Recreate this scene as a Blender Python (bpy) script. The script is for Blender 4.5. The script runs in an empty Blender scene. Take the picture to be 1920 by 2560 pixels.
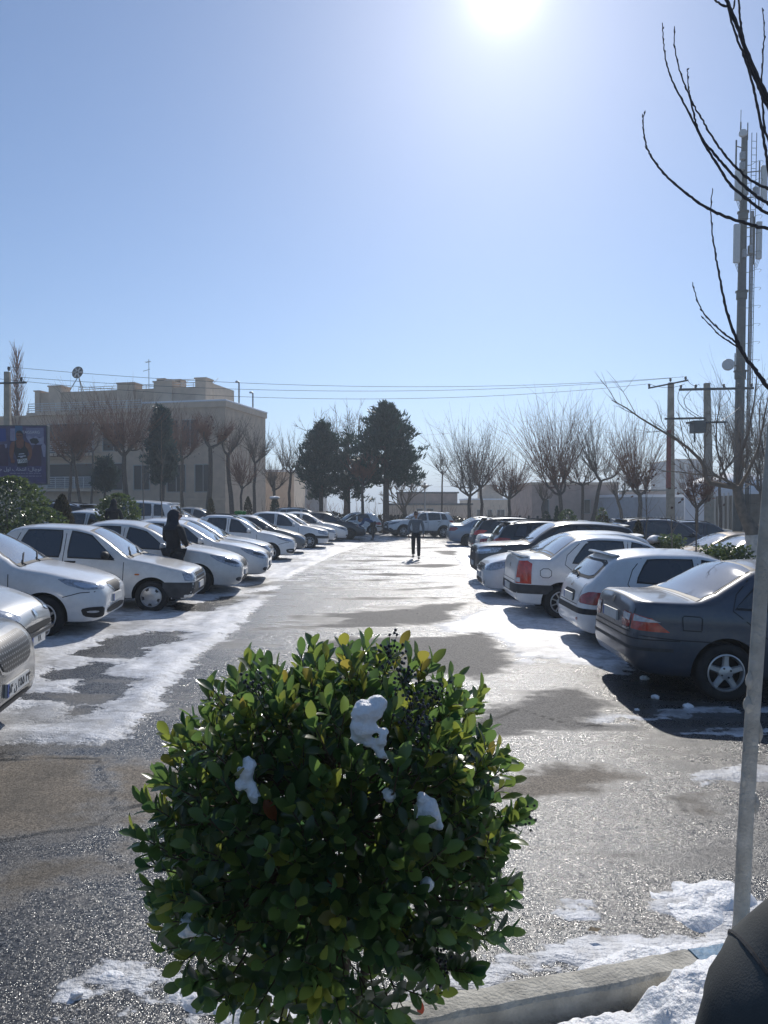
import bpy, bmesh, math, random
import numpy as np
from mathutils import Vector, Matrix, noise
from mathutils.bvhtree import BVHTree
from mathutils.geometry import delaunay_2d_cdt

scene = bpy.context.scene
C = scene.collection
PI = math.pi
R = math.radians
# ---------------------------------------------------------------- camera
F, CX, CY, HC = 1850.0, 960.0, 1262.0, 1.95      # focal length in px of the 1920x2560 photo, horizon row, eye height
cam = bpy.data.cameras.new('camera')
cam.sensor_fit = 'VERTICAL'; cam.sensor_height = 36.0; cam.lens = F / 2560.0 * 36.0
cam.clip_start = 0.05; cam.clip_end = 12000.0
cam_o = bpy.data.objects.new('camera', cam); C.objects.link(cam_o)
cam_o.location = (0, 0, HC)
cam_o.rotation_euler = (R(90) - math.atan((1280 - CY) / F), 0, 0)
scene.camera = cam_o
# ---------------------------------------------------------------- sky, sun, exposure
SUN_AZ, SUN_EL = R(9.2), R(34.5)                 # azimuth to the right of +Y
w = bpy.data.worlds.new('World'); scene.world = w; w.use_nodes = True
nt = w.node_tree; nt.nodes.clear()
sky = nt.nodes.new('ShaderNodeTexSky'); sky.sky_type = 'NISHITA'; sky.sun_disc = False
sky.sun_elevation = SUN_EL; sky.sun_rotation = SUN_AZ
sky.altitude = 1700; sky.air_density = 1.03; sky.dust_density = 1.05; sky.ozone_density = 4.7
bg = nt.nodes.new('ShaderNodeBackground'); bg.inputs[1].default_value = 0.092
wo = nt.nodes.new('ShaderNodeOutputWorld')
nt.links.new(sky.outputs[0], bg.inputs[0])
# the aureole round the sun (the sky texture's own disc is off): brightness by angle from the sun's direction
def _wn(t, op=None, **kw):
    n = nt.nodes.new(t)
    if op: n.operation = op
    return n
_tc = _wn('ShaderNodeTexCoord'); _nm = _wn('ShaderNodeVectorMath', 'NORMALIZE'); nt.links.new(_tc.outputs['Generated'], _nm.inputs[0])
_dp = _wn('ShaderNodeVectorMath', 'DOT_PRODUCT'); nt.links.new(_nm.outputs[0], _dp.inputs[0])
_dp.inputs[1].default_value = (math.sin(SUN_AZ) * math.cos(SUN_EL), math.cos(SUN_AZ) * math.cos(SUN_EL), math.sin(SUN_EL))
_cl = _wn('ShaderNodeMath', 'MINIMUM'); nt.links.new(_dp.outputs['Value'], _cl.inputs[0]); _cl.inputs[1].default_value = 1.0
_ac = _wn('ShaderNodeMath', 'ARCCOSINE'); nt.links.new(_cl.outputs[0], _ac.inputs[0])
def _lobe(amp, width, power):
    a = _wn('ShaderNodeMath', 'DIVIDE'); nt.links.new(_ac.outputs[0], a.inputs[0]); a.inputs[1].default_value = R(width)
    b = _wn('ShaderNodeMath', 'POWER'); nt.links.new(a.outputs[0], b.inputs[0]); b.inputs[1].default_value = power
    c = _wn('ShaderNodeMath', 'MULTIPLY'); nt.links.new(b.outputs[0], c.inputs[0]); c.inputs[1].default_value = -1
    d = _wn('ShaderNodeMath', 'EXPONENT'); nt.links.new(c.outputs[0], d.inputs[0])
    e = _wn('ShaderNodeMath', 'MULTIPLY'); nt.links.new(d.outputs[0], e.inputs[0]); e.inputs[1].default_value = amp
    return e
_g1, _g2 = _lobe(1.5, 1.25, 1.3), _lobe(.30, 5.0, 1.0)
_sm = _wn('ShaderNodeMath', 'ADD'); nt.links.new(_g1.outputs[0], _sm.inputs[0]); nt.links.new(_g2.outputs[0], _sm.inputs[1])
_bg2 = _wn('ShaderNodeBackground'); _bg2.inputs[0].default_value = (1.0, .97, .96, 1); nt.links.new(_sm.outputs[0], _bg2.inputs[1])
_as = _wn('ShaderNodeAddShader'); nt.links.new(bg.outputs[0], _as.inputs[0]); nt.links.new(_bg2.outputs[0], _as.inputs[1]); nt.links.new(_as.outputs[0], wo.inputs[0])
sl = bpy.data.lights.new('sun', 'SUN'); sl.energy = 2.9; sl.angle = R(0.53); sl.color = (1.0, 0.95, 0.88)
so = bpy.data.objects.new('sun', sl); C.objects.link(so)
sdir = Vector((math.sin(SUN_AZ) * math.cos(SUN_EL), math.cos(SUN_AZ) * math.cos(SUN_EL), math.sin(SUN_EL)))
so.rotation_euler = sdir.to_track_quat('Z', 'Y').to_euler()
so.location = sdir * 60
vs = scene.view_settings
vs.view_transform = 'Standard'; vs.look = 'None'; vs.exposure = 0.38; vs.gamma = 1.0; vs.use_curve_mapping = False
scene.cycles.max_bounces = 6; scene.cycles.diffuse_bounces = 3; scene.cycles.glossy_bounces = 3
scene.cycles.transmission_bounces = 4; scene.cycles.transparent_max_bounces = 6; scene.cycles.volume_bounces = 0
scene.cycles.sample_clamp_indirect = 4.0; scene.cycles.caustics_reflective = False; scene.cycles.caustics_refractive = False
scene.cycles.use_denoising = True

# ---------------------------------------------------------------- helpers
SLOPE = 0.03
def gz(x, y=0.0):
    """Height of the ground: the lot falls gently to the right, the land beyond it drops to the city."""
    x = np.clip(x, -40, 40); y = np.asarray(y, float)
    z = -SLOPE * x
    t = np.clip((y - 56) / 420.0, 0, 1)
    z = z * (1 - t) - 46 * (t * t * (3 - 2 * t))
    return z if np.ndim(z) else float(z)
def P(px, py, d):
    """Point at depth d metres seen at photo pixel (px, py)."""
    return Vector(((px - CX) / F * d, d, HC + (CY - py) / F * d))
def G(px, py):
    """Point of the lot seen at photo pixel (px, py)."""
    a, b = (px - CX) / F, (CY - py) / F
    d = HC / (-b - SLOPE * a)
    return (a * d, d)
def at(px, d):
    x = (px - CX) / F * d
    return Vector((x, d, gz(x, d)))
def smooth(me, ang=40):
    for p in me.polygons: p.use_smooth = True
    me.set_sharp_from_angle(angle=R(ang))
def link(name, me, parent=None, mat=None, smooth_ang=None):
    o = bpy.data.objects.new(name, me); C.objects.link(o)
    if mat is not None:
        for m in (mat if isinstance(mat, (list, tuple)) else [mat]): me.materials.append(m)
    if parent is not None: o.parent = parent
    if smooth_ang: smooth(me, smooth_ang)
    return o
def mesh(name, vs_, fs_, parent=None, mat=None, sm=None, mi=None):
    me = bpy.data.meshes.new(name); me.from_pydata([tuple(v) for v in vs_], [], fs_); me.update()
    o = link(name, me, parent, mat, sm)
    if mi is not None: me.polygons.foreach_set('material_index', mi)
    return o
def bmobj(name, bm, parent=None, mat=None, sm=None):
    bmesh.ops.recalc_face_normals(bm, faces=bm.faces)
    me = bpy.data.meshes.new(name); bm.to_mesh(me); bm.free()
    return link(name, me, parent, mat, sm)
def tag(o, label=None, cat=None, group=None, kind=None):
    for k, v in (('label', label), ('category', cat), ('group', group), ('kind', kind)):
        if v: o[k] = v
    return o
def empty(name, loc, rz=0.0, label=None, cat=None, group=None):
    o = bpy.data.objects.new(name, None); C.objects.link(o); o.empty_display_size = 0.2
    o.location = loc; o.rotation_euler = (0, 0, rz)
    return tag(o, label, cat, group)
def copy_tree(o, parent=None):
    c = o.copy(); C.objects.link(c)
    if parent is not None: c.parent = parent
    for ch in o.children: copy_tree(ch, c)
    return c
class MB:
    """Collects boxes, tubes, lathes and loose faces into one mesh."""
    def __init__(s): s.v = []; s.f = []; s.mi = []
    def add(s, vs_, fs_, mi=0):
        k = len(s.v); s.v += [tuple(v) for v in vs_]; s.f += [tuple(i + k for i in f) for f in fs_]; s.mi += [mi] * len(fs_)
    def box(s, x0, x1, y0, y1, z0, z1, mi=0, rz=0, org=(0, 0, 0)):
        c, n = math.cos(rz), math.sin(rz)
        pts = [(x, y, z) for z in (z0, z1) for x, y in ((x0, y0), (x1, y0), (x1, y1), (x0, y1))]
        pts = [(org[0] + x * c - y * n, org[1] + x * n + y * c, org[2] + z) for x, y, z in pts]
        s.add(pts, [(0, 3, 2, 1), (4, 5, 6, 7), (0, 1, 5, 4), (1, 2, 6, 5), (2, 3, 7, 6), (3, 0, 4, 7)], mi)
    def tube(s, pts, rad, n=6, cap=True, mi=0):
        pts = [Vector(p) for p in pts]
        if not hasattr(rad, '__len__'): rad = [rad] * len(pts)
        vs_, fs_ = [], []
        up = None
        for i, p in enumerate(pts):
            t = (pts[min(i + 1, len(pts) - 1)] - pts[max(i - 1, 0)])
            if t.length < 1e-9: t = Vector((0, 0, 1))
            t.normalize()
            if up is None: up = t.orthogonal().normalized()
            up = up - t * up.dot(t)
            if up.length < 1e-6: up = t.orthogonal()
            up.normalize()
            b = t.cross(up)
            for k in range(n):
                a = 2 * PI * k / n
                vs_.append(p + (up * math.cos(a) + b * math.sin(a)) * rad[i])
        for i in range(len(pts) - 1):
            for k in range(n):
                k2 = (k + 1) % n
                fs_.append((i * n + k, i * n + k2, (i + 1) * n + k2, (i + 1) * n + k))
        if cap:
            fs_.append(tuple(range(n))[::-1]); fs_.append(tuple((len(pts) - 1) * n + k for k in range(n)))
        s.add(vs_, fs_, mi)
    def lathe(s, prof, n=24, M=None, mi=0, closed=False):
        """prof: (radius, height) pairs turned about local Z."""
        vs_, fs_ = [], []
        for r, h in prof:
            for k in range(n):
                a = 2 * PI * k / n
                v = Vector((r * math.cos(a), r * math.sin(a), h)); vs_.append(M @ v if M else v)
        m = len(prof)
        for i in range(m if closed else m - 1):
            j = (i + 1) % m
            for k in range(n):
                k2 = (k + 1) % n
                fs_.append((i * n + k, i * n + k2, j * n + k2, j * n + k))
        s.add(vs_, fs_, mi)
    def build(s, name, mat=None, parent=None, sm=None):
        o = mesh(name, s.v, s.f, parent, mat, sm)
        if len(set(s.mi)) > 1: o.data.polygons.foreach_set('material_index', s.mi)
        return o
def bevel(o, width, seg=2):
    m = o.modifiers.new('bevel', 'BEVEL'); m.width = width; m.segments = seg; m.limit_method = 'ANGLE'
    return o
# ---------------------------------------------------------------- materials
def N(nt_, t, **kw):
    n = nt_.nodes.new(t)
    for k, v in kw.items(): setattr(n, k, v)
    return n
def mat(name, col, rough=0.6, metal=0.0, var=0.0, scale=6.0, bump=0.0, bscale=40.0, coat=0.0, spec=0.5, col2=None,
        trans=0.0, coords='Object', detail=5.0, stretch=None, alpha=1.0, subs=0.0):
    m = bpy.data.materials.new(name); m.use_nodes = True
    t = m.node_tree; b = t.nodes['Principled BSDF']; L = t.links.new
    c4 = (*col, 1)
    b.inputs['Base Color'].default_value = c4; b.inputs['Roughness'].default_value = rough
    b.inputs['Metallic'].default_value = metal; b.inputs['Specular IOR Level'].default_value = spec
    if coat: b.inputs['Coat Weight'].default_value = coat; b.inputs['Coat Roughness'].default_value = 0.06
    if trans: b.inputs['Transmission Weight'].default_value = trans
    tc = N(t, 'ShaderNodeTexCoord'); vec = tc.outputs[coords]
    if stretch:
        mp = N(t, 'ShaderNodeMapping'); mp.inputs['Scale'].default_value = stretch; L(vec, mp.inputs[0]); vec = mp.outputs[0]
    if var or col2:
        n = N(t, 'ShaderNodeTexNoise'); n.inputs['Scale'].default_value = scale; n.inputs['Detail'].default_value = detail
        L(vec, n.inputs['Vector'])
        mr = N(t, 'ShaderNodeMapRange'); mr.inputs[1].default_value = 0.3; mr.inputs[2].default_value = 0.7
        L(n.outputs['Fac'], mr.inputs[0])
        mx = N(t, 'ShaderNodeMix', data_type='RGBA'); L(mr.outputs[0], mx.inputs['Factor'])
        if col2: mx.inputs[6].default_value = c4; mx.inputs[7].default_value = (*col2, 1)
        else:
            mx.inputs[6].default_value = tuple(max(0, v * (1 - var)) for v in col) + (1,)
            mx.inputs[7].default_value = tuple(min(1, v * (1 + var)) for v in col) + (1,)
        L(mx.outputs[2], b.inputs['Base Color'])
    if bump:
        n2 = N(t, 'ShaderNodeTexNoise'); n2.inputs['Scale'].default_value = bscale; n2.inputs['Detail'].default_value = 4
        L(vec, n2.inputs['Vector'])
        bp = N(t, 'ShaderNodeBump'); bp.inputs['Strength'].default_value = bump; bp.inputs['Distance'].default_value = 0.02
        L(n2.outputs['Fac'], bp.inputs['Height']); L(bp.outputs[0], b.inputs['Normal'])
    return m
# ---------------------------------------------------------------- the setting: lot, terrain, kerb, snow
def crop(pts, x0, y0, k): return [(x0 + a * k, y0 + b * k) for a, b in pts]
def c6(*p): return crop(p, 0, 1420, .205)
def c8(*p): return crop(p, 600, 1380, .434)
def c2(*p): return crop(p, 1100, 1220, .494)
def cR(*p): return crop(p, 1000, 1860, .5546)
def cL(*p): return crop(p, 0, 1780, .3526)
def cM(*p): return crop(p, 200, 1270, .3376)
def dd(*p): return crop(p, 0, 0, 1.1573)
SNOW = [
 dd((-420,1640),(-20,1612),(120,1603),(225,1615),(290,1580),(345,1540),(350,1500),(395,1455),(440,1410),(480,1385),(530,1345),(560,1310),(590,1280),(640,1240),(720,1200),(790,1175),(700,1165),(500,1180),(200,1240),(-200,1330),(-500,1500)),
 c2((0,690),(250,600),(180,560),(150,480),(120,420),(60,330),(30,270),(500,270),(760,500),(760,700),(1000,900),(950,960),(760,900),(560,870),(400,890),(330,800),(250,740),(0,730)),
 c2((670,1190),(800,1140),(1050,1160),(1200,1110),(1560,1100),(1800,1090),(1800,1150),(1560,1130),(1040,1190),(900,1200)),
 c2((1250,1244),(1560,1226),(1800,1230),(1560,1260)),
 cR((1060,212),(1150,203),(1130,220)), cR((1270,200),(1420,188),(1430,205),(1310,222)), cR((1380,155),(1450,115),(1570,105),(1800,110),(1800,165),(1570,160)),
 cR((1020,760),(1150,660),(1280,620),(1400,605),(1530,640),(1660,640),(1660,760),(1400,840),(1270,815),(1120,775)),
 cR((-200,1280),(90,1140),(220,1080),(330,1010),(400,975),(560,950),(640,890),(800,885),(1000,865),(1300,885),(1700,840),(1700,940),(1340,950),(1000,1030),(600,1110),(200,1190)),
 cR((600,800),(700,735),(850,755),(910,800),(740,835),(640,838)),
 cL((670,1900),(740,1835),(880,1815),(1000,1845),(1045,1910),(1000,1955),(900,1965),(760,1965)), cL((500,2050),(540,2025),(572,2045),(550,2070)),
 cL((905,1985),(1000,1955),(1095,1985),(1030,2040),(960,2040)),
 cL((1190,2010),(1300,1900),(1418,1850),(1800,1880),(2300,1990),(2300,2350),(1700,2330),(1250,2170)),
]
HOLES = [
 c6((450,1390),(700,1260),(1000,1200),(1100,1130),(1250,1150),(1320,1200),(1280,1290),(1640,1370),(1620,1460),(1400,1590),(1200,1690),(800,1660),(720,1600),(230,1610),(260,1530),(640,1520),(900,1560),(930,1390),(880,1340),(640,1380)),
 c6((870,1040),(1000,970),(1300,870),(1659,800),(2200,800),(2300,880),(1800,960),(1659,1130),(1200,1110)),
 c6((480,1880),(900,1700),(1300,1660),(1180,1760),(800,1860)), c6((130,1735),(250,1690),(400,1700),(300,1735)),
 cM((640,725),(920,700),(1100,650),(1250,660),(960,770),(760,770)), cM((1200,635),(1480,600),(1560,640),(1300,650)),
 cM((1340,560),(1600,520),(1700,545),(1450,580)),
]
DRY = [
 c8((160,380),(460,360),(880,330),(1060,300),(1340,290),(1340,310),(1200,350),(1280,390),(1230,405),(900,430),(560,441),(80,446),(300,425),(560,408),(600,385),(440,375)),
 c8((420,520),(590,488),(1000,490),(1300,470),(1400,465),(1500,520),(1580,600),(1560,700),(1400,745),(1210,720),(1000,760),(500,640)),
 c8((500,269),(700,261),(1240,261),(1150,274),(600,277)), c8((830,223),(1000,205),(1280,194),(1200,209),(900,226)),
 c8((530,165),(750,157),(950,157),(800,171)), c8((620,128),(850,121),(1120,131),(870,140)),
 c8((680,80),(1000,74),(1150,67),(1290,74),(1150,94),(950,85)), c8((680,25),(900,19),(1100,25),(900,33)),
 c8((1100,-8),(1260,-8),(1250,18),(1160,15)), c8((800,182),(1150,174),(1100,186)), c8((500,50),(800,44),(1000,50),(700,57)),
 c8((0,205),(130,180),(190,190),(20,222)), c8((70,241),(150,227),(230,234),(150,246)),
 c8((900,-22),(1100,-28),(1250,-24),(1000,-18)), c8((500,100),(700,96),(900,101),(700,107)),
 c2((250,1110),(480,1050),(700,1010),(900,1090),(800,1190),(1000,1210),(500,1250),(100,1260),(0,1180)),
 cR((300,160),(520,150),(700,80),(900,95),(1080,160),(920,232),(800,247),(600,265),(300,270)),
 cR((1240,245),(1330,213),(1415,213),(1400,290),(1435,330),(1370,348),(1290,312)),
 cL((-400,360),(-50,335),(300,305),(680,350),(720,500),(780,600),(760,740),(640,825),(300,865),(-50,935),(-400,960)),
 cL((690,365),(850,395),(1150,330),(1300,600),(1150,760),(950,900),(935,1080),(830,1095),(780,960),(760,780),(800,600)),
 cL((100,1160),(500,1040),(700,1010),(760,1060),(500,1130),(250,1260),(0,1420),(-100,1300)),
]
BROWN = [DRY[-1], DRY[-2], DRY[-3], DRY[-4], DRY[-5]]
CRACK = [cL((-400,360),(0,347),(300,338),(700,338)), cL((690,350),(720,480),(790,560),(800,680),(830,705),(970,668),(1100,640)),
         cL((-400,980),(0,925),(300,862),(640,830),(750,750)), cL((660,930),(780,1040),(870,1110),(960,1220),(1060,1265),(1300,1300)),
         cR((1140,205),(1240,245),(1290,312),(1370,350),(1540,385),(1700,400)), cR((560,790),(640,832),(740,835),(910,790)), c8((900,322),(1100,375),(1250,405),(1480,425)), c2((100,1240),(400,1120),(620,1190),(900,1215)), c8((420,520),(700,560),(1000,640),(1210,720)), cR((540,480),(700,470),(900,520),(1100,500))]
def gpoly(p): return np.array([G(*q) for q in p])
def seg_dist(X, Y, p, closed=True):
    d = np.full(X.shape, 1e9); n = len(p)
    for i in range(n if closed else n - 1):
        a, b = p[i], p[(i + 1) % n]; e = b - a; l2 = max(1e-9, e @ e)
        t = np.clip(((X - a[0]) * e[0] + (Y - a[1]) * e[1]) / l2, 0, 1)
        d = np.minimum(d, np.hypot(X - a[0] - t * e[0], Y - a[1] - t * e[1]))
    return d
def sdf(X, Y, p):
    ins = np.zeros(X.shape, bool); n = len(p)
    for i in range(n):
        (x1, y1), (x2, y2) = p[i], p[(i + 1) % n]
        if y1 == y2: continue
        ins ^= ((y1 > Y) != (y2 > Y)) & (X < (x2 - x1) * (Y - y1) / (y2 - y1) + x1)
    return np.where(ins, 1, -1) * seg_dist(X, Y, p)
def field(X, Y, polys):
    v = np.full(X.shape, -2.0)
    for p in polys: v = np.maximum(v, sdf(X, Y, gpoly(p)))
    return np.clip(v, -2, 2)
def vnoise(X, Y, s, seed=0):
    """Smooth value noise on arrays."""
    rng = np.random.RandomState(seed); T = rng.rand(256, 256)
    x, y = X * s, Y * s; i, j = np.floor(x).astype(int), np.floor(y).astype(int); u, v = x - i, y - j
    u = u * u * (3 - 2 * u); v = v * v * (3 - 2 * v); g = lambda a, b: T[a % 256, b % 256]
    return (g(i, j) * (1 - u) + g(i + 1, j) * u) * (1 - v) + (g(i, j + 1) * (1 - u) + g(i + 1, j + 1) * u) * v - 0.5
def kerb_line(x): return 2.62 + (x - 0.2) * (0.33 / 1.05)
def make_lot():
    xs = np.concatenate([np.linspace(-45, -12, 12), np.linspace(-11, -6.2, 22), np.arange(-6, 5.01, 0.06), np.linspace(5.3, 12, 24), np.linspace(14, 45, 11)])
    ys = np.concatenate([[-6, -2, 0, 1.2, 1.7], np.geomspace(2.0, 52, 270)])
    X, Y = np.meshgrid(xs, ys)
    sn = field(X, Y, SNOW); ho = field(X, Y, HOLES); sn = np.minimum(sn, -ho * 1.0 + 0.0 * sn)
    dr = field(X, Y, DRY); br = field(X, Y, BROWN)
    cr = np.full(X.shape, 2.0)
    for p in CRACK: cr = np.minimum(cr, seg_dist(X, Y, gpoly(p), False))
    # the far aisle is ice and slush: snow and bare wet stripes alternate
    far = np.clip((Y - 9) / 12, 0, 1) * np.clip(1 - np.abs(X) / 9, 0, 1)
    sn = np.maximum(sn, np.where(Y > 9, -0.22 + 0.25 * far, -2))
    sn = np.where((Y > 12) & (np.abs(X) > 5.5), np.maximum(sn, -0.05), sn)
    Z = gz(X, Y)
    h = np.clip(sn / 0.22, 0, 1); h = h * h * (3 - 2 * h) * np.clip(-dr / 0.2 + .3, 0, 1)
    Z = Z + h * (0.022 + 0.03 * vnoise(X, Y, 4, 1) + 0.018 * vnoise(X, Y, 11, 2)) + 0.006 * vnoise(X, Y, 1.3, 3)
    # the planting bed on our side of the kerb is cut out by lowering the sheet
    ny, nx = X.shape
    v = np.stack([X, Y, Z], -1).reshape(-1, 3)
    idx = np.arange(ny * nx).reshape(ny, nx)
    f = np.stack([idx[:-1, :-1], idx[:-1, 1:], idx[1:, 1:], idx[1:, :-1]], -1).reshape(-1, 4)
    me = bpy.data.meshes.new('asphalt'); me.from_pydata(v.tolist(), [], f.tolist())
    for nm, a in (('snow', sn), ('dry', dr), ('brown', br), ('crack', cr)):
        at_ = me.attributes.new(nm, 'FLOAT', 'POINT'); at_.data.foreach_set('value', a.ravel().astype(np.float32))
    for p in me.polygons: p.use_smooth = True
    o = link('asphalt', me, None, asphalt_mat()); tag(o, kind='structure')
    return o
def asphalt_mat():
    m = bpy.data.materials.new('asphalt_snow'); m.use_nodes = True
    t = m.node_tree; L = t.links.new; b = t.nodes['Principled BSDF']; out = t.nodes['Material Output']
    geo = N(t, 'ShaderNodeNewGeometry'); pos = geo.outputs['Position']
    def attr(n): return N(t, 'ShaderNodeAttribute', attribute_name=n).outputs['Fac']
    def math_(op, a, b_, c=None, clamp=False):
        n = N(t, 'ShaderNodeMath', operation=op, use_clamp=clamp)
        for i, q in enumerate((a, b_, c)):
            if q is None: continue
            if isinstance(q, (int, float)): n.inputs[i].default_value = q
            else: L(q, n.inputs[i])
        return n.outputs[0]
    def noise_(s, det=4, rough=.55, vec=pos):
        n = N(t, 'ShaderNodeTexNoise'); n.inputs['Scale'].default_value = s; n.inputs['Detail'].default_value = det; n.inputs['Roughness'].default_value = rough
        L(vec, n.inputs['Vector']); return n.outputs['Fac']
    def ramp(v, a, b_):
        n = N(t, 'ShaderNodeMapRange', interpolation_type='SMOOTHSTEP'); n.inputs[1].default_value = a; n.inputs[2].default_value = b_
        L(v, n.inputs[0]); return n.outputs[0]
    def mixc(f, a, b_):
        n = N(t, 'ShaderNodeMix', data_type='RGBA')
        if isinstance(f, (int, float)): n.inputs[0].default_value = f
        else: L(f, n.inputs[0])
        for i, q in ((6, a), (7, b_)):
            if isinstance(q, tuple): n.inputs[i].default_value = (*q, 1)
            else: L(q, n.inputs[i])
        return n.outputs[2]
    def mixf(f, a, b_):
        n = N(t, 'ShaderNodeMix'); L(f, n.inputs[0])
        for i, q in ((2, a), (3, b_)):
            if isinstance(q, (int, float)): n.inputs[i].default_value = q
            else: L(q, n.inputs[i])
        return n.outputs[0]
    edge = math_('MULTIPLY_ADD', noise_(2.2, 6, .62), 1.0, -0.5)
    edge2 = math_('MULTIPLY_ADD', noise_(11, 5, .68), 0.62, -0.31)
    mpg = N(t, 'ShaderNodeMapping'); mpg.inputs['Scale'].default_value = (.55, 2.1, 1); L(pos, mpg.inputs[0])
    edge3 = math_('MULTIPLY_ADD', noise_(1.7, 5, .6, mpg.outputs[0]), 1.1, -0.55)
    e = math_('ADD', math_('ADD', edge, edge2), edge3)
    snow = ramp(math_('MULTIPLY_ADD', e, 0.55, attr('snow')), -0.02, 0.03)
    thin = ramp(math_('MULTIPLY_ADD', e, 0.9, attr('snow')), 0.0, 0.55)            # thick snow is whiter than the thin ice
    dry = ramp(math_('MULTIPLY_ADD', e, 0.62, attr('dry')), -0.14, 0.20)
    brown = ramp(math_('MULTIPLY_ADD', e, 0.5, attr('brown')), -0.1, 0.2)
    damp = ramp(math_('ADD', noise_(.55, 6, .62), math_('MULTIPLY_ADD', noise_(1.3, 5, .6, mpg.outputs[0]), .5, -.25)), 0.50, 0.66)
    dry = math_('MAXIMUM', dry, math_('MULTIPLY', damp, 0.55))
    snow = math_('MULTIPLY', snow, math_('SUBTRACT', 1.0, dry))
    crack = ramp(math_('MULTIPLY_ADD', e, 0.014, attr('crack')), 0.036, 0.016)
    stain = ramp(noise_(0.9, 5, .6), 0.42, 0.62)
    vor = N(t, 'ShaderNodeTexVoronoi'); vor.inputs['Scale'].default_value = 90; L(pos, vor.inputs['Vector'])
    grain = vor.outputs['Color']
    sep = N(t, 'ShaderNodeSeparateColor'); L(grain, sep.inputs[0])
    g1 = sep.outputs[0]
    wetc = mixc(g1, (0.008, 0.009, 0.010), (0.105, 0.108, 0.108))
    wetc = mixc(math_('MULTIPLY', stain, 0.6), wetc, (0.05, 0.044, 0.036))
    dryc = mixc(g1, (0.045, 0.043, 0.040), (0.21, 0.195, 0.175))
    brc = mixc(g1, (0.105, 0.086, 0.064), (0.27, 0.225, 0.17))
    brc = mixc(stain, brc, mixc(0.55, brc, (0.06, 0.055, 0.045)))
    base = mixc(dry, wetc, dryc); base = mixc(brown, base, brc)
    base = mixc(crack, base, (0.012, 0.011, 0.010))
    dirt = ramp(noise_(7, 6, .7), 0.35, 0.75)
    snc = mixc(dirt, (0.84, 0.84, 0.85), (0.48, 0.47, 0.45))
    snc2 = mixc(thin, mixc(dirt, (0.74, 0.75, 0.77), (0.36, 0.355, 0.35)), snc)
    col = mixc(snow, base, snc2); L(col, b.inputs['Base Color'])
    rw = mixf(dry, mixf(g1, 0.15, 0.38), 0.75); rw = mixf(snow, rw, 0.45); L(rw, b.inputs['Roughness'])
    b.inputs['Specular IOR Level'].default_value = 0.5
    sp = mixf(dry, 0.55, 0.3); L(sp, b.inputs['Specular IOR Level'])
    # bumps: stone grains on the asphalt, crystals and wind ripples on the snow
    v2 = N(t, 'ShaderNodeTexVoronoi'); v2.inputs['Scale'].default_value = 170; L(pos, v2.inputs['Vector'])
    bp = N(t, 'ShaderNodeBump'); bp.inputs['Strength'].default_value = 0.3; bp.inputs['Distance'].default_value = 0.006
    hh = math_('MULTIPLY_ADD', noise_(260, 2), 0.5, v2.outputs['Distance']); L(hh, bp.inputs['Height'])
    bs = N(t, 'ShaderNodeBump'); bs.inputs['Strength'].default_value = 0.6; bs.inputs['Distance'].default_value = 0.03
    L(math_('MULTIPLY_ADD', noise_(60, 3), 0.4, noise_(10, 5, .65, mpg.outputs[0])), bs.inputs['Height'])
    # the water film on each stone tilts its own way: that is what glitters
    vf = N(t, 'ShaderNodeTexVoronoi'); vf.inputs['Scale'].default_value = 210; L(pos, vf.inputs['Vector'])
    sb = N(t, 'ShaderNodeVectorMath', operation='SUBTRACT'); L(vf.outputs['Color'], sb.inputs[0]); sb.inputs[1].default_value = (.5, .5, .5)
    sc = N(t, 'ShaderNodeVectorMath', operation='MULTIPLY'); L(sb.outputs[0], sc.inputs[0]); sc.inputs[1].default_value = (.52, .52, .2)
    ad = N(t, 'ShaderNodeVectorMath', operation='ADD'); L(bp.outputs[0], ad.inputs[0]); L(sc.outputs[0], ad.inputs[1])
    no = N(t, 'ShaderNodeVectorMath', operation='NORMALIZE'); L(ad.outputs[0], no.inputs[0]); bp = no
    mn = N(t, 'ShaderNodeMix', data_type='VECTOR'); L(snow, mn.inputs[0]); L(bp.outputs[0], mn.inputs[4]); L(bs.outputs[0], mn.inputs[5])
    be = N(t, 'ShaderNodeBump'); be.inputs['Strength'].default_value = 0.45; be.inputs['Distance'].default_value = 0.035
    L(ramp(math_('MULTIPLY_ADD', e, 0.55, attr('snow')), -0.03, 0.16), be.inputs['Height']); L(mn.outputs[1], be.inputs['Normal'])
    L(be.outputs[0], b.inputs['Normal'])
    return m
make_lot()
def make_terrain():
    xs = np.concatenate([-np.geomspace(3000, 40, 22), np.linspace(-30, 30, 13), np.geomspace(40, 3000, 22)])
    ys = np.concatenate([[-400, -60, -8], np.linspace(0, 60, 13), np.geomspace(70, 6000, 40)])
    X, Y = np.meshgrid(xs, ys); Z = gz(X, Y) - 0.35 + 1.5 * np.clip((Y - 90) / 200, 0, 1) * vnoise(X, Y, .03, 5)
    ny, nx = X.shape; idx = np.arange(ny * nx).reshape(ny, nx)
    f = np.stack([idx[:-1, :-1], idx[:-1, 1:], idx[1:, 1:], idx[1:, :-1]], -1).reshape(-1, 4)
    o = mesh('terrain', np.stack([X, Y, Z], -1).reshape(-1, 3).tolist(), f.tolist(), None,
             mat('terrain', (0.16, 0.14, 0.11), 0.9, col2=(0.42, 0.42, 0.43), scale=.03, coords='Object'))
    tag(o, kind='structure')
make_terrain()
M_conc = mat('concrete', (0.47, 0.44, 0.37), 0.85, var=.3, scale=9, bump=.5, bscale=70)
M_blue = mat('blue_kerb_paint', (0.10, 0.22, 0.34), 0.6, var=.3, scale=20, bump=.3, bscale=60)
M_snow = mat('snow_heap', (.90, .90, .90), 0.5, col2=(.78, .78, .78), scale=9, bump=.7, bscale=45)
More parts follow.
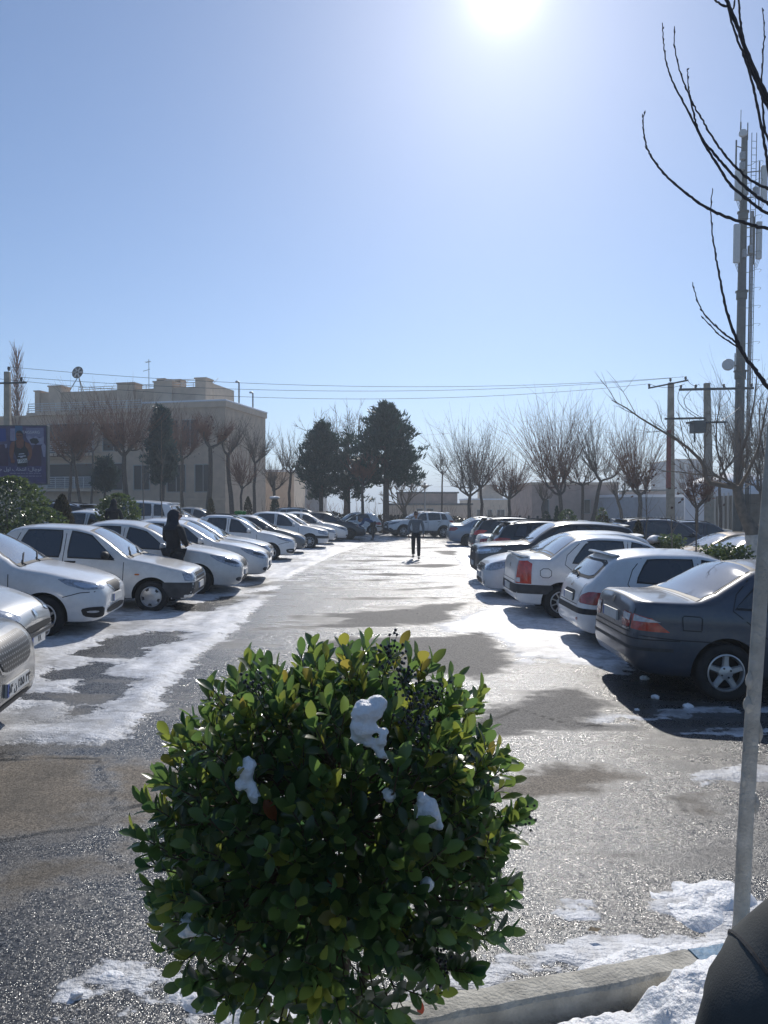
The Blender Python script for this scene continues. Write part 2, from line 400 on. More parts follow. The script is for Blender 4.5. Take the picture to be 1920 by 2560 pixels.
for k_ in ('snow',):
    b_ = M_snow.node_tree.nodes['Principled BSDF']; b_.inputs['Subsurface Weight'].default_value = 0.25; b_.inputs['Subsurface Radius'].default_value = (.05, .06, .07)
M_soil = mat('soil', (0.05, 0.042, 0.033), 0.95, var=.4, scale=15, bump=.8, bscale=30)
def make_kerb():
    ang = math.atan2(0.33, 1.05); c, s_ = math.cos(ang), math.sin(ang)
    mb = MB(); mb2 = MB()
    org = Vector((0.2, 2.62, 0))
    rng = random.Random(4)
    def block(m, u0, u1):
        n = 40; vs_ = []
        prof = [(-.02, -.25), (-.022, .06), (-.020, .128), (-.008, .142), (.075, .150), (.092, .146), (.1, .125), (.1, -.25)]
        for i in range(n + 1):
            u = u0 + (u1 - u0) * i / n
            for k, (q, z) in enumerate(prof):
                j = (noise.noise((u * 6, q * 20, z * 20)) * .007 + noise.noise((u * 25, q * 50, z * 50)) * .004) if 0 < k < 7 else 0
                x, y = org.x + u * c - (q + j) * s_, org.y + u * s_ + (q + j) * c
                vs_.append((x, y, gz(x, y) + z + j * .8))
        k = len(prof); f = [(i * k + a, i * k + a + 1, (i + 1) * k + a + 1, (i + 1) * k + a) for i in range(n) for a in range(k - 1)]
        f += [tuple(range(k)), tuple(n * k + a for a in range(k))[::-1]]
        m.add(vs_, f)
    for u0 in (-5.16, -4.15, -3.14, -2.13): block(mb, u0, u0 + 1.0)
    block(mb, -1.125, 1.13)
    for u0 in (1.14, 2.15, 3.16, 4.17): block(mb2, u0, u0 + 1.0)
    o = mb.build('kerb', M_conc, None, 30); tag(o, kind='structure')
    o = mb2.build('painted_kerb', M_blue, None, 30); tag(o, kind='structure')
    # planting bed on this side: soil sheet and the lumpy snow on it
    xs = np.arange(-6, 6.01, .06); ys = np.linspace(0, 1, 60)
    X, T = np.meshgrid(xs, ys); Y = -1.5 + T * (kerb_line(X) - .005 + 1.5)
    def sheet(name, Z, m, kind):
        ny, nx = X.shape; idx = np.arange(ny * nx).reshape(ny, nx)
        f = np.stack([idx[:-1, :-1], idx[:-1, 1:], idx[1:, 1:], idx[1:, :-1]], -1).reshape(-1, 4)
        o = mesh(name, np.stack([X, Y, Z], -1).reshape(-1, 3).tolist(), f.tolist(), None, m)
        for p in o.data.polygons: p.use_smooth = True
        return tag(o, kind=kind)
    base = gz(X, Y)
    sheet('planting_bed', base + .02 + .03 * vnoise(X, Y, 3, 7), M_soil, 'structure')
    def heap(name, Zf, x0, x1, y0, y1, st=.025):
        xs = np.arange(x0, x1, st); ys = np.arange(y0, y1, st); A, B = np.meshgrid(xs, ys); Z = Zf(A, B)
        ny, nx = A.shape; idx = np.arange(ny * nx).reshape(ny, nx)
        f = np.stack([idx[:-1, :-1], idx[:-1, 1:], idx[1:, 1:], idx[1:, :-1]], -1).reshape(-1, 4)
        o = mesh(name, np.stack([A, B, Z], -1).reshape(-1, 3).tolist(), f.tolist(), None, M_snow)
        for p in o.data.polygons: p.use_smooth = True
        return tag(o, kind='stuff')
    def lump(A, B): return .06 * vnoise(A, B, 3.1, 11) + .05 * np.abs(vnoise(A, B, 8, 12)) * 2 + .024 * np.abs(vnoise(A, B, 19, 13)) * 2 + .022 * vnoise(A, B, 30, 14) + .012 * vnoise(A, B, 55, 17)
    def bed(A, B):
        q = (kerb_line(A) - B) / 1.05
        e = np.clip((q - .028) / .07, 0, 1) ** .6
        return gz(A, B) - .08 + e * (.205 + .7 * lump(A, B)) * np.clip(1.2 + 2 * vnoise(A, B, 1.5, 15), .85, 1.4)
    heap('snow_bed', bed, -1.4, 2.6, 1.2, 3.35, .018)
    def lotside(A, B):
        q = (B - kerb_line(A)) / 1.05
        wd = .17 + .26 * (vnoise(A, B, 1.7, 16) + .5) * np.clip((A + .3) * 1.1, .7, 1.25)
        e = np.clip((wd - q) / .12, 0, 1) ** .6 * np.clip((q - .10) / .02, 0, 1)
        return gz(A, B) - .05 + e * (.075 + .55 * lump(A, B))
    heap('snow_ridge', lotside, -1.3, 3.0, 2.0, 4.2, .018)
    tri = gpoly(SNOW[7])
    def pile(A, B):
        v = sdf(A, B, tri) + .22 * vnoise(A, B, 4, 21) + .1 * vnoise(A, B, 11, 22)
        e = np.clip(v / .12, 0, 1) ** .7
        return gz(A, B) - .03 + e * (.045 + .6 * lump(A, B))
    heap('snow_pile', pile, .55, 2.4, 3.05, 4.6, .02)
    l0 = gpoly(SNOW[10]); l1 = gpoly(SNOW[13])
    def pile2(A, B):
        v = np.maximum(sdf(A, B, l0) , sdf(A, B, l1)) + .1 * vnoise(A, B, 7, 23)+ .06 * vnoise(A, B, 17, 24)
        e = np.clip(v / .09, 0, 1) ** .7
        return gz(A, B) - .03 + e * (.05 + .6 * lump(A, B))
    heap('snow_pile', pile2, -1.5, .2, 2.35, 3.7, .02)
make_kerb()
# ---------------------------------------------------------------- car builder
def pchip(pts):
    x = np.array([p[0] for p in pts], float); y = np.array([p[1] for p in pts], float)
    h = np.diff(x); dl = np.diff(y) / h; n = len(x); m = np.zeros(n)
    for i in range(1, n - 1):
        if dl[i - 1] * dl[i] > 0:
            w1, w2 = 2 * h[i] + h[i - 1], h[i] + 2 * h[i - 1]; m[i] = (w1 + w2) / (w1 / dl[i - 1] + w2 / dl[i])
    m[0] = dl[0]; m[-1] = dl[-1]
    def f(q):
        q = float(min(max(q, x[0]), x[-1])); i = min(max(int(np.searchsorted(x, q)) - 1, 0), n - 2)
        s_ = (q - x[i]) / h[i]; a = s_ * s_
        return float(y[i] * (1 + 2 * s_) * (1 - s_) ** 2 + h[i] * m[i] * s_ * (1 - s_) ** 2 + y[i + 1] * a * (3 - 2 * s_) + h[i] * m[i + 1] * a * (s_ - 1))
    return f
def chaikin(p, it=2, k=.25):
    for _ in range(it):
        q = []
        for i in range(len(p)):
            a, b = p[i], p[(i + 1) % len(p)]
            q.append(tuple(a[j] * (1 - k) + b[j] * k for j in range(len(a)))); q.append(tuple(a[j] * k + b[j] * (1 - k) for j in range(len(a))))
        p = q
    return p
def paint(name, col, dirt=.12, rough=.32, metal=0.0, dcol=(.30, .28, .25)):
    m = bpy.data.materials.new(name); m.use_nodes = True
    t = m.node_tree; b = t.nodes['Principled BSDF']; L = t.links.new
    tc = N(t, 'ShaderNodeTexCoord')
    n = N(t, 'ShaderNodeTexNoise'); n.inputs['Scale'].default_value = 3.0; n.inputs['Detail'].default_value = 8; n.inputs['Roughness'].default_value = .68
    L(tc.outputs['Object'], n.inputs['Vector'])
    mr = N(t, 'ShaderNodeMapRange'); mr.inputs[1].default_value = .38; mr.inputs[2].default_value = .72; mr.inputs[4].default_value = dirt * 2.6
    L(n.outputs['Fac'], mr.inputs[0])
    mx = N(t, 'ShaderNodeMix', data_type='RGBA'); L(mr.outputs[0], mx.inputs[0]); mx.inputs[6].default_value = (*col, 1); mx.inputs[7].default_value = (*dcol, 1)
    L(mx.outputs[2], b.inputs['Base Color'])
    b.inputs['Roughness'].default_value = rough; b.inputs['Metallic'].default_value = metal
    b.inputs['Coat Weight'].default_value = .8
    cr = N(t, 'ShaderNodeMapRange'); cr.inputs[1].default_value = .35; cr.inputs[2].default_value = .75; cr.inputs[3].default_value = .04; cr.inputs[4].default_value = .04 + dirt * 1.6
    L(n.outputs['Fac'], cr.inputs[0]); L(cr.outputs[0], b.inputs['Coat Roughness'])
    return m
PW = paint('white_paint', (.80, .80, .79), .11)
PW2 = paint('dusty_white_paint', (.74, .73, .70), .17)
PS = paint('silver_paint', (.42, .42, .41), .10, .35, .5)
PG = paint('grey_paint', (.13, .13, .125), .12, .38, .35)
PB = paint('black_paint', (.010, .010, .012), .05, .3)
PNAVY = paint('slate_blue_paint', (.045, .058, .085), .16, .35, .25, (.13, .125, .115))
PSB = paint('silver_blue_paint', (.22, .27, .34), .08, .3, .5)
PDB = paint('dark_blue_paint', (.012, .020, .045), .08, .3)
PGOLD = paint('beige_gold_paint', (.34, .23, .11), .14, .35, .3)
PMAR = paint('brown_paint', (.10, .055, .045), .12, .3, .3)
def glass(name, col, rough=.04, ior=1.5, dust_glare=.0, dcol=(.5, .52, .54)):
    m = bpy.data.materials.new(name); m.use_nodes = True; t = m.node_tree; b = t.nodes['Principled BSDF']; L = t.links.new
    b.inputs['Roughness'].default_value = rough; b.inputs['IOR'].default_value = ior; b.inputs['Base Color'].default_value = (*col, 1)
    b.inputs['Coat Weight'].default_value = 1; b.inputs['Coat Roughness'].default_value = .02
    tc = N(t, 'ShaderNodeTexCoord'); n = N(t, 'ShaderNodeTexNoise'); n.inputs['Scale'].default_value = 2.2; n.inputs['Detail'].default_value = 6
    L(tc.outputs['Object'], n.inputs['Vector'])
    mr = N(t, 'ShaderNodeMapRange'); mr.inputs[1].default_value = .3; mr.inputs[2].default_value = .75; mr.inputs[3].default_value = dust_glare * .5; mr.inputs[4].default_value = dust_glare * 1.4
    L(n.outputs['Fac'], mr.inputs[0])
    mx = N(t, 'ShaderNodeMix', data_type='RGBA'); L(mr.outputs[0], mx.inputs[0]); mx.inputs[6].default_value = (*col, 1); mx.inputs[7].default_value = (*dcol, 1)
    L(mx.outputs[2], b.inputs['Base Color'])
    return m
M_side = glass('side_glass', (.010, .014, .020), .03, 1.52, .03)
M_wind = glass('windscreen_glass', (.05, .06, .07), .05, 1.9, .42, (.50, .54, .58))  # pale dust tone also carries painted sky reflection and sunlit dash
M_rearg = glass('rear_glass', (.012, .014, .018), .06, 1.7, .10, (.25, .25, .27))
M_blk = mat('black_rubber', (.012, .012, .013), .6)
M_trim = mat('grey_plastic', (.045, .046, .048), .65, var=.35, scale=8, bump=.15, bscale=300)
M_tyre = mat('tyre_rubber', (.018, .018, .018), .85, var=.5, scale=9, bump=.3, bscale=60)
M_alloy = mat('alloy', (.52, .52, .52), .34, metal=.75, var=.2, scale=9)
M_dalloy = mat('dark_alloy', (.16, .16, .17), .4, metal=.7, var=.3, scale=9)
M_steel = mat('steel_wheel', (.04, .04, .042), .6, metal=.4, var=.4, scale=9)
M_chrome = mat('chrome', (.62, .63, .64), .12, metal=1.0)
M_lamp = mat('lamp_glass', (.36, .38, .41), .08, metal=.35, var=.35, scale=26, coat=1, detail=1)
M_lampd = mat('lamp_inner', (.06, .065, .075), .12, metal=.4, coat=1)
M_lampc = mat('lamp_reflector', (.75, .77, .8), .1, metal=.9, coat=1)
M_red = mat('red_lens', (.30, .012, .016), .12, var=.35, scale=18, coat=1)
M_ored = mat('orange_red_lens', (.52, .035, .014), .14, var=.25, scale=18, coat=1)
M_amber = mat('amber_lens', (.60, .16, .02), .15, coat=1)
M_clear = mat('clear_lens', (.55, .55, .56), .12, var=.25, scale=20, coat=1)
M_plate = mat('number_plate', (.62, .62, .60), .5, var=.1, scale=20)
def meshmat():
    m = bpy.data.materials.new('grille_mesh'); m.use_nodes = True; t = m.node_tree; b = t.nodes['Principled BSDF']; tc = N(t, 'ShaderNodeTexCoord')
    mp = N(t, 'ShaderNodeMapping'); mp.inputs['Scale'].default_value = (0, 1, 1.1); t.links.new(tc.outputs['Object'], mp.inputs[0])
    v = N(t, 'ShaderNodeTexVoronoi'); v.inputs['Scale'].default_value = 24; v.inputs['Randomness'].default_value = .12; t.links.new(mp.outputs[0], v.inputs['Vector'])
    r = N(t, 'ShaderNodeMapRange', interpolation_type='SMOOTHSTEP'); r.inputs[1].default_value = .27; r.inputs[2].default_value = .19; t.links.new(v.outputs['Distance'], r.inputs[0])
    x = N(t, 'ShaderNodeMix', data_type='RGBA'); x.inputs[6].default_value = (.010, .010, .011, 1); x.inputs[7].default_value = (.20, .205, .21, 1); t.links.new(r.outputs[0], x.inputs[0]); t.links.new(x.outputs[2], b.inputs['Base Color'])
    b.inputs['Roughness'].default_value = .45; return m
M_mesh = meshmat()
M_ink = mat('black_ink', (.012, .012, .014), .5)
M_pblue = mat('plate_blue', (.03, .08, .32), .5)
M_well = mat('wheel_well', (.010, .010, .010), .95)
PLAN = lambda L, a=.62, b=.66: [(0, a), (.02, a + .10), (.08, a + .215), (.22, .925), (.55, .982), (1.2, 1), (L - 1.3, 1), (L - .55, .975), (L - .2, .92), (L - .06, .84), (L - .015, .75), (L, b)]
def largest(vs_, fs_):
    """keep the biggest connected piece, without loose points."""
    par = list(range(len(vs_)))
    def find(a):
        while par[a] != a: par[a] = par[par[a]]; a = par[a]
        return a
    for f in fs_:
        for q in f[1:]: par[find(q)] = find(f[0])
    cnt = {}
    for f in fs_: cnt[find(f[0])] = cnt.get(find(f[0]), 0) + 1
    if not cnt: return [], []
    b = max(cnt, key=cnt.get); fs_ = [f for f in fs_ if find(f[0]) == b]
    use = sorted({i for f in fs_ for i in f}); mp = {u: k for k, u in enumerate(use)}
    return [vs_[u] for u in use], [tuple(mp[i] for i in f) for f in fs_]
class Body:
    def __init__(s, sp):
        s.sp = sp; s.L, s.W = sp['L'], sp['W']
        s.top = pchip(sp['top']); s.belt_ = pchip(sp['belt']); s.bot = pchip(sp['bot']); s.plan = pchip(sp.get('plan', PLAN(s.L)))
        s.low = pchip(sp.get('low', [(0, .90), (.1, .955), (.30, .99), (.5, 1.0), (.72, .99), (.88, .975), (1, .955)]))
        s.tum = sp.get('tumble', .30); s.cr = sp.get('crown', .045)
        xs = set(np.round(np.linspace(0, s.L, 56), 3)) | {0, .008, .02, .04, .07, .11, .16, .23} | {s.L - q for q in (0, .008, .02, .04, .07, .11, .16, .23)}
        xs |= {p[0] for p in sp['top']}
        xs = sorted(xs); q = [xs[0]]
        for x in xs[1:]:
            if x - q[-1] > .006: q.append(x)
        s.xs = q
        V = []; 
        for x in s.xs: V.append(s.section(x))
        k = len(V[0]); vs_ = [v for r in V for v in r]; fs_ = []; mi = []
        mf = sp.get('matf')
        for i in range(len(V) - 1):
            for j in range(k):
                j2 = (j + 1) % k
                f = (i * k + j, i * k + j2, (i + 1) * k + j2, (i + 1) * k + j); fs_.append(f)
                c = sum((Vector(vs_[a]) for a in f), Vector()) / 4
                mi.append(mf(s.L / 2 - c.x, abs(c.y), c.z) if mf else (1 if c.z < s.bot(s.L / 2 - c.x) + .012 and abs(c.y) < s.W * .4 else 0))
        fs_ += [tuple(range(k)), tuple((len(V) - 1) * k + j for j in range(k))[::-1]]; 
        mi += [mf(0, 0, .45) if mf else 0, mf(s.L, 0, .5) if mf else 0]
        s.vs, s.fs, s.mi = vs_, fs_, mi
        bm = bmesh.new(); bv = [bm.verts.new(v) for v in vs_]
        for f, m_ in zip(fs_, mi):
            try: fc = bm.faces.new([bv[a] for a in f]); fc.material_index = m_
            except ValueError: pass
        bmesh.ops.remove_doubles(bm, verts=bm.verts, dist=1e-5)
        bmesh.ops.recalc_face_normals(bm, faces=bm.faces)
        s.bm = bm; s.bvh = BVHTree.FromBMesh(bm)
    def edge(s, x):
        """belt, edge height, half width at the belt and at the roof edge."""
        w = s.W / 2 * s.plan(x); zt = s.top(x); crown = s.cr * (.6 if zt < 1.12 else 1)
        ze = zt - crown; zb = min(s.belt_(x), ze - .02)
        return w, zb, ze
    def section(s, x):
        w, zbelt, ze = s.edge(x); z0 = min(s.bot(x), zbelt - .05); X = s.L / 2 - x
        pts = []
        y0 = w * s.low(0)
        pts += [(0, z0), (y0 * .5, z0), (y0 * .96, z0)]
        for t in (.03, .1, .2, .32, .44, .55, .66, .77, .88, 1.0): pts.append((w * s.low(t), z0 + t * (zbelt - z0)))
        h = ze - zbelt; yb = w * s.low(1); rc = min(s.sp.get('rc', .09), h * .75); hs = h - rc
        for t in (.33, .66, 1.0): pts.append((yb - s.tum * hs * t, zbelt + hs * t))
        ys = yb - s.tum * hs; rh = min(.13, rc * 1.5 + .02)
        for a in (22, 45, 68, 90): pts.append((ys - s.tum * rc * math.sin(R(a)) * .6 - rh * (1 - math.cos(R(a))), zbelt + hs + rc * math.sin(R(a))))
        ye, zz = pts[-1]; crown = s.top(x) - ze
        for t in (.72, .45, .2): pts.append((ye * t, zz + crown * (1 - t * t)))
        pts.append((0, zz + crown))
        ring = [(X, y, z) for y, z in pts] + [(X, -y, z) for y, z in pts[-2:0:-1]]
        return ring
    def yroof(s, x):
        r = s.section(x); return abs(r[19][1])
    def zside(s, x):
        """highest z of the straight side glass at x."""
        w, zb, ze = s.edge(x); h = ze - zb; return ze - min(s.sp.get('rc', .09), h * .75) * .55
    # projection frames ------------------------------------------------
    def patch(s, frame, poly, off=.004, res=.05):
        """frame 'T' with (xf, y); 'S' with (xf, z) on the left side; 'F'/'B' with (y, z); a number is an angle with (x, y, z) points."""
        L2 = s.L / 2
        if frame == 'T':
            uv = [(L2 - a, b) for a, b in poly]; mk = lambda u, v: Vector((u, v, 4)); dr = Vector((0, 0, -1))
        elif frame == 'S':
            uv = [(L2 - a, b) for a, b in poly]; mk = lambda u, v: Vector((u, 4, v)); dr = Vector((0, -1, 0))
        elif frame == 'F':
            uv = list(poly); mk = lambda u, v: Vector((6, u, v)); dr = Vector((-1, 0, 0))
        elif frame == 'B':
            uv = list(poly); mk = lambda u, v: Vector((-6, u, v)); dr = Vector((1, 0, 0))
        else:
            a = R(frame); ca, sa = math.cos(a), math.sin(a)
            uv = [(-(L2 - p[0]) * sa + p[1] * ca, p[2]) for p in poly]
            mk = lambda u, v: Vector((6 * ca - u * sa, 6 * sa + u * ca, v)); dr = Vector((-ca, -sa, 0))
        # resample the outline, add inner points
        out = []
        for i in range(len(uv)):
            a, b = Vector(uv[i]), Vector(uv[(i + 1) % len(uv)]); n = max(1, int((b - a).length / res))
            out += [a + (b - a) * (k / n) for k in range(n)]
        nb = len(out)
        xs = [p.x for p in out]; ys = [p.y for p in out]
        for i in range(int((max(xs) - min(xs)) / res) + 1):
            for j in range(int((max(ys) - min(ys)) / res) + 1):
                out.append(Vector((min(xs) + (i + .5) * res, min(ys) + (j + .5) * res)))
        r = delaunay_2d_cdt(out, [(i, (i + 1) % nb) for i in range(nb)], [list(range(nb))], 1, 1e-5)
        vs_, ok = [], []
        for p in r[0]:
            hit = s.bvh.ray_cast(mk(p.x, p.y), dr, 12)
            if hit[0] is None: vs_.append(Vector()); ok.append(False)
            else: vs_.append(hit[0] + hit[1] * off if hit[1].dot(dr) < 0 else hit[0] - dr * off); ok.append(True)
        fs_ = []
        for f in r[2]:
            if not all(ok[i] for i in f): continue
            n = (vs_[f[1]] - vs_[f[0]]).cross(vs_[f[2]] - vs_[f[0]])
            if max((vs_[f[i]] - vs_[f[i - 1]]).length for i in range(len(f))) > .35 + res * 2: continue
            fs_.append(tuple(f) if n.dot(dr) < 0 else tuple(f)[::-1])
        return largest(vs_, fs_)
    def band(s, xc, a0, a1, z0, z1, off=.005, n=40, m=4):
        """a strip round an end of the car, cast outwards from a point on its axis."""
        V, Fc = [], []
        for i in range(n + 1):
            a = R(a0 + (a1 - a0) * i / n); d = Vector((math.cos(a), math.sin(a), 0))
            for j in range(m + 1):
                h = s.bvh.ray_cast(Vector((s.L / 2 - xc, 0, z0 + (z1 - z0) * j / m)), d, 6)
                V.append(h[0] + d * off if h[0] is not None else None)
        for i in range(n):
            for j in range(m):
                q = (i * (m + 1) + j, (i + 1) * (m + 1) + j, (i + 1) * (m + 1) + j + 1, i * (m + 1) + j + 1)
                if all(V[k] is not None for k in q): Fc.append(q)
        return largest([v if v is not None else Vector() for v in V], Fc)
    def ray(s, o, d):
        h = s.bvh.ray_cast(Vector(o), Vector(d), 12); return h[0], h[1]
def mirror(vf): return [Vector((v.x, -v.y, v.z)) for v in vf[0]], [f[::-1] for f in vf[1]]
def make_wheel(root, body, x, side, r, style):
    """tyre > rim"""
    wd = .195; y = side * (body.W / 2 * body.plan(body.L / 2 - x) - .015)
    rot = Matrix.Rotation(-side * PI / 2, 4, 'X'); M = rot
    mb = MB(); ri = r * .66
    prof = [(ri, -wd * .8), (ri + .01, -wd), (r * .86, -wd * 1.02), (r * .95, -wd), (r, -wd * .86), (r, -wd * .14), (r * .965, -.004), (r * .90, .012), (r * .80, .014), (ri + .018, .008), (ri, -.002), (ri - .004, -.03), (ri - .004, -wd * .8)]
    mb.lathe(prof, 36, M, 0, True)
    ty = mb.build('wheel', M_tyre, root, 50); ty.location = (x, y, r)
    mb = MB()
    mb.lathe([(0, -.13), (ri * .4, -.135), (ri * .92, -.15), (ri - .003, -.13)], 28, M, 1)        # dark drum behind the spokes
    mb.lathe([(ri - .004, -.06), (ri - .004, 0), (ri - .016, .004), (ri - .026, -.012), (ri - .03, -.06)], 36, M, 0)
    def spoke(a, w0, w1, r0, r1, h0, h1, mi=0, tw=0):
        q = []
        for (rr, ww, hh) in ((r0, w0, h0), (r1, w1, h1)):
            for sg, dz in ((-1, -.02), (1, -.02), (.62, .0), (-.62, 0)):
                u, v = rr, sg * ww; aa = a + (tw if rr == r1 else 0)
                q.append(M @ Vector((u * math.cos(aa) - v * math.sin(aa), u * math.sin(aa) + v * math.cos(aa), hh + dz)))
        mb.add(q, [(0, 1, 5, 4), (1, 2, 6, 5), (2, 3, 7, 6), (3, 0, 4, 7), (4, 5, 6, 7), (3, 2, 1, 0)], mi)
    m0, m1 = M_alloy, M_steel
    if style == 'star5':
        for k in range(5): spoke(2 * PI * k / 5 + .3, .042, .030, .03, ri - .018, -.006, -.010)
        for k in range(5): spoke(2 * PI * k / 5 + .3, .030, .046, ri * .72, ri - .014, -.012, -.012)
        mb.lathe([(0, .004), (.05, .002), (.075, -.008), (.08, -.03)], 20, M, 0)
        for k in range(4):
            a = 2 * PI * k / 4 + .5; mb.lathe([(0, .003), (.011, .003), (.011, -.01)], 8, M @ Matrix.Translation((.052 * math.cos(a), .052 * math.sin(a), .002)), 1)
    elif style == 'split5':
        for k in range(5):
            for e in (-.16, .16): spoke(2 * PI * k / 5 + .1 + e, .016, .022, .05, ri - .016, -.004, -.012, 0, e * .5)
        mb.lathe([(0, .003), (.06, 0), (.085, -.012), (.09, -.03)], 20, M, 0)
    elif style == 'multi':
        for k in range(9): spoke(2 * PI * k / 9, .012, .014, .05, ri - .016, -.004, -.014)
        mb.lathe([(0, .003), (.06, 0), (.08, -.012), (.085, -.03)], 20, M, 0)
    elif style == 'cover':
        mb.lathe([(0, .004), (.05, .006), (.08, .002), (ri * .86, -.012), (ri * .88, -.05)], 28, M, 0)
        for k in range(5):
            for e in (-.2, .2): spoke(2 * PI * k / 5 + .2 + e, .010, .005, .07, ri * .82, .006, -.006, 0, -e * .8)
            spoke(2 * PI * k / 5 + .2 + PI / 5, .03, .05, ri * .6, ri * .84, -.004, -.0075, 1)
    elif style == 'blade':
        for k in range(6):
            a = 2 * PI * k / 6 + .2; spoke(a, .036, .020, .04, ri - .016, .0, -.012, 0, .22); spoke(a + .42, .014, .010, .05, ri - .016, -.01, -.02, 1, .1)
        mb.lathe([(0, .006), (.05, .004), (.07, -.006), (.075, -.03)], 20, M, 0)
        for k in range(4):
            a = 2 * PI * k / 4; mb.lathe([(0, .006), (.012, .006), (.012, -.01)], 8, M @ Matrix.Translation((.05 * math.cos(a), .05 * math.sin(a), .003)), 1)
    else:  # plain pressed steel
        mb.lathe([(0, -.02), (.06, -.02), (.075, -.03), (ri * .62, -.035), (ri * .7, -.012), (ri * .82, -.02), (ri - .02, -.05)], 28, M, 0)
        m0 = M_steel
    mb.build('rim', [m0, m1], ty, 35)
    return ty
def arch_ring(xw, r, zc, w=.045, a0=-12, a1=192, n=26):
    o = [(xw + (r + w) * math.cos(R(a0 + (a1 - a0) * i / n)), zc + (r + w) * math.sin(R(a0 + (a1 - a0) * i / n))) for i in range(n + 1)]
    return o + [(xw + (r + .002) * math.cos(R(a1 - (a1 - a0) * i / n)), zc + (r + .002) * math.sin(R(a1 - (a1 - a0) * i / n))) for i in range(n + 1)]
def strip(pts, w):
    """closed outline of a polyline of width w"""
    a, b = [], []
    for i, p in enumerate(pts):
        q0 = Vector(pts[max(i - 1, 0)]); q1 = Vector(pts[min(i + 1, len(pts) - 1)]); t = (q1 - q0).normalized(); n = Vector((-t.y, t.x)) * w / 2
        a.append(tuple(Vector(p) + n)); b.append(tuple(Vector(p) - n))
    return a + b[::-1]
def circle(cx, cy, r, n=18, ry=None): return [(cx + r * math.cos(2 * PI * i / n), cy + (ry or r) * math.sin(2 * PI * i / n)) for i in range(n)]
def make_car(kind, sp, pm):
    root = empty(kind, (0, 0, 0)); root['proto'] = 1
    B = Body(sp); L, W = B.L, B.W; L2 = L / 2
    r = sp['r']; xf, xr = sp['fo'], sp['fo'] + sp['wb']
    # body with wheel arches cut out
    me = bpy.data.meshes.new('body'); B.bm.to_mesh(me)
    bo = link('body', me, None, [pm, M_trim, M_blk])
    cut = bmesh.new()
    for x in (xf, xr):
        wl = W / 2 * B.plan(x)
        for sg in (-1, 1):
            bmesh.ops.create_cone(cut, cap_ends=True, segments=40, radius1=r + sp.get('arch', .055), radius2=r + sp.get('arch', .055), depth=.42,
                                  matrix=Matrix.Translation((L2 - x, sg * (wl + .02 - .02), r + .01)) @ Matrix.Rotation(PI / 2, 4, 'X'))
    cm = bpy.data.meshes.new('cut'); cut.to_mesh(cm); cut.free()
    co = link('cut', cm, None, [M_well])
    bmod = bo.modifiers.new('b', 'BOOLEAN'); bmod.object = co; bmod.operation = 'DIFFERENCE'; bmod.solver = 'EXACT'
    try: bmod.material_mode = 'TRANSFER'
    except Exception: pass
    dg = bpy.context.evaluated_depsgraph_get(); nm = bpy.data.meshes.new_from_object(bo.evaluated_get(dg))
    bo.modifiers.clear(); bo.data = nm; nm.name = 'body'; bpy.data.objects.remove(co)
    smooth(nm, 32); bo.parent = root
    def part(name, frames, m, off=.004, res=.05, parent=None, both=False, sm=60):
        """frames: list of (frame, polygon); both makes a mirrored twin as a second part."""
        vs_, fs_ = [], []
        for fr, po in frames:
            v, f = B.patch(fr, po, off, res); k = len(vs_); vs_ += v; fs_ += [tuple(i + k for i in q) for q in f]
        if not fs_: return None
        o = mesh(name, vs_, fs_, parent or root, m, sm)
        if both:
            v, f = mirror((vs_, fs_)); o2 = mesh(name, v, f, parent or root, m, sm); return o, o2
        return o
    far = sp.get('far', False)
    # windscreen and rear window from the body's own outline
    def glassT(x0, x1, mg, ext=0):
        n = 7; a = [x0 + (x1 - x0) * i / n for i in range(n + 1)]
        lf = [(x, B.yroof(x) - mg + .035) for x in a]
        return lf + [(x, -y) for x, y in lf[::-1]]
    cw, rf, rr, ds = sp['cowl'], sp['roofF'], sp['roofR'], sp['deck']
    part('window_seal', [('T', glassT(cw - .03, rf + .03, .02))], M_blk, .003, .09)
    part('windscreen', [('T', chaikin(glassT(cw + .035, rf - .01, .055), 1))], M_wind, .006, .08)
    if sp.get('hatch'):
        zt, zl = B.top(rr) - .07, B.top(ds) - .02
        def rg(mg, z0, z1):
            ys = lambda z, x: B.yroof(x) - mg
            return [(ys(0, ds) , z0), (ys(0, rr) + .02, z1), (-ys(0, rr) - .02, z1), (-ys(0, ds), z0)]
        part('window_seal', [('B', chaikin(rg(-.03, zl, zt - .005), 1, .12))], M_blk, .003, .08)
        part('rear_window', [('B', chaikin(rg(.03, zl + .04, zt - .04), 2, .14))], M_rearg, .006, .08)
    else:
        part('window_seal', [('T', glassT(rr - .03, ds + .02, .02))], M_blk, .003, .09)
        part('rear_window', [('T', chaikin(glassT(rr + .01, ds - .03, .05), 1))], M_rearg, .006, .08)
    # side windows: (bottom x0, bottom x1, top x0, top x1)
    for (b0, b1, t0, t1) in sp['windows']:
        def outl(mg):
            n = 10; lo = []; up = []
            for i in range(n + 1):
                f = i / n; x = b0 + (b1 - b0) * f + mg * (1 - 2 * f); lo.append((x, B.edge(x)[1] + .012 + mg))
            for i in range(n + 1):
                f = i / n; x = t0 + (t1 - t0) * f + mg * (1 - 2 * f); up.append((x, max(B.zside(x) - .012 - mg, B.edge(x)[1] + .02 + mg)))
            return lo + up[::-1]
        s1 = part('window_seal', [('S', chaikin(outl(0), 1))], M_blk, .003, .08, both=True)
        s2 = part('side_window', [('S', chaikin(outl(.022), sp.get('wround', 2)))], M_side, .006, .08, both=True)
    # door gaps, handles
    for po in sp.get('gaps', []):
        part('door_gap', [('S', strip(po, .011))], M_blk, .0025, .08, both=True)
    for po in sp.get('tgaps', []):
        part('panel_gap', [('T', strip(po, .009))], M_blk, .0025, .06)
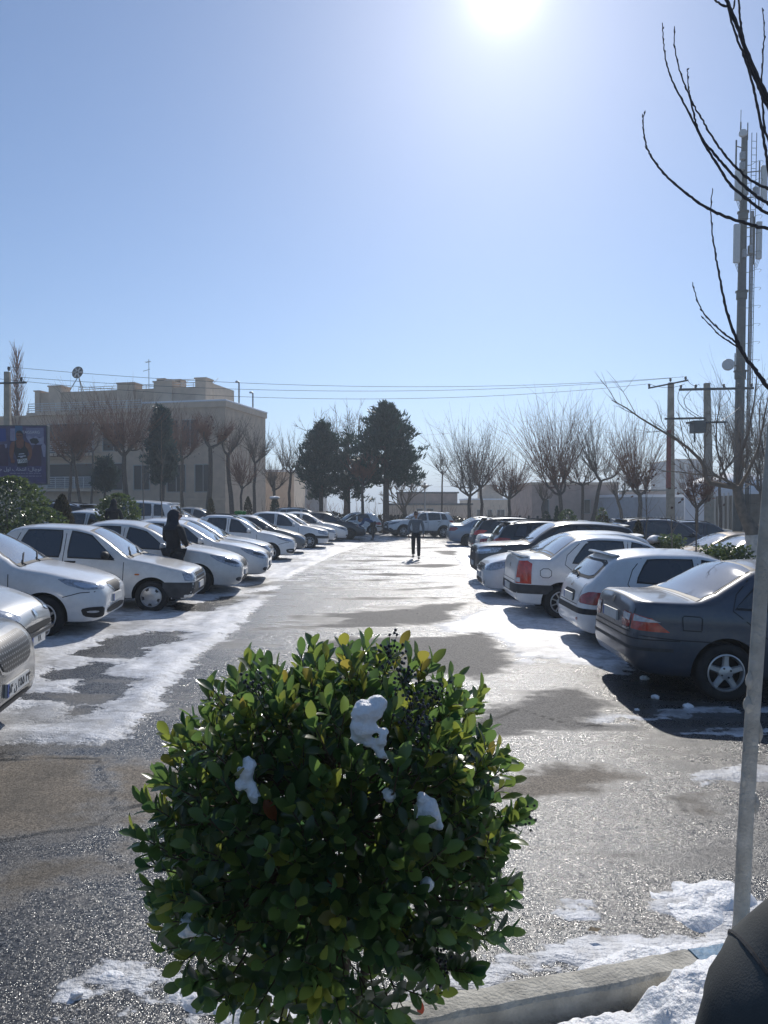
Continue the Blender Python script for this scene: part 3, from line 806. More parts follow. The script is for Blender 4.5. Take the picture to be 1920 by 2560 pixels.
    for (hx, hz) in sp.get('handles', []):
        for sg in (-1, 1):
            h, n = B.ray((L2 - hx, sg * 4, hz), (0, -sg, 0))
            if h is None: continue
            mb = MB(); mb.box(-.09, .09, -.012, .022, -.016, .016); o = mb.build('door_handle', sp.get('handle_m', M_blk), root); bevel(o, .008)
            o.location = h; 
            if sg < 0: o.rotation_euler = (0, 0, PI)
    for fr, nm_, po, m_, both in sp.get('extra', []):
        part(nm_, [(fr, po)] if not isinstance(fr, list) else fr, m_, sp.get('exoff', .005), .045, both=both)
    # mirrors
    if sp.get('mirror', True):
        for sg in (-1, 1):
            mx_ = sp.get('mirx', cw + .38); zb = B.edge(mx_)[1]; h, n = B.ray((L2 - mx_, sg * 4, zb + .02), (0, -sg, 0))
            if h is None: continue
            bm = bmesh.new(); bmesh.ops.create_uvsphere(bm, u_segments=14, v_segments=9, radius=1)
            for v in bm.verts:
                v.co = Vector((v.co.x * .075 + (.02 if v.co.x > 0 else 0), v.co.y * .105, v.co.z * .07))
                if v.co.x < -.02: v.co.x = -.02 - (v.co.x + .02) * 0
            o = bmobj('mirror', bm, root, sp.get('mirror_m', pm), 50); o.location = (h.x, h.y + sg * .10, h.z + .075)
            mb = MB(); mb.tube([(0, -sg * .12, -.06), (0, -sg * .02, -.03)], .022, 8); mb.build('mirror_arm', M_blk, o, 50)
    # wipers
    for yy in (.05, -.5) if not far else ():
        pts = []
        for i in range(6):
            x = cw + .02 + .06 * i / 5 + (.10 * i / 5); y = yy + .46 * i / 5; h, n = B.ray((L2 - x, y, 4), (0, 0, -1))
            if h: pts.append(h + n * .018)
        if len(pts) > 2: mb = MB(); mb.tube(pts, .008, 5); mb.tube([pts[0] + Vector((.05, -.02, -.02)), pts[0], pts[2] + Vector((0, 0, .012))], .009, 5); mb.build('wiper', M_blk, root, 50)
    # lamps, grille, bumpers
    for item in sp.get('front', []):
        fr, nm_, po, m_, both = item[:5]; off = item[5] if len(item) > 5 else .006
        o = part(nm_, [(fr, po)], m_, off, .035, both=both)
    for item in sp.get('rear', []):
        fr, nm_, po, m_, both = item[:5]; off = item[5] if len(item) > 5 else .006
        part(nm_, [(fr, po)], m_, off, .035, both=both)
    for (end, z, pw) in sp.get('plates', [('F', .45, .50), ('B', .80, .50)]):
        sg = 1 if end == 'F' else -1
        h, n = B.ray((sg * 6, 0, z), (-sg, 0, 0)); h2, _ = B.ray((sg * 6, 0, z + .055), (-sg, 0, 0)); h3, _ = B.ray((sg * 6, .24, z), (-sg, 0, 0))
        if h is None: continue
        xx = max(sg * q.x for q in (h, h2, h3) if q is not None)
        mb = MB(); mb.box(sg * (xx + .002) if sg > 0 else -(xx + .024), sg * (xx + .024) if sg > 0 else -(xx + .002), -pw / 2, pw / 2, z - .055, z + .055)
        o = mb.build('number_plate', M_plate, root)
        mb = MB(); e = sg * (xx + .0255)
        yl = pw / 2 if sg < 0 else -pw / 2
        s_ = 1 if sg < 0 else -1
        mb.box(min(e, sg * (xx + .02)), max(e, sg * (xx + .02)), min(yl, yl - s_ * .04), max(yl, yl - s_ * .04), z - .052, z + .052)
        mb.build('blue_band', M_pblue, o)
    for (nm_, xc, a0, a1, z0, z1, m_) in sp.get('bands', []):
        v, f = B.band(xc, a0, a1, z0, z1)
        if f: mesh(nm_, v, f, root, m_, 60)
    # rings round the arches
    for x in (xf, xr):
        if sp.get('arch_m'): part('arch_trim', [('S', arch_ring(x, r + sp.get('arch', .055), r + .01, sp.get('arch_w', .05)))], sp['arch_m'], .006, .05, both=True)
        for sg in (-1, 1): make_wheel(root, B, L2 - x, sg, r, sp.get('rim', 'star5'))
    if sp.get('rails'):
        x0, x1 = sp['rails']
        for sg in (-1, 1):
            pts = []
            for i in range(9):
                x = x0 + (x1 - x0) * i / 8; y = sg * (B.yroof(x) + .0); h, n = B.ray((L2 - x, y, 4), (0, 0, -1))
                pts.append(h + Vector((0, 0, .004 if i in (0, 8) else .045)))
            mb = MB(); mb.tube(pts, .016, 6); mb.build('roof_rail', sp.get('rail_m', M_blk), root, 50)
    if sp.get('spoiler'):
        x, z, ln, hw = sp['spoiler']; mb = MB(); vs_ = []; n = 12
        for i in range(n + 1):
            f = -1 + 2 * i / n; y = f * hw; k = 1 - .35 * abs(f) ** 3
            X = L2 - x
            vs_ += [(X + .10, y, z - .03), (X - ln * k, y, z + .012 - .02 * abs(f) ** 2), (X - ln * k - .012, y, z - .012 - .02 * abs(f) ** 2), (X - .02, y, z - .055)]
        fs_ = [(i * 4 + a, (i + 1) * 4 + a, (i + 1) * 4 + (a + 1) % 4, i * 4 + (a + 1) % 4) for i in range(n) for a in range(4)] + [(3, 2, 1, 0), tuple(n * 4 + a for a in range(4))]
        mb.add(vs_, fs_); o = mb.build('spoiler', pm, root, 40)
    if sp.get('antenna'):
        x, z = sp['antenna']; mb = MB(); mb.tube([(L2 - x, 0, z), (L2 - x - .22, 0, z + .28)], .004, 5); mb.build('antenna', M_blk, root)
    if sp.get('rwiper'):
        z = sp['rwiper']; pts = []
        for i in range(7):
            h, n = B.ray((-6, -.02 + .5 * i / 6, z + .05 * math.sin(i / 6 * PI)), (1, 0, 0)); pts.append(h + n * .02)
        mb = MB(); mb.tube(pts, .008, 5); mb.tube([pts[0] + Vector((-.02, 0, -.03)), pts[0], pts[3]], .012, 5); mb.build('wiper', M_blk, root, 50)
    if sp.get('post'): sp['post'](root, B, part)
    B.bm.free()
    return root
# ---------------------------------------------------------------- car models
def seams(belt, xs, z0=.24):
    return [[(x, z0 + .06), (x + dx * .3, z0 + .35), (x + dx, belt)] for x, dx in xs]
def clsd(p):
    a, b = Vector(p[-1]), Vector(p[0]); return p + [tuple(a + (b - a) * .93)]
SEDAN = dict(L=4.50, W=1.72, wb=2.67, fo=.86, r=.305, cowl=1.27, roofF=2.05, roofR=3.14, deck=3.80, rim='star5', arch=.05, tumble=.32,
    top=[(0, .60), (.03, .66), (.10, .72), (.35, .80), (.9, .895), (1.27, .945), (1.66, 1.19), (2.05, 1.385), (2.35, 1.445), (2.7, 1.455), (3.14, 1.41), (3.45, 1.25), (3.80, 1.06), (3.9, 1.045), (4.36, 1.045), (4.43, 1.02), (4.465, .94), (4.49, .80), (4.5, .66)],
    belt=[(0, .52), (.3, .68), (1.2, .84), (2.2, .89), (3.6, .955), (4.3, .965), (4.5, .60)],
    bot=[(0, .40), (.05, .27), (.3, .20), (4.1, .22), (4.4, .28), (4.5, .40)],
    low=[(0, .88), (.1, .945), (.30, .985), (.48, 1.0), (.62, 1.0), (.70, .985), (.88, .985), (1, .955)],
    windows=[(1.55, 2.45, 1.98, 2.38), (2.53, 3.20, 2.47, 3.00), (3.24, 3.46, 3.08, 3.12)], wround=1,
    gaps=[[(2.46, .3), (2.49, .7), (2.47, .9), (2.42, 1.36)], [(1.38, .32), (1.36, .6), (1.40, .84)], [(3.05, .62), (3.25, .78), (3.47, .95), (3.42, 1.12), (3.20, 1.345)],
          [(3.6, .62), (4.02, .63), (4.46, .66)]] + [clsd([(3.80, .73), (3.99, .735), (4.0, .87), (3.98, .885), (3.82, .88), (3.795, .86)])],
    handles=[(2.36, .80), (3.02, .84)],
    matf=lambda x, y, z: 1 if z < .245 else 0, bands=[('panel_gap', 3.75, 108, 252, .615, .626, M_blk), ('bumper_strip', 3.75, 112, 248, .50, .535, M_trim)],
    front=[(42, 'headlight', [(.02, .42, .575), (.05, .44, .70), (.12, .66, .715), (.42, .82, .70), (.40, .82, .60), (.12, .72, .57)], M_lamp, True),
           ('F', 'grille', chaikin([(-.36, .60), (.36, .60), (.38, .685), (-.38, .685)], 1), M_blk, False),
           ('F', 'bumper_strip', [(-.7, .46), (.7, .46), (.7, .50), (-.7, .50)], M_trim, False), ('F', 'intake', [(-.42, .29), (.42, .29), (.46, .38), (-.46, .38)], M_blk, False),
           (40, 'fog_lamp', [(.06, .52, .33), (.06, .54, .40), (.16, .66, .40), (.16, .65, .33)], M_lampd, True)],
    rear=[('B', 'tail_light', chaikin([(.40, .725), (.60, .72), (.62, .875), (.40, .885)], 1, .1), M_red, True), ('B', 'reverse_light', [(.42, .80), (.59, .795), (.60, .865), (.42, .872)], M_clear, True, .009),
          (140, 'tail_light', [(4.485, .635, .715), (4.47, .64, .875), (4.33, .80, .845), (4.16, .845, .705), (4.3, .83, .705)], M_ored, True),
          (140, 'reverse_light', [(4.47, .66, .80), (4.46, .66, .868), (4.33, .79, .835), (4.24, .82, .805)], M_clear, True, .009),
          ('B', 'panel_gap', strip([(-.64, .93), (-.62, .68), (.62, .68), (.64, .93)], .010), M_blk, False, .003), ('B', 'badge', circle(0, .955, .03, 10, .035), M_chrome, False, .010),
          ('B', 'badge', [(-.60, .695), (-.44, .695), (-.44, .715), (-.60, .715)], M_chrome, False, .010)],
    plates=[('F', .44, .5), ('B', .80, .5)], tgaps=[[(3.86, -.62), (3.86, .62)], [(4.42, -.62), (4.42, .62)]])
HATCH = dict(L=3.84, W=1.65, wb=2.44, fo=.76, r=.285, cowl=1.10, roofF=1.86, roofR=3.34, deck=3.66, hatch=True, rim='multi', arch=.05, tumble=.36, crown=.05,
    top=[(0, .52), (.02, .58), (.08, .66), (.4, .80), (.8, .905), (1.10, .965), (1.5, 1.20), (1.86, 1.375), (2.2, 1.43), (2.7, 1.425), (3.1, 1.385), (3.34, 1.335), (3.52, 1.18), (3.66, 1.00), (3.74, .92), (3.79, .80), (3.82, .66), (3.84, .52)],
    belt=[(0, .46), (.3, .64), (1.1, .84), (2, .88), (3.2, .96), (3.6, .93), (3.84, .47)],
    bot=[(0, .34), (.05, .25), (.3, .20), (3.5, .22), (3.78, .28), (3.84, .36)],
    windows=[(1.38, 2.18, 1.84, 2.14), (2.27, 3.10, 2.24, 2.92)], wround=3,
    gaps=[[(2.2, .3), (2.23, .7), (2.22, .88), (2.18, 1.34)], [(1.26, .32), (1.22, .6), (1.25, .84)], [(2.92, .62), (3.05, .75), (3.20, .95), (3.12, 1.15), (2.98, 1.31)]] + [clsd(circle(3.38, .80, .075, 14))],
    handles=[(2.10, .80), (2.98, .90)],
    matf=lambda x, y, z: 1 if z < .24 else 0, bands=[('bumper_strip', 3.15, 113, 247, .505, .585, M_blk)],
    front=[(46, 'headlight', chaikin([(.05, .36, .60), (.20, .46, .69), (.70, .68, .80), (.66, .74, .76), (.36, .74, .66), (.10, .60, .56)], 1, .15), M_lamp, True),
           ('F', 'intake', chaikin([(-.50, .405), (.50, .405), (.56, .49), (-.56, .49)], 1), M_blk, False), ('F', 'grille_bar', chaikin([(-.62, .36), (.62, .36), (.62, .40), (-.62, .40)], 1), M_trim, False, .03),
           ('F', 'lower_intake', chaikin([(-.45, .27), (.45, .27), (.5, .335), (-.5, .335)], 1), M_blk, False), ('F', 'badge', circle(0, .60, .045, 10), M_chrome, False, .012),
           (44, 'fog_lamp', chaikin([(.06, .56, .30), (.06, .57, .385), (.17, .68, .385), (.17, .67, .30)], 1), M_lampd, True)],
    rear=[(142, 'tail_light', chaikin([(3.78, .50, .66), (3.74, .52, .76), (3.62, .64, .83), (3.38, .80, .81), (3.36, .80, .70), (3.6, .77, .64)], 1, .16), M_red, True),
          ('B', 'panel_gap', strip([(-.55, .93), (-.48, .62), (.48, .62), (.55, .93)], .010), M_blk, False, .003), ('B', 'badge', circle(0, .87, .032, 10), M_chrome, False, .012),
          (146, 'fog_light', circle(0, 0, .01, 3) and [(3.82, .50, .405), (3.82, .505, .445), (3.80, .55, .445), (3.80, .55, .405)], M_red, True),
          ('B', 'plate_recess', chaikin([(-.30, .64), (.30, .64), (.27, .80), (-.27, .80)], 1, .12), M_trim, False, .004)],
    plates=[('F', .31, .46), ('B', .70, .46)], spoiler=(3.32, 1.37, .12, .50), rwiper=.985)
LOGAN = dict(L=4.25, W=1.74, wb=2.63, fo=.80, r=.305, cowl=1.14, roofF=1.90, roofR=3.13, deck=3.62, rim='multi', arch=.05, tumble=.24, crown=.04, rc=.07,
    top=[(0, .62), (.03, .70), (.10, .77), (.4, .87), (.9, .97), (1.14, 1.01), (1.5, 1.24), (1.90, 1.45), (2.25, 1.515), (2.7, 1.525), (3.13, 1.47), (3.4, 1.30), (3.62, 1.13), (3.7, 1.105), (4.08, 1.10), (4.16, 1.08), (4.20, .98), (4.23, .75), (4.25, .60)],
    belt=[(0, .54), (.25, .72), (1.1, .90), (2.2, .94), (3.6, 1.0), (4.1, 1.0), (4.25, .55)],
    bot=[(0, .40), (.05, .28), (.3, .22), (3.9, .24), (4.18, .30), (4.25, .40)],
    windows=[(1.42, 2.22, 1.84, 2.18), (2.32, 3.28, 2.30, 2.98)], wround=1,
    gaps=[[(2.26, .3), (2.29, .7), (2.27, .94), (2.24, 1.42)], [(1.28, .32), (1.26, .6), (1.30, .9)], [(2.96, .62), (3.1, .76), (3.38, .98), (3.34, 1.15), (3.06, 1.42)]] + [clsd(chaikin([(3.62, .74), (3.82, .74), (3.82, .90), (3.62, .90)], 1))],
    handles=[(2.14, .86), (3.0, .90)],
    matf=lambda x, y, z: 1 if z < .25 else 0, bands=[('bumper_strip', 3.35, 106, 254, .44, .605, M_trim), ('bumper_strip', .85, -72, 72, .45, .565, M_trim)],
    front=[(44, 'headlight', chaikin([(.03, .44, .60), (.07, .46, .72), (.2, .66, .78), (.46, .82, .80), (.44, .83, .66), (.14, .73, .59)], 1, .12), M_lamp, True),
           ('F', 'grille', chaikin([(-.36, .60), (.36, .60), (.42, .70), (-.42, .70)], 1), M_blk, False), ('F', 'intake', chaikin([(-.45, .30), (.45, .30), (.5, .42), (-.5, .42)], 1), M_blk, False),
           ('F', 'badge', [(0, .60), (.04, .65), (0, .70), (-.04, .65)], M_chrome, False, .012)],
    rear=[(138, 'tail_light', [(4.235, .66, .62), (4.19, .66, 1.02), (4.11, .82, 1.03), (4.02, .84, .98), (4.02, .86, .62)], M_ored, True),
          (150, 'reverse_light', [(4.23, .68, .64), (4.225, .68, .72), (4.19, .76, .72), (4.19, .77, .64)], M_clear, True, .010),
          ('B', 'panel_gap', strip([(-.62, 1.05), (-.60, .66), (.60, .66), (.62, 1.05)], .010), M_blk, False, .003), ('B', 'badge', circle(0, .90, .04, 10), M_chrome, False, .012)],
    plates=[('F', .45, .5), ('B', .52, .46)], spoiler=(4.06, 1.135, .15, .66))
SANDERO = dict(LOGAN, L=4.02, roofR=3.42, deck=3.76, hatch=True, rim='split5', spoiler=(3.40, 1.47, .10, .52),
    top=[(0, .56), (.02, .64), (.08, .73), (.3, .86), (.8, .98), (1.14, 1.03), (1.5, 1.26), (1.90, 1.45), (2.25, 1.515), (2.8, 1.53), (3.42, 1.44), (3.62, 1.25), (3.76, 1.08), (3.88, 1.0), (3.95, .9), (4.0, .75), (4.02, .6)],
    belt=[(0, .48), (.25, .70), (1.1, .90), (2.2, .94), (3.5, 1.0), (3.8, .98), (4.02, .55)], bot=[(0, .36), (.05, .26), (.3, .22), (3.7, .24), (3.96, .30), (4.02, .40)],
    matf=lambda x, y, z: 1 if z < .25 else 0, gaps=LOGAN['gaps'][:2] + [[(3.0, .62), (3.12, .76), (3.34, .98), (3.28, 1.2), (3.1, 1.42)]],
    bands=[], front=[(44, 'headlight', chaikin([(.05, .38, .62), (.10, .42, .72), (.3, .66, .80), (.60, .83, .84), (.52, .84, .72), (.2, .76, .62)], 1, .14), M_lamp, True),
           ('F', 'grille', chaikin([(-.30, .58), (.30, .58), (.40, .69), (.36, .73), (-.36, .73), (-.40, .69)], 1), M_blk, False), ('F', 'grille_bar', strip([(-.36, .63), (0, .615), (.36, .63)], .02), M_chrome, False, .012),
           ('F', 'grille_bar', strip([(-.37, .68), (0, .665), (.37, .68)], .02), M_chrome, False, .012), ('F', 'badge', [(0, .59), (.045, .65), (0, .71), (-.045, .65)], M_chrome, False, .016),
           ('F', 'intake', chaikin([(-.40, .29), (.40, .29), (.46, .42), (-.46, .42)], 1), M_blk, False), (42, 'fog_lamp', [(.07 + .0 * i, .57 + .045 * math.cos(i * PI / 5), .36 + .05 * math.sin(i * PI / 5)) for i in range(10)], M_lampc, True)],
    rear=[(140, 'tail_light', chaikin([(3.97, .60, .72), (3.86, .62, 1.0), (3.66, .80, 1.03), (3.7, .84, .74)], 1, .14), M_red, True)], plates=[('F', .50, .46), ('B', .62, .46)])
PRIDE = dict(L=3.95, W=1.60, wb=2.35, fo=.70, r=.272, cowl=1.10, roofF=1.78, roofR=3.02, deck=3.42, rim='cover', arch=.055, tumble=.30, crown=.035, rc=.06,
    plan=[(0, .80), (.02, .86), (.06, .90), (.16, .945), (.5, .98), (1.1, 1), (2.8, 1), (3.5, .98), (3.8, .95), (3.9, .90), (3.95, .82)],
    top=[(0, .58), (.03, .66), (.08, .71), (.4, .80), (.8, .885), (1.10, .94), (1.45, 1.20), (1.78, 1.385), (2.1, 1.44), (2.6, 1.45), (3.02, 1.41), (3.24, 1.22), (3.42, 1.05), (3.5, 1.0), (3.84, .98), (3.9, .93), (3.93, .75), (3.95, .58)],
    belt=[(0, .52), (.25, .64), (1.05, .85), (2.0, .885), (3.3, .92), (3.8, .90), (3.95, .53)],
    bot=[(0, .40), (.05, .26), (.3, .22), (3.7, .24), (3.9, .30), (3.95, .40)],
    windows=[(1.30, 2.12, 1.72, 2.08), (2.22, 2.98, 2.20, 2.80)], wround=0,
    gaps=[[(2.15, .3), (2.17, .7), (2.17, .89), (2.15, 1.38)], [(1.20, .32), (1.17, .6), (1.17, .85)], [(2.62, .6), (2.75, .72), (3.06, .9), (2.88, 1.36)]],
    handles=[(2.05, .84), (2.70, .86)], mirror_m=M_blk,
    matf=lambda x, y, z: 1 if z < .25 else 0, bands=[('bumper', .80, -70, 70, .262, .525, M_trim), ('bumper', 3.2, 112, 248, .28, .50, M_trim)],
    front=[('F', 'headlight', chaikin([(.42, .545), (.70, .545), (.70, .675), (.42, .675)], 1, .08), M_lamp, True), (80, 'headlight', [(.045, .72, .545), (.05, .70, .675), (.20, .75, .68), (.15, .75, .555)], M_lamp, True),
           ('F', 'grille', [(-.40, .555), (.40, .555), (.40, .67), (-.40, .67)], M_blk, False), ('F', 'grille_bar', [(-.38, .60), (.38, .60), (.38, .625), (-.38, .625)], M_chrome, False, .010),
           ('S', 'side_repeater', chaikin([(.90, .635), (.98, .635), (.98, .665), (.90, .665)], 1), M_amber, True, .008)],
    rear=[('B', 'tail_light', [(.42, .66), (.70, .66), (.70, .84), (.42, .84)], M_red, True)], plates=[('F', .44, .46), ('B', .72, .46)])
SAINA = dict(L=3.98, W=1.64, wb=2.35, fo=.78, r=.285, cowl=1.14, roofF=1.88, roofR=3.05, deck=3.48, rim='blade', arch=.045, tumble=.32, crown=.045,
    top=[(0, .60), (.02, .66), (.07, .72), (.3, .81), (.7, .91), (1.14, .985), (1.5, 1.23), (1.88, 1.41), (2.2, 1.475), (2.6, 1.48), (3.05, 1.42), (3.28, 1.24), (3.48, 1.10), (3.56, 1.07), (3.84, 1.06), (3.91, 1.02), (3.95, .85), (3.98, .62)],
    belt=[(0, .52), (.3, .68), (1.1, .87), (2.1, .91), (3.4, .97), (3.85, .96), (3.98, .56)],
    bot=[(0, .38), (.05, .25), (.3, .20), (3.7, .22), (3.92, .30), (3.98, .40)],
    windows=[(1.40, 2.14, 1.82, 2.10), (2.24, 2.98, 2.22, 2.82)], wround=2,
    gaps=[[(2.18, .3), (2.20, .7), (2.19, .91), (2.16, 1.42)], [(1.26, .32), (1.22, .55), (1.24, .86)], [(2.72, .62), (2.86, .76), (3.10, .96), (3.04, 1.15), (2.90, 1.40)], [(.12, .63), (.30, .62), (.52, .56)]],
    handles=[(2.05, .84), (2.82, .88)], handle_m=PW,
    matf=lambda x, y, z: 1 if z < .22 else 0,
    front=[(54, 'headlight', chaikin([(.06, .44, .665), (.10, .50, .715), (.36, .70, .79), (.60, .78, .81), (.46, .79, .725), (.22, .74, .655)], 1, .12), M_lamp, True),
           (54, 'lamp_inner', chaikin([(.12, .56, .685), (.16, .60, .71), (.36, .73, .765), (.40, .76, .74), (.24, .74, .68)], 1, .2), M_lampc, True, .010),
           ('F', 'grille', chaikin([(-.30, .70), (-.12, .585), (.12, .585), (.30, .70), (.26, .725), (-.26, .725)], 1, .12), M_blk, False), ('F', 'grille_bar', strip([(-.31, .69), (-.12, .582), (.12, .582), (.31, .69)], .018), M_chrome, False, .012),
           ('F', 'intake', chaikin([(-.42, .29), (.42, .29), (.46, .40), (-.46, .40)], 1), M_blk, False), ('F', 'intake_slat', [(-.4, .335), (.4, .335), (.4, .35), (-.4, .35)], M_trim, False, .016),
           (50, 'fog_lamp', chaikin([(.07, .50, .285), (.07, .52, .42), (.20, .70, .425), (.30, .75, .40), (.26, .74, .30), (.14, .64, .27)], 1, .18), M_blk, True, .008), (50, 'fog_bulb', chaikin([(.12, .60, .345), (.13, .61, .375), (.24, .72, .375), (.22, .71, .345)], 1), M_clear, True, .014)],
    rear=[(140, 'tail_light', chaikin([(3.94, .52, .76), (3.90, .54, .93), (3.64, .78, .95), (3.5, .80, .86), (3.7, .79, .76)], 1, .14), M_red, True)], plates=[('F', .50, .46), ('B', .80, .46)])
ROUND = dict(L=4.45, W=1.75, wb=2.62, fo=.88, r=.30, cowl=1.20, roofF=2.0, roofR=3.10, deck=3.72, rim='star5', arch=.045, tumble=.34, crown=.05,
    top=[(0, .58), (.02, .64), (.08, .71), (.3, .81), (.8, .93), (1.20, .985), (1.6, 1.21), (2.0, 1.40), (2.35, 1.465), (2.7, 1.475), (3.10, 1.42), (3.4, 1.28), (3.72, 1.12), (3.85, 1.085), (4.28, 1.07), (4.37, 1.02), (4.42, .84), (4.45, .62)],
    belt=[(0, .50), (.3, .68), (1.2, .87), (2.2, .91), (3.6, .98), (4.25, .96), (4.45, .56)],
    bot=[(0, .36), (.05, .25), (.3, .20), (4.1, .22), (4.38, .30), (4.45, .40)],
    windows=[(1.46, 2.36, 1.92, 2.30), (2.46, 3.30, 2.44, 3.00)], wround=2,
    gaps=[[(2.40, .3), (2.43, .7), (2.41, .92), (2.37, 1.41)], [(1.30, .32), (1.28, .6), (1.31, .87)], [(3.0, .62), (3.15, .78), (3.40, .98), (3.32, 1.16), (3.12, 1.38)]],
    handles=[(2.28, .84), (3.06, .88)], handle_m=PW, matf=lambda x, y, z: 1 if z < .22 else 0,
    front=[(50, 'headlight', chaikin([(.05, .40, .60), (.12, .48, .72), (.40, .70, .80), (.68, .80, .83), (.46, .83, .70), (.16, .72, .58)], 1, .16), M_lamp, True),
           (50, 'lamp_inner', chaikin([(.12, .52, .63), (.18, .58, .69), (.38, .73, .745), (.36, .77, .69)], 1, .2), M_lampd, True, .010),
           ('F', 'grille', chaikin([(-.22, .56), (.22, .56), (.30, .70), (-.30, .70)], 1, .15), M_blk, False), ('F', 'grille_bar', clsd and strip([(-.30, .70), (-.22, .555), (.22, .555), (.30, .70)], .022), M_chrome, False, .012),
           ('F', 'intake', chaikin([(-.45, .27), (.45, .27), (.52, .38), (-.52, .38)], 1), M_blk, False), (44, 'fog_lamp', chaikin([(.08, .52, .30), (.08, .54, .38), (.18, .68, .38), (.18, .67, .30)], 1), M_lampd, True)],
    rear=[(142, 'tail_light', chaikin([(4.41, .56, .76), (4.37, .58, .92), (4.10, .80, .96), (3.98, .83, .88), (4.2, .83, .76)], 1, .14), M_red, True)], plates=[('F', .45, .5), ('B', .80, .5)])
SUV = dict(L=4.42, W=1.84, wb=2.64, fo=.90, r=.345, cowl=1.30, roofF=2.05, roofR=3.95, deck=4.22, hatch=True, rim='split5', arch=.05, tumble=.28, crown=.05,
    top=[(0, .72), (.02, .80), (.08, .88), (.35, .97), (.9, 1.06), (1.30, 1.11), (1.68, 1.37), (2.05, 1.56), (2.4, 1.625), (2.9, 1.635), (3.5, 1.60), (3.95, 1.53), (4.12, 1.34), (4.22, 1.17), (4.30, 1.08), (4.37, .92), (4.40, .76), (4.42, .62)],
    belt=[(0, .62), (.3, .82), (1.2, .98), (2.2, 1.03), (3.7, 1.12), (4.1, 1.08), (4.42, .56)],
    bot=[(0, .44), (.05, .33), (.3, .26), (4.1, .28), (4.36, .36), (4.42, .46)],
    windows=[(1.60, 2.42, 2.02, 2.38), (2.52, 3.32, 2.50, 3.28), (3.40, 3.80, 3.36, 3.64)], wround=2, gaps=[[(2.46, .4), (2.49, .8), (2.47, 1.04), (2.44, 1.55)], [(1.42, .42), (1.40, .7), (1.44, .98)], [(3.1, .75), (3.3, .92), (3.38, 1.1), (3.34, 1.5)]],
    handles=[(2.34, .95), (3.2, 1.0)], mirx=1.72, arch_m=M_trim, arch_w=.055, matf=lambda x, y, z: 1 if z < .40 or (x < .5 and z < .46) else 0, rails=(2.15, 3.8),
    front=[(48, 'headlight', chaikin([(.05, .44, .74), (.12, .50, .84), (.42, .76, .93), (.68, .86, .96), (.50, .88, .86), (.18, .78, .74)], 1, .14), M_lamp, True),
           (48, 'lamp_inner', chaikin([(.12, .56, .775), (.18, .62, .83), (.42, .80, .89), (.40, .84, .84)], 1, .2), M_lampd, True, .010),
           ('F', 'grille', chaikin([(-.40, .72), (.40, .72), (.44, .80), (.40, .87), (-.40, .87), (-.44, .80)], 1, .15), M_blk, False), ('F', 'grille_bar', strip([(-.42, .80), (.42, .80)], .022), M_chrome, False, .014),
           ('F', 'badge', circle(0, .80, .055, 12, .035), M_chrome, False, .018), ('F', 'intake', chaikin([(-.60, .40), (.60, .40), (.66, .52), (-.66, .52)], 1), M_blk, False),
           (44, 'fog_lamp', chaikin([(.08, .58, .46), (.08, .60, .55), (.20, .76, .55), (.20, .75, .46)], 1), M_lampd, True)],
    rear=[(140, 'tail_light', chaikin([(4.37, .52, .90), (4.33, .54, 1.03), (4.10, .80, 1.10), (3.86, .88, 1.08), (4.0, .88, .98), (4.2, .87, .90)], 1, .14), M_ored, True),
          ('B', 'panel_gap', strip([(-.62, 1.1), (-.58, .62), (.58, .62), (.62, 1.1)], .010), M_blk, False, .003), (146, 'reflector', [(4.41, .60, .52), (4.41, .60, .56), (4.37, .76, .56), (4.37, .76, .52)], M_red, True)],
    plates=[('F', .58, .5), ('B', .84, .5)], spoiler=(3.92, 1.575, .16, .60))
BOXSUV = dict(SUV, L=4.33, arch_m=M_trim, W=1.81, rails=None, spoiler=(3.86, 1.62, .08, .58), deck=4.12, roofR=3.88,
    top=[(0, .84), (.015, .92), (.05, .98), (.3, 1.045), (.9, 1.10), (1.30, 1.14), (1.66, 1.40), (2.0, 1.60), (2.4, 1.675), (2.9, 1.69), (3.5, 1.66), (3.88, 1.60), (4.02, 1.40), (4.12, 1.20), (4.2, 1.12), (4.27, .96), (4.31, .8), (4.33, .62)],
    belt=[(0, .74), (.3, .94), (1.2, 1.02), (2.2, 1.06), (3.7, 1.14), (4.05, 1.10), (4.33, .56)], bot=[(0, .44), (.05, .33), (.3, .26), (4.0, .28), (4.27, .36), (4.33, .46)], plan=PLAN(4.33, .70),
    front=[(46, 'headlight', chaikin([(.03, .50, .80), (.05, .52, .93), (.30, .78, .96), (.62, .87, .97), (.50, .88, .85), (.12, .80, .79)], 1, .12), M_lamp, True),
           (46, 'lamp_inner', chaikin([(.07, .60, .835), (.10, .64, .90), (.34, .82, .93), (.34, .84, .87)], 1, .2), M_lampc, True, .010),
           ('F', 'grille', chaikin([(-.46, .60), (.46, .60), (.52, .78), (.46, .93), (-.46, .93), (-.52, .78)], 1, .15), M_blk, False)] + [('F', 'grille_bar', strip([(-.46, z), (.46, z)], .018), M_trim, False, .014) for z in (.66, .72, .78, .84, .90)] +
          [('F', 'badge', circle(0, .84, .08, 12, .04), M_chrome, False, .020), ('F', 'intake', chaikin([(-.60, .38), (.60, .38), (.66, .50), (-.66, .50)], 1), M_blk, False), (44, 'fog_lamp', chaikin([(.08, .60, .46), (.08, .62, .55), (.20, .78, .55), (.20, .77, .46)], 1), M_lampd, True)],
    plates=[('F', .52, .5), ('B', .84, .5)])
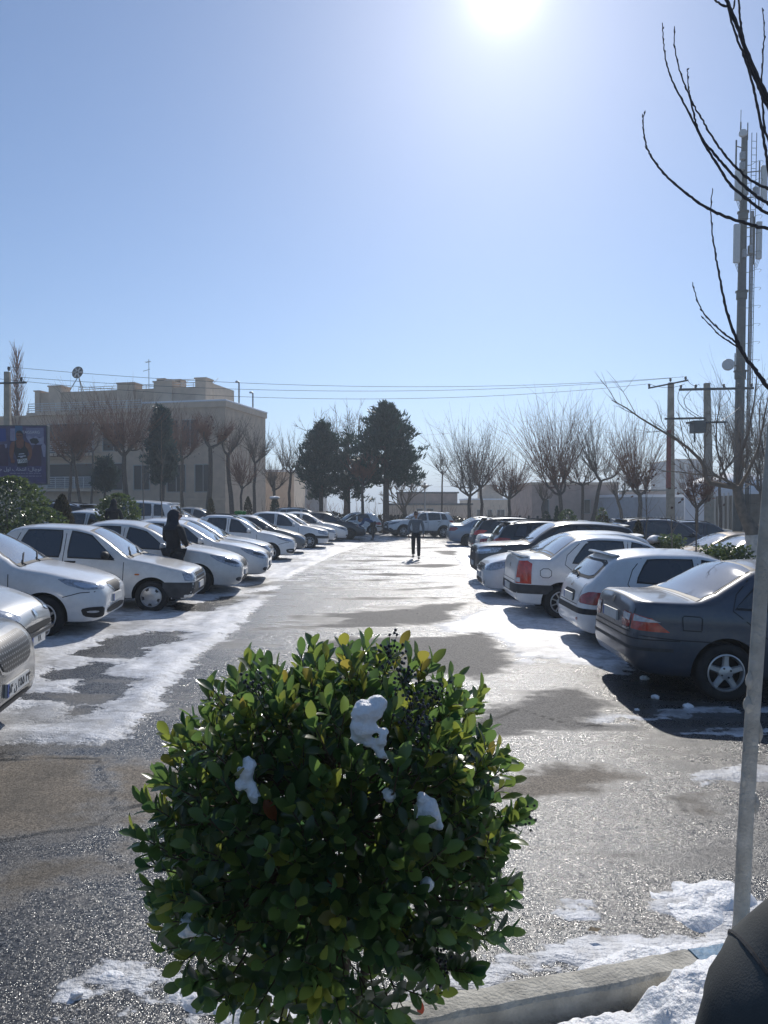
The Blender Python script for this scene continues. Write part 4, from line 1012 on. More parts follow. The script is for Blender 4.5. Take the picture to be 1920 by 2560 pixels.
NEAR = dict(ROUND, plan=PLAN(4.45, .56), top=[(0, .64), (.02, .71), (.07, .78), (.25, .87), (.8, .95)] + ROUND['top'][5:],
    belt=[(0, .56), (.3, .74), (1.2, .87), (2.2, .91), (3.6, .98), (4.25, .96), (4.45, .56)],
    front=[('F', 'grille_frame', chaikin([(-.47, .80), (-.33, .545), (.33, .545), (.47, .80), (.40, .84), (-.40, .84)], 2, .14), PG, False, .004),
           ('F', 'grille', chaikin([(-.43, .785), (-.30, .565), (.30, .565), (.43, .785), (.37, .81), (-.37, .81)], 2, .14), M_mesh, False, .010),
           (56, 'headlight', chaikin([(.10, .52, .70), (.16, .56, .79), (.40, .74, .84), (.72, .82, .87), (.46, .83, .76), (.2, .76, .69)], 1, .16), M_lamp, True),
           ('F', 'intake', chaikin([(-.42, .235), (.42, .235), (.46, .32), (-.46, .32)], 1), M_blk, False)], plates=[('F', .43, .52), ('B', .80, .5)])
# ---------------------------------------------------------------- the parked cars
PRO = {}
SLT = math.atan(SLOPE)
def swap(o, a, b):
    for s_ in o.material_slots:
        if s_.material == a: s_.link = 'OBJECT'; s_.material = b
    for c in o.children: swap(c, a, b)
def car(key, sp, pm, end, x, y, rz, label, cat='car', group=None, scale=1.0):
    """end 'nose' or 'tail': which end of the car stands at (x, y); rz is the heading in degrees from +X."""
    if key not in PRO: c = make_car('parked_car', sp, pm); PRO[key] = (c, pm, sp)
    else:
        c0, p0, _ = PRO[key]; c = copy_tree(c0); c.name = 'parked_car'
        for k in list(c.keys()): del c[k]
        if pm is not p0: swap(c, p0, pm)
    if 'proto' in c: del c['proto']
    a = R(rz); L = sp['L'] * scale; s_ = -.5 if end == 'nose' else .5
    cx, cy = x + s_ * L * math.cos(a), y + s_ * L * math.sin(a)
    c.location = (cx, cy, gz(cx, cy) - .008); c.rotation_euler = (SLT * math.sin(a), SLT * math.cos(a), a); c.scale = (scale,) * 3
    tag(c, label, cat, group)
    return c
GL, GR = 'cars parked nose out along the left of the aisle', 'cars parked along the right of the aisle'
GS, GT = 'cars parked behind the left row', 'cars parked behind the right row'
c_near = car('near', NEAR, PG, 'nose', -2.98, 5.95, 9, 'grey car nose with honeycomb mesh grille, nearest on the left edge', group=GL)
c_206s = car('hatch', HATCH, PS, 'nose', -3.98, 8.45, 8, 'silver hatchback nose between the grey car and the clean white saloon', group=GL)
c_saina = car('saina', SAINA, PW, 'nose', -3.98, 10.95, 6, 'clean white saloon with swept headlamp, in front of the dusty square saloon', group=GL)
c_pride = car('pride', PRIDE, PW2, 'nose', -3.34, 13.4, 5, 'dusty white square saloon with dark grey bumpers, star wheel covers and amber side repeater', group=GL)
c_l4 = car('round', dict(ROUND, rim='steel'), PW2, 'nose', -3.0, 15.95, 4, 'white saloon with bare black steel wheels, behind the standing woman', group=GL)
c_l5 = car('round', ROUND, PW, 'nose', -2.85, 18.4, 4, 'white saloon with chrome edged grille between the woman and the white car with roof bars', group=GL)
c_l6 = car('sedan', SEDAN, PW, 'nose', -3.25, 21.4, 4, 'white older square cut saloon, mostly hidden, left of the white car with roof bars', group=GL)
c_l7 = car('saina2', dict(SAINA, rails=(1.95, 3.0), rail_m=M_trim, W=1.66), PW, 'nose', -3.0, 25.0, 4, 'white car with dark roof bars and a green bundle on its roof', group=GL)
c_l8 = car('hatch', HATCH, PG, 'nose', -3.0, 28.4, 4, 'dark grey hatchback between white cars halfway down the left row', group=GL)
c_l9 = car('logan', LOGAN, PW, 'nose', -2.42, 32.2, 4, 'tall white saloon with black bumper strip, right of the dark grey hatchback', group=GL)
car('sedan', SEDAN, PW, 'nose', -2.3, 35.4, 4, 'white saloon second to the left of the black car with open bonnet', group=GL)
car('round', ROUND, PW, 'nose', -1.9, 38.3, 4, 'white saloon directly left of the black car with open bonnet', group=GL)
c_hood = car('round', ROUND, PB, 'nose', -1.05, 41.4, 4, 'black saloon with its bonnet propped open', group=GL)
car('suv', SUV, PS, 'nose', -2.6, 45.0, 6, 'silver estate with roof bars behind the black car with open bonnet', group=GL)
car('hatch', HATCH, PW, 'tail', -.15, 48.6, 180, 'small white hatchback behind the man bending into the bonnet', group='cars across the end of the aisle')
c_kia = car('suv', SUV, PW, 'nose', .1, 46.4, 196, 'white crossover standing across the end of the aisle behind the walking man', group='cars across the end of the aisle')
# right of the aisle
c_sam = car('sedan', SEDAN, PNAVY, 'tail', 2.60, 8.56, 0, 'dark slate blue saloon with dusty boot and five spoke wheels beside the white tree trunk', group=GR)
c_206w = car('hatch', dict(HATCH), PW, 'tail', 2.72, 11.05, 0, 'white hatchback with rear wiper, right behind the slate blue saloon', group=GR)
c_log = car('logan', LOGAN, PW, 'tail', 2.34, 14.05, 0, 'white saloon with boot spoiler and tall orange red tail lamps', group=GR)
c_san = car('sandero', SANDERO, PW, 'nose', 2.12, 16.55, 180, 'white hatchback facing the aisle with a diamond badge on its grille', group=GR)
c_hav = car('box', BOXSUV, PB, 'nose', 2.32, 19.5, 180, 'black SUV facing the aisle with wide slatted grille', group=GR)
car('suv', SUV, PB, 'tail', 3.12, 22.5, 0, 'black SUV with orange tail lamps and rear spoiler, behind the black SUV facing the aisle', group=GR)
car('round', ROUND, PW, 'tail', 3.12, 25.2, 0, 'white saloon squeezed between two black SUVs, only its tail showing', group=GR)
car('suv', SUV, PB, 'tail', 3.42, 29.6, 0, 'black SUV farther down the right row, next to the silver blue saloon', group=GR)
car('round', ROUND, PSB, 'tail', 3.2, 37.6, 0, 'silver blue saloon near the end of the right row', group=GR)
car('round', ROUND, PS, 'tail', 3.5, 40.8, 0, 'pale silver saloon behind the silver blue saloon, last of the right row', group=GR)
# second row on the left
car('box', BOXSUV, PW, 'tail', -8.0, 29.8, 180, 'large white SUV facing away behind the left row', 'car', GS, 1.10)
car('suv', SUV, PB, 'tail', -10.4, 27.2, 180, 'black SUV behind the round leafy shrub and the brown thuja', 'car', GS, 1.05)
car('round', ROUND, PW, 'nose', -7.75, 25.9, 0, 'white saloon just in front of the large white SUV', 'car', GS)
car('hatch', HATCH, PS, 'tail', -12.6, 30.5, 180, 'silver hatchback between the leafy laurel and the brown thuja', 'car', GS, 1.05)
car('sedan', SEDAN, PDB, 'tail', -13.2, 33.6, 180, 'dark blue saloon behind the silver hatchback, roof showing by the billboard post', 'car', GS, 1.08)
car('saina', SAINA, PW, 'nose', -8.1, 32.8, 0, 'white saloon to the right of the large white SUV', 'car', GS, 1.08)
car('sedan', SEDAN, PW, 'nose', -7.9, 36.2, 0, 'white square saloon near the small dark thuja, behind the left row', 'car', GS, 1.05)
car('round', ROUND, PS, 'nose', -7.6, 39.6, 0, 'silver saloon farthest along the row behind the left row', 'car', GS, 1.05)
# second row on the right
car('suv', dict(SUV), PDB, 'tail', 8.4, 28.2, 0, 'dark blue people carrier with long side glass behind the right row', 'car', GT, 1.08)
car('suv', SUV, PDB, 'nose', 16.6, 33.4, 0, 'dark blue SUV with roof bars beside the concrete poles', 'car', GT, 1.02)
car('sedan', SEDAN, PGOLD, 'nose', 8.3, 22.9, 180, 'gold beige saloon facing the hedge on the right', 'car', GT)
car('sedan', SEDAN, PMAR, 'nose', 7.75, 20.3, 180, 'dark brown saloon beside the gold beige one', 'car', GT)
car('round', ROUND, PW, 'nose', 7.25, 17.9, 180, 'white saloon beside the dark brown one on the right', 'car', GT)
car('saina', SAINA, PW, 'nose', 6.95, 15.3, 180, 'white saloon by the white painted forked tree on the right', 'car', GT)
car('round', ROUND, PSB, 'nose', 9.6, 34.8, 180, 'pale blue saloon behind the dark leafy shrubs on the right', 'car', GT)
car('hatch', HATCH, PW, 'nose', 8.9, 31.8, 180, 'white hatchback just left of the dark blue people carrier', 'car', GT)
car('sedan', SEDAN, PB, 'nose', 17.8, 36.4, 180, 'black saloon with snow along its roof, right of the dark blue SUV', 'car', GT, 1.05)
car('box', BOXSUV, PB, 'nose', 18.9, 32.6, 180, 'black SUV at the right edge beyond the forked tree', 'car', GT)
car('saina', SAINA, PS, 'nose', 14.2, 27.4, 180, 'silver saloon behind the forked tree on the right', 'car', GT)
car('round', ROUND, PDB, 'nose', 7.6, 38.6, 180, 'dark blue saloon by the wooden rail fence', 'car', GT)
# bonnet of the black car propped open: its own sheet hinged at the windscreen
def open_bonnet():
    sp = ROUND; B = Body(sp); vs_, fs_ = B.patch('T', [(.16, .56), (1.16, .70), (1.16, -.70), (.16, -.56)], .006, .12); B.bm.free()
    x0 = sp['L'] / 2 - 1.16; z0 = B.top(1.16)
    Mr = Matrix.Translation((x0, 0, z0)) @ Matrix.Rotation(R(-40), 4, 'Y') @ Matrix.Translation((-x0, 0, -z0))
    v2 = [Mr @ v for v in vs_]; n = len(v2); v3 = v2 + [v - (Mr.to_3x3() @ Vector((0, 0, .03))) for v in v2]
    o = mesh('bonnet', v3, fs_ + [tuple(i + n for i in f)[::-1] for f in fs_], c_hood, [PB], 40)
    v4, f4 = B.patch('T', [(.24, .54), (1.10, .66), (1.10, -.66), (.24, -.54)], .004, .2) if False else (vs_, fs_)
    mesh('engine_bay', [Vector((x0 + (v.x - x0) * .9, v.y * .93, v.z + .006)) for v in v4], f4, c_hood, M_well)
    mb = MB(); a = Mr @ Vector((x0 + .7, .5, z0 - .08)); mb.tube([(x0 + .75, .5, .80), a], .008, 5); mb.build('bonnet_stay', M_chrome, c_hood)
open_bonnet()
ARF = None
def text_mesh(name, body, size, parent, m, loc, rot, ext=.0008, align='CENTER'):
    cu = bpy.data.curves.new(name, 'FONT'); cu.body = body; cu.size = size; cu.align_x = align; cu.align_y = 'CENTER'; cu.extrude = ext
    o = bpy.data.objects.new(name, cu); C.objects.link(o)
    dg = bpy.context.evaluated_depsgraph_get(); me = bpy.data.meshes.new_from_object(o.evaluated_get(dg))
    bpy.data.objects.remove(o); bpy.data.curves.remove(cu)
    me.materials.clear(); q = link(name, me, parent, m); q.location = loc; q.rotation_euler = rot
    return q
def plate_text(c, txt, size=.085):
    for o in c.children:
        if o.name.startswith('number_plate'):
            xs = [v.co.x for v in o.data.vertices]
            if max(xs) > 0:
                z = sum(v.co.z for v in o.data.vertices) / len(xs)
                text_mesh('plate_number', txt, size, o, M_ink, (max(xs) + .002, .02, z), (PI / 2, 0, PI / 2), .001)
plate_text(c_near, '\u06f5\u06f4 \u0646 \u06f2\u06f5\u06f5 \u06f3\u06f3', .10)
plate_text(c_206s, '\u06f7\u06f8', .10)
tg = [o for o in c_l7.children if o.name.startswith('body')]
def roof_bundle():
    bm = bmesh.new()
    for i, (x, y, z, a) in enumerate(((0, 0, .07, .13), (.16, .1, .06, .10), (-.13, .08, .06, .09))):
        g = bmesh.ops.create_icosphere(bm, subdivisions=3, radius=1, matrix=Matrix.Translation((x, y, z)) @ Matrix.Diagonal((a * 1.3, a, .085, 1)))
        for v in g['verts']: v.co += Vector((noise.noise(v.co * 14), noise.noise(v.co * 14 + Vector((5, 0, 0))), noise.noise(v.co * 14 + Vector((0, 9, 0))))) * .02
    o = bmobj('cloth_bundle', bm, None, mat('green_cloth', (.02, .16, .035), .8, var=.5, scale=14), 60)
    p = c_l7.location; o.scale = (.75, .75, .8); o.location = (p.x + .15, p.y - .1, gz(p.x) + 1.485)
    tag(o, 'green cloth bundle lying on the roof of the white car with roof bars', 'bundle')
roof_bundle()
# ---------------------------------------------------------------- buildings
M_beige = mat('beige_render', (.56, .43, .31), .9, var=.12, scale=1.6, bump=.15, bscale=30)
M_beige2 = mat('pale_beige_render', (.62, .49, .36), .9, var=.1, scale=1.2)
M_cap = mat('roof_snow', (.80, .82, .85), .6)
M_rail = mat('white_rail', (.62, .62, .60), .5)
M_win = mat('dark_window', (.045, .043, .042), .25, spec=.25)
M_wframe = mat('window_frame', (.40, .38, .34), .6)
M_pink = mat('pinkish_brick', (.46, .34, .28), .9, var=.16, scale=1.4, bump=.2, bscale=8)
M_greyw = mat('grey_wall', (.38, .38, .39), .85, var=.15, scale=1)
M_roofb = mat('blue_grey_sheet', (.33, .38, .45), .5, var=.12, scale=3)
M_galv = mat('galvanised', (.30, .31, .32), .5, metal=.5, var=.2, scale=8)
M_dgrey = mat('dark_grey_steel', (.075, .085, .085), .5, metal=.3, var=.25, scale=3)
def bwin(mbs, root, x0, x1, z0, z1, y, rec=.06):
    """window: frame part with its pane as a sub-part, on the face y (facing -y)."""
    mb = MB(); t = .07
    mb.box(x0, x1, y - rec, y + .02, z0, z0 + t); mb.box(x0, x1, y - rec, y + .02, z1 - t, z1)
    mb.box(x0, x0 + t, y - rec, y + .02, z0 + t, z1 - t); mb.box(x1 - t, x1, y - rec, y + .02, z0 + t, z1 - t)
    if x1 - x0 > 1.2: mb.box((x0 + x1) / 2 - .03, (x0 + x1) / 2 + .03, y - rec + .01, y + .02, z0 + t, z1 - t)
    f = mb.build('window', M_wframe, root)
    mb = MB(); mb.box(x0 + t, x1 - t, y - .02, y + .025, z0 + t, z1 - t); mb.build('pane', M_win, f)
    return f
def main_building():
    cx, cy = -13.3, 62.0; a = math.atan2(-.233, .972)
    gz0 = gz(cx, cy) - .5
    root = empty('apartment_building', (cx, cy, gz0), a, 'beige three storey building with setback roof floor and white balcony rails, behind the bare trees', 'building')
    q = gz0
    Z = lambda z: z - q
    zt = 10.75
    mb = MB(); mb.box(-19.0, 0, .0, 8.7, 0, Z(10.15)); mb.build('wall', M_beige, root)
    mb = MB(); mb.box(-7.6, .12, -.12, 8.8, Z(10.153), Z(10.62)); mb.build('parapet', M_beige2, root)
    mb = MB(); mb.box(-7.65, .17, -.17, 8.85, Z(10.623), Z(10.78)); o = mb.build('snow_cap', M_cap, root); bevel(o, .05)
    mb = MB(); mb.box(-19.1, -7.7, -.25, .3, Z(9.9), Z(10.16)); mb.build('ledge', M_beige2, root)
    mb = MB()
    for z in (10.35, 10.55, 10.75, 10.95): mb.tube([(-19.0, -.15, Z(z)), (-7.7, -.15, Z(z))], .035, 5)
    for i in range(9): mb.tube([(-19 + i * 1.41, -.15, Z(10.1)), (-19 + i * 1.41, -.15, Z(10.97))], .03, 5)
    mb.build('roof_railing', M_rail, root)
    mb = MB(); mb.box(-20.6, -3.3, 3.0, 8.6, Z(10.16), Z(12.45)); mb.build('upper_floor', M_beige, root)
    for (x0, x1, h) in ((-20.7, -20.2, 12.55), (-19.2, -17.9, 12.95), (-12.0, -10.3, 12.95), (-8.3, -6.5, 12.95), (-4.2, -3.2, 13.1)):
        mb = MB(); mb.box(x0, x1, 2.8, 4.2, Z(10.165), Z(h)); mb.box(x0 - .08, x1 + .08, 2.72, 4.28, Z(h), Z(h + .12)); mb.build('pilaster', M_beige2, root)
    mb = MB(); mb.box(-3.298, -3.2, 4.29, 8.65, Z(10.165), Z(12.9)); mb.build('side_parapet', M_beige2, root)
    mb = MB()
    for z in (12.65, 12.85): mb.tube([(-16.3, 3.2, Z(z)), (-4.3, 3.2, Z(z))], .03, 5)
    for i in range(11): mb.tube([(-16.3 + i * 1.17, 3.2, Z(12.4)), (-16.3 + i * 1.17, 3.2, Z(12.87))], .025, 5)
    mb.build('roof_railing', M_rail, root)
    mb = MB()
    for z in (13.2, 13.5): mb.tube([(-8.4, 5, Z(z)), (-4.2, 5, Z(z))], .025, 5)
    for i in range(4): mb.tube([(-8.4 + i * 1.4, 5, Z(12.45)), (-7.4 + i * 1.46, 5, Z(13.52))], .025, 5)
    mb.build('roof_railing', M_rail, root)
    # dark loggias, balconies with white rails, windows
    for (x0, x1, z0, z1) in ((-17.2, -12.4, 6.5, 9.15), (-17.2, -12.4, 3.4, 5.6)):
        f = bwin(None, root, x0, x1, Z(z0), Z(z1), 0, .05)
        mb = MB(); mb.box(x0 - .4, x1 + .6, -1.0, -.003, Z(z0 - .28), Z(z0 - .05)); b = mb.build('balcony', M_beige2, root)
        mb = MB()
        for z in np.linspace(.1, .95, 6): mb.tube([(x0 - .3, -.95, Z(z0 + z)), (x1 + .5, -.95, Z(z0 + z))], .04, 5)
        for i in range(7):
            x = x0 - .3 + (x1 - x0 + .8) * i / 6; mb.tube([(x, -.95, Z(z0 - .05)), (x, -.95, Z(z0 + .97))], .03, 5)
        mb.build('railing', M_rail, b)
    for (x0, x1, z0, z1) in ((-11.6, -9.4, 6.6, 9.1), (-11.6, -9.6, 3.2, 5.6), (-6.0, -4.3, 6.9, 9.2), (-4.0, -2.4, 6.9, 9.2), (-8.6, -7.0, 3.2, 5.4), (-5.4, -3.6, 3.0, 5.4), (-2.8, -1.2, 3.0, 5.4), (-17.0, -15.0, .9, 2.4)):
        bwin(None, root, x0, x1, Z(z0), Z(z1), 0, .05)
    mb = MB(); mb.box(-19.05, -12.0, -.22, -.003, Z(6.0), Z(6.18)); mb.build('ledge', M_beige2, root)
    mb = MB(); mb.box(-8.9, .1, -.08, -.003, Z(2.35), Z(2.5)); mb.build('ledge', M_beige2, root)
    def loc(u, v, z): return root.location + Vector((u * math.cos(a) - v * math.sin(a), u * math.sin(a) + v * math.cos(a), Z(z)))
    # things on the roof
    d = empty('satellite_dish', loc(-17.3, 4.5, 12.45), a, 'round satellite dish on a tripod on the beige roof', 'satellite dish')
    mb = MB(); M = Matrix.Translation((0, 0, 2.05)) @ Matrix.Rotation(R(78), 4, 'X')
    mb.lathe([(0, -.1), (.30, -.06), (.56, .04), (.60, .06), (.56, .07), (.35, -.02), (0, -.06)], 24, M); mb.build('dish', M_dgrey, d, 40)
    mb = MB()
    for k in range(6):
        c, s_ = math.cos(PI * k / 3), math.sin(PI * k / 3); mb.tube([M @ Vector((.12 * c, .12 * s_, .09)), M @ Vector((.5 * c, .5 * s_, .09))], .07, 5)
    mb.build('reflector_pattern', M_rail, d)
    for x, y in ((-.9, -.3), (.9, -.3), (0, .7)):
        mb = MB(); mb.tube([(x, y, 0), (0, .1, 1.75)], .04, 5); mb.build('leg', M_dgrey, d)
    t = empty('roof_antenna', loc(-10.7, 6, 12.45), a, 'thin television antenna mast on the beige roof', 'antenna')
    mb = MB(); mb.tube([(0, 0, 0), (0, 0, 3.3)], .03, 5); mb.build('mast', M_dgrey, t)
    mb = MB(); mb.tube([(-.35, 0, 3.0), (.2, 0, 3.1)], .02, 4); mb.tube([(-.6, 0, 2.2), (.1, 0, 2.35)], .025, 4)
    for i in range(5): mb.tube([(-.3 + i * .1, -.25, 3.02 + i * .02), (-.3 + i * .1, .25, 3.02 + i * .02)], .012, 4)
    mb.build('elements', M_dgrey, t)
    for (u, w_, h, lb) in ((-9.4, .9, 1.45, 'tall beige evaporative cooler on the roof, left of a wider one'), (-7.9, 1.25, 1.3, 'wide louvred evaporative cooler on the roof, nearest the white railing')):
        c = empty('roof_cooler', loc(u, 6.4, 12.45), a, lb, 'cooler', 'coolers on the beige roof')
        mb = MB(); mb.box(-w_ / 2, w_ / 2, -.5, .5, .3, h); o = mb.build('casing', M_beige2, c); bevel(o, .04)
        mb = MB()
        for k in range(9): mb.box(-w_ / 2 + .1, w_ / 2 - .1, -.53, -.503, .45 + k * (h - .6) / 9, .45 + k * (h - .6) / 9 + .05)
        mb.build('louvre', M_trim, c)
        for sx in (-1, 1):
            mb = MB(); mb.box(sx * w_ * .4 - .04, sx * w_ * .4 + .04, -.4, .4, 0, .297); mb.build('leg', M_dgrey, c)
    for (u, v, h, lb) in ((.1, 3.2, 2.5, 'grey vent pipe on the roof edge, nearer the front corner'), (.1, 6.2, 2.0, 'grey vent pipe farther back along the roof edge')):
        mb = MB(); mb.tube([(0, 0, 0), (0, 0, h)], .07, 8); mb.tube([(0, 0, h), (-.16, -.1, h + .08), (-.26, -.15, h)], .085, 8)
        o = mb.build('vent_pipe', M_galv); o.location = loc(u - .3, v, 10.2); tag(o, lb, 'vent pipe', 'vent pipes on the roof edge')
    # lower wing at the left
    w_ = empty('low_building', loc(-24.5, 6, 10.2) - Vector((0, 0, Z(10.2))), a, 'low beige wing left of the setback building, behind the poplar', 'building')
    mb = MB(); mb.box(-6, 5.3, 0, 8, 0, Z(10.6)); mb.build('wall', M_beige, w_)
    mb = MB(); mb.box(-6.1, 5.25, -.1, 8.1, Z(10.603), Z(10.8)); mb.build('parapet', M_beige2, w_)
    for x in (-4, -1, 2): bwin(None, w_, x, x + 1.6, Z(6.2), Z(8.3), 0)
main_building()
def block(name, px0, px1, pyt, d, depth, label, m, wins=(), roof=None, cat='building', pyb=1300, extra=None, rot=0):
    x0, x1 = (px0 - CX) / F * d, (px1 - CX) / F * d; zt = HC + (CY - pyt) / F * d
    zb = min(gz((x0 + x1) / 2, d) - 1.0, HC + (CY - pyb) / F * d)
    r = empty(name, ((x0 + x1) / 2, d, zb), R(rot), label, cat); w2 = (x1 - x0) / 2; H = zt - zb
    mb = MB(); mb.box(-w2, w2, 0, depth, 0, H); mb.build('wall', m, r)
    mb = MB(); mb.box(-w2 - .12, w2 + .12, -.12, depth + .12, H + .003, H + .25); mb.build('roof', roof or M_beige2, r)
    for (a, b, c, e) in wins:
        bwin(None, r, -w2 + a * 2 * w2, -w2 + b * 2 * w2, H * c, H * e, 0, .04)
    return r, w2, H
r_, w2, H = block('low_building', 655, 735, 1180, 84, 12, 'pale beige block with one dark doorway, right of the setback building', M_beige2, ((.30, .42, .3, .55), (.3, .42, .68, .86)), M_cap)
block('low_building', 737, 800, 1192, 100, 12, 'grey block behind the left conifer', M_greyw, ((.1, .3, .6, .8), (.5, .7, .6, .8), (.1, .3, .3, .5)), M_cap)
r_, w2, H = block('low_building', 962, 1180, 1263, 96, 10, 'long low pinkish building beyond the hedge with a flat dark roof', M_beige2, ((.36, .44, .62, .9), (.48, .56, .62, .9)), M_dgrey)
mb = MB(); mb.box(-w2 + 1.7, w2 - 1.8, 1, 8, H + .256, H + 1.55); mb.build('roof_floor', M_pink, r_); mb = MB(); mb.box(-w2 + 1.5, w2 - 1.6, .8, 8.2, H + 1.553, H + 1.75); mb.build('roof', M_dgrey, r_)
r_, w2, H = block('low_building', 1168, 1288, 1250, 120, 12, 'beige block with a stair tower on its snowy roof, beyond the hedge', M_beige2, ((.42, .52, .55, .78), (.62, .78, .55, .78), (.2, .3, .55, .78), (.42, .52, .1, .3), (.62, .78, .1, .3)), M_cap)
mb = MB(); mb.box(-1.2, 2.2, 2, 8, H + .256, H + 1.9); mb.build('stair_tower', M_beige, r_); mb = MB(); mb.box(-.5, 1.1, 3, 6, H + 1.903, H + 2.6); mb.build('stair_tower', M_beige, r_)
r_, w2, H = block('low_building', 1330, 1545, 1212, 72, 14, 'plain pinkish brick block behind the fan shaped bare trees', M_pink, ((.12, .2, .5, .75), (.6, .68, .5, .75), (.8, .88, .5, .75)), M_beige2)
r_, w2, H = block('warehouse', 1543, 1762, 1243, 66, 16, 'warehouse with blue grey sheet wall behind the concrete poles', M_roofb, (), M_cap)
mb = MB()
for i in range(44): mb.box(-w2 + i * 2 * w2 / 44 + .02, -w2 + i * 2 * w2 / 44 + .09, -.05, -.003, 0, H - .05)
mb.build('cladding_ribs', M_roofb, r_)
mb = MB()
for i in range(26): mb.box(-w2 + i * 2 * w2 / 26, -w2 + i * 2 * w2 / 26 + .10, -1.3, -1.25, .4, 1.6 + .02)
mb.box(-w2, w2, -1.245, -1.2, .8, .9); mb.box(-w2, w2, -1.245, -1.2, 1.3, 1.4); o = mb.build('picket_fence', M_rail); o.location = r_.location + Vector((0, 0, 1.1)); tag(o, 'pale picket fence in front of the blue grey warehouse', 'fence')
block('tower_block', 1690, 1764, 1150, 170, 16, 'hazy grey tower block behind the concrete poles', M_greyw, tuple((a, a + .18, c, c + .07) for a in (.1, .4, .7) for c in np.linspace(.5, .9, 5)), None)
r_, w2, H = block('low_building', 1600, 1680, 1228, 110, 10, 'low dark roofed house left of the concrete poles', M_pink, ((.2, .4, .6, .8),), M_dgrey)
# sheet metal wall at the right edge with its posts
def sheet_wall():
    pts = [P(1772, 1262, 56), P(1845, 1262, 47), P(2050, 1262, 44)]
    r = empty('sheet_wall', (0, 0, 0), 0, 'tall brown sheet metal wall with pale posts at the right edge', 'wall')
    M_sh = mat('brown_sheet', (.24, .21, .17), .7, var=.2, scale=3)
    for a, b in zip(pts[:-1], pts[1:]):
        dv = (b - a); n = int(dv.length / .35); mb = MB(); ang = math.atan2(dv.y, dv.x); z0 = gz(a.x, a.y) - .3
        for i in range(n): mb.box(i * .35, i * .35 + .30, -.02, .02, 0, 3.6, 0, ang, (a.x, a.y, z0)); mb.box(i * .35 + .30, i * .35 + .35, -.05, -.02, 0, 3.6, 0, ang, (a.x, a.y, z0))
        mb.build('panel', M_sh, r)
        for i in range(0, n, 4):
            mb = MB(); mb.box(i * .35, i * .35 + .09, -.16, -.052, 0, 3.8, 0, ang, (a.x, a.y, z0)); mb.build('post', M_rail, r)
        mb = MB(); mb.box(0, n * .35, -.25, -.165, 1.25, 1.35, 0, ang, (a.x, a.y, z0)); mb.build('rail', M_rail, r)
    m = MB(); c = P(1830, 1262, 60); vs_, = ([],)
    prof = [(3.6 * math.cos(R(t)), 1.5 * math.sin(R(t))) for t in range(0, 91, 10)]
    m.lathe([(max(a_, 0.001), b_) for a_, b_ in prof], 28); m.lathe([(3.6, -3.6), (3.6, 0)], 28)
    o = m.build('tent_roof', M_cap, None, 60); o.location = (c.x, c.y, 3.0); tag(o, 'white domed tent roof rising behind the brown sheet metal wall', 'tent')
sheet_wall()
def far_city():
    rng = random.Random(8); mb = MB()
    for i in range(150):
        d = rng.uniform(320, 1500); px = rng.uniform(-300, 2300); x = (px - CX) / F * d; w_ = rng.uniform(8, 22); h = rng.uniform(8, 30)
        z = gz(x, d) - 1; mb.box(-w_, w_, -w_ * .6, w_ * .6, 0, h, 0, rng.uniform(-.5, .5), (x, d, z)); 
        if rng.random() < .6: mb.box(-w_ * .4, w_ * .3, -w_ * .3, w_ * .3, h + .003, h + rng.uniform(2, 5), 0, 0, (x, d, z))
    tag(mb.build('far_city', mat('far_city', (.38, .35, .32), .9, var=.3, scale=.01)), kind='stuff')
far_city()
# ---------------------------------------------------------------- poles, wires, mast, billboard
M_pole = mat('pole_concrete', (.42, .36, .28), .85, var=.22, scale=4, bump=.2, bscale=30)
M_redp = mat('faded_red_paint', (.30, .075, .06), .7, var=.3, scale=9)
M_ins = mat('insulator', (.05, .045, .045), .3)
def tip(px, py, d): return P(px, py, d)
def pole(px, pyt, d, w0, w1, label, red=False, lean=0, name='power_pole'):
    b = at(px, d); t = P(px, pyt, d); h = t.z - b.z + .3
    r = empty(name, (b.x, b.y, b.z - .3), 0, label, 'pole'); r.rotation_euler = (0, lean, 0)
    mb = MB(); n = 10
    for i in range(n):
        z0, z1 = h * i / n, h * (i + 1) / n
    vs_ = []; fs_ = []
    for z, w_ in ((0, w1), (h, w0)): vs_ += [(-w_ / 2, -w_ * .4, z), (w_ / 2, -w_ * .4, z), (w_ / 2, w_ * .4, z), (-w_ / 2, w_ * .4, z)]
    fs_ = [(0, 1, 5, 4), (1, 2, 6, 5), (2, 3, 7, 6), (3, 0, 4, 7), (4, 5, 6, 7)]
    mb.add(vs_, fs_); o = mb.build('shaft', M_pole, r); bevel(o, .03)
    if red:
        f0, f1 = .38, .72; mb = MB(); wa, wb = w1 + (w0 - w1) * f0, w1 + (w0 - w1) * f1
        vs_ = [(-wa / 2 - .012, -wa * .4 - .012, h * f0), (0 - .04, -wa * .4 - .012, h * f0), (-.04, -wb * .4 - .012, h * f1), (-wb / 2 - .012, -wb * .4 - .012, h * f1), (-wa / 2 - .012, wa * .4, h * f0), (-wb / 2 - .012, wb * .4, h * f1)]
        mb.add(vs_, [(0, 1, 2, 3), (4, 0, 3, 5)]); mb.build('red_band', M_redp, r)
    return r, h
def insul(r, pts):
    mb = MB()
    for x, y, z in pts: mb.lathe([(0, 0), (.05, 0), (.05, .06), (.075, .07), (.075, .11), (.045, .12), (.07, .15), (.07, .18), (.03, .2), (0, .2)], 8, Matrix.Translation((x, y, z)))
    return mb.build('insulator', M_ins, r, 40)
p1, h1 = pole(1676, 957, 42, .30, .44, 'concrete power pole with a faded red painted band, left of the twin armed pole', True)
mb = MB(); mb.tube([(-1.35, -.2, h1 - .35), (.9, -.2, h1 + .1)], .045, 6); mb.build('crossarm', M_dgrey, p1)
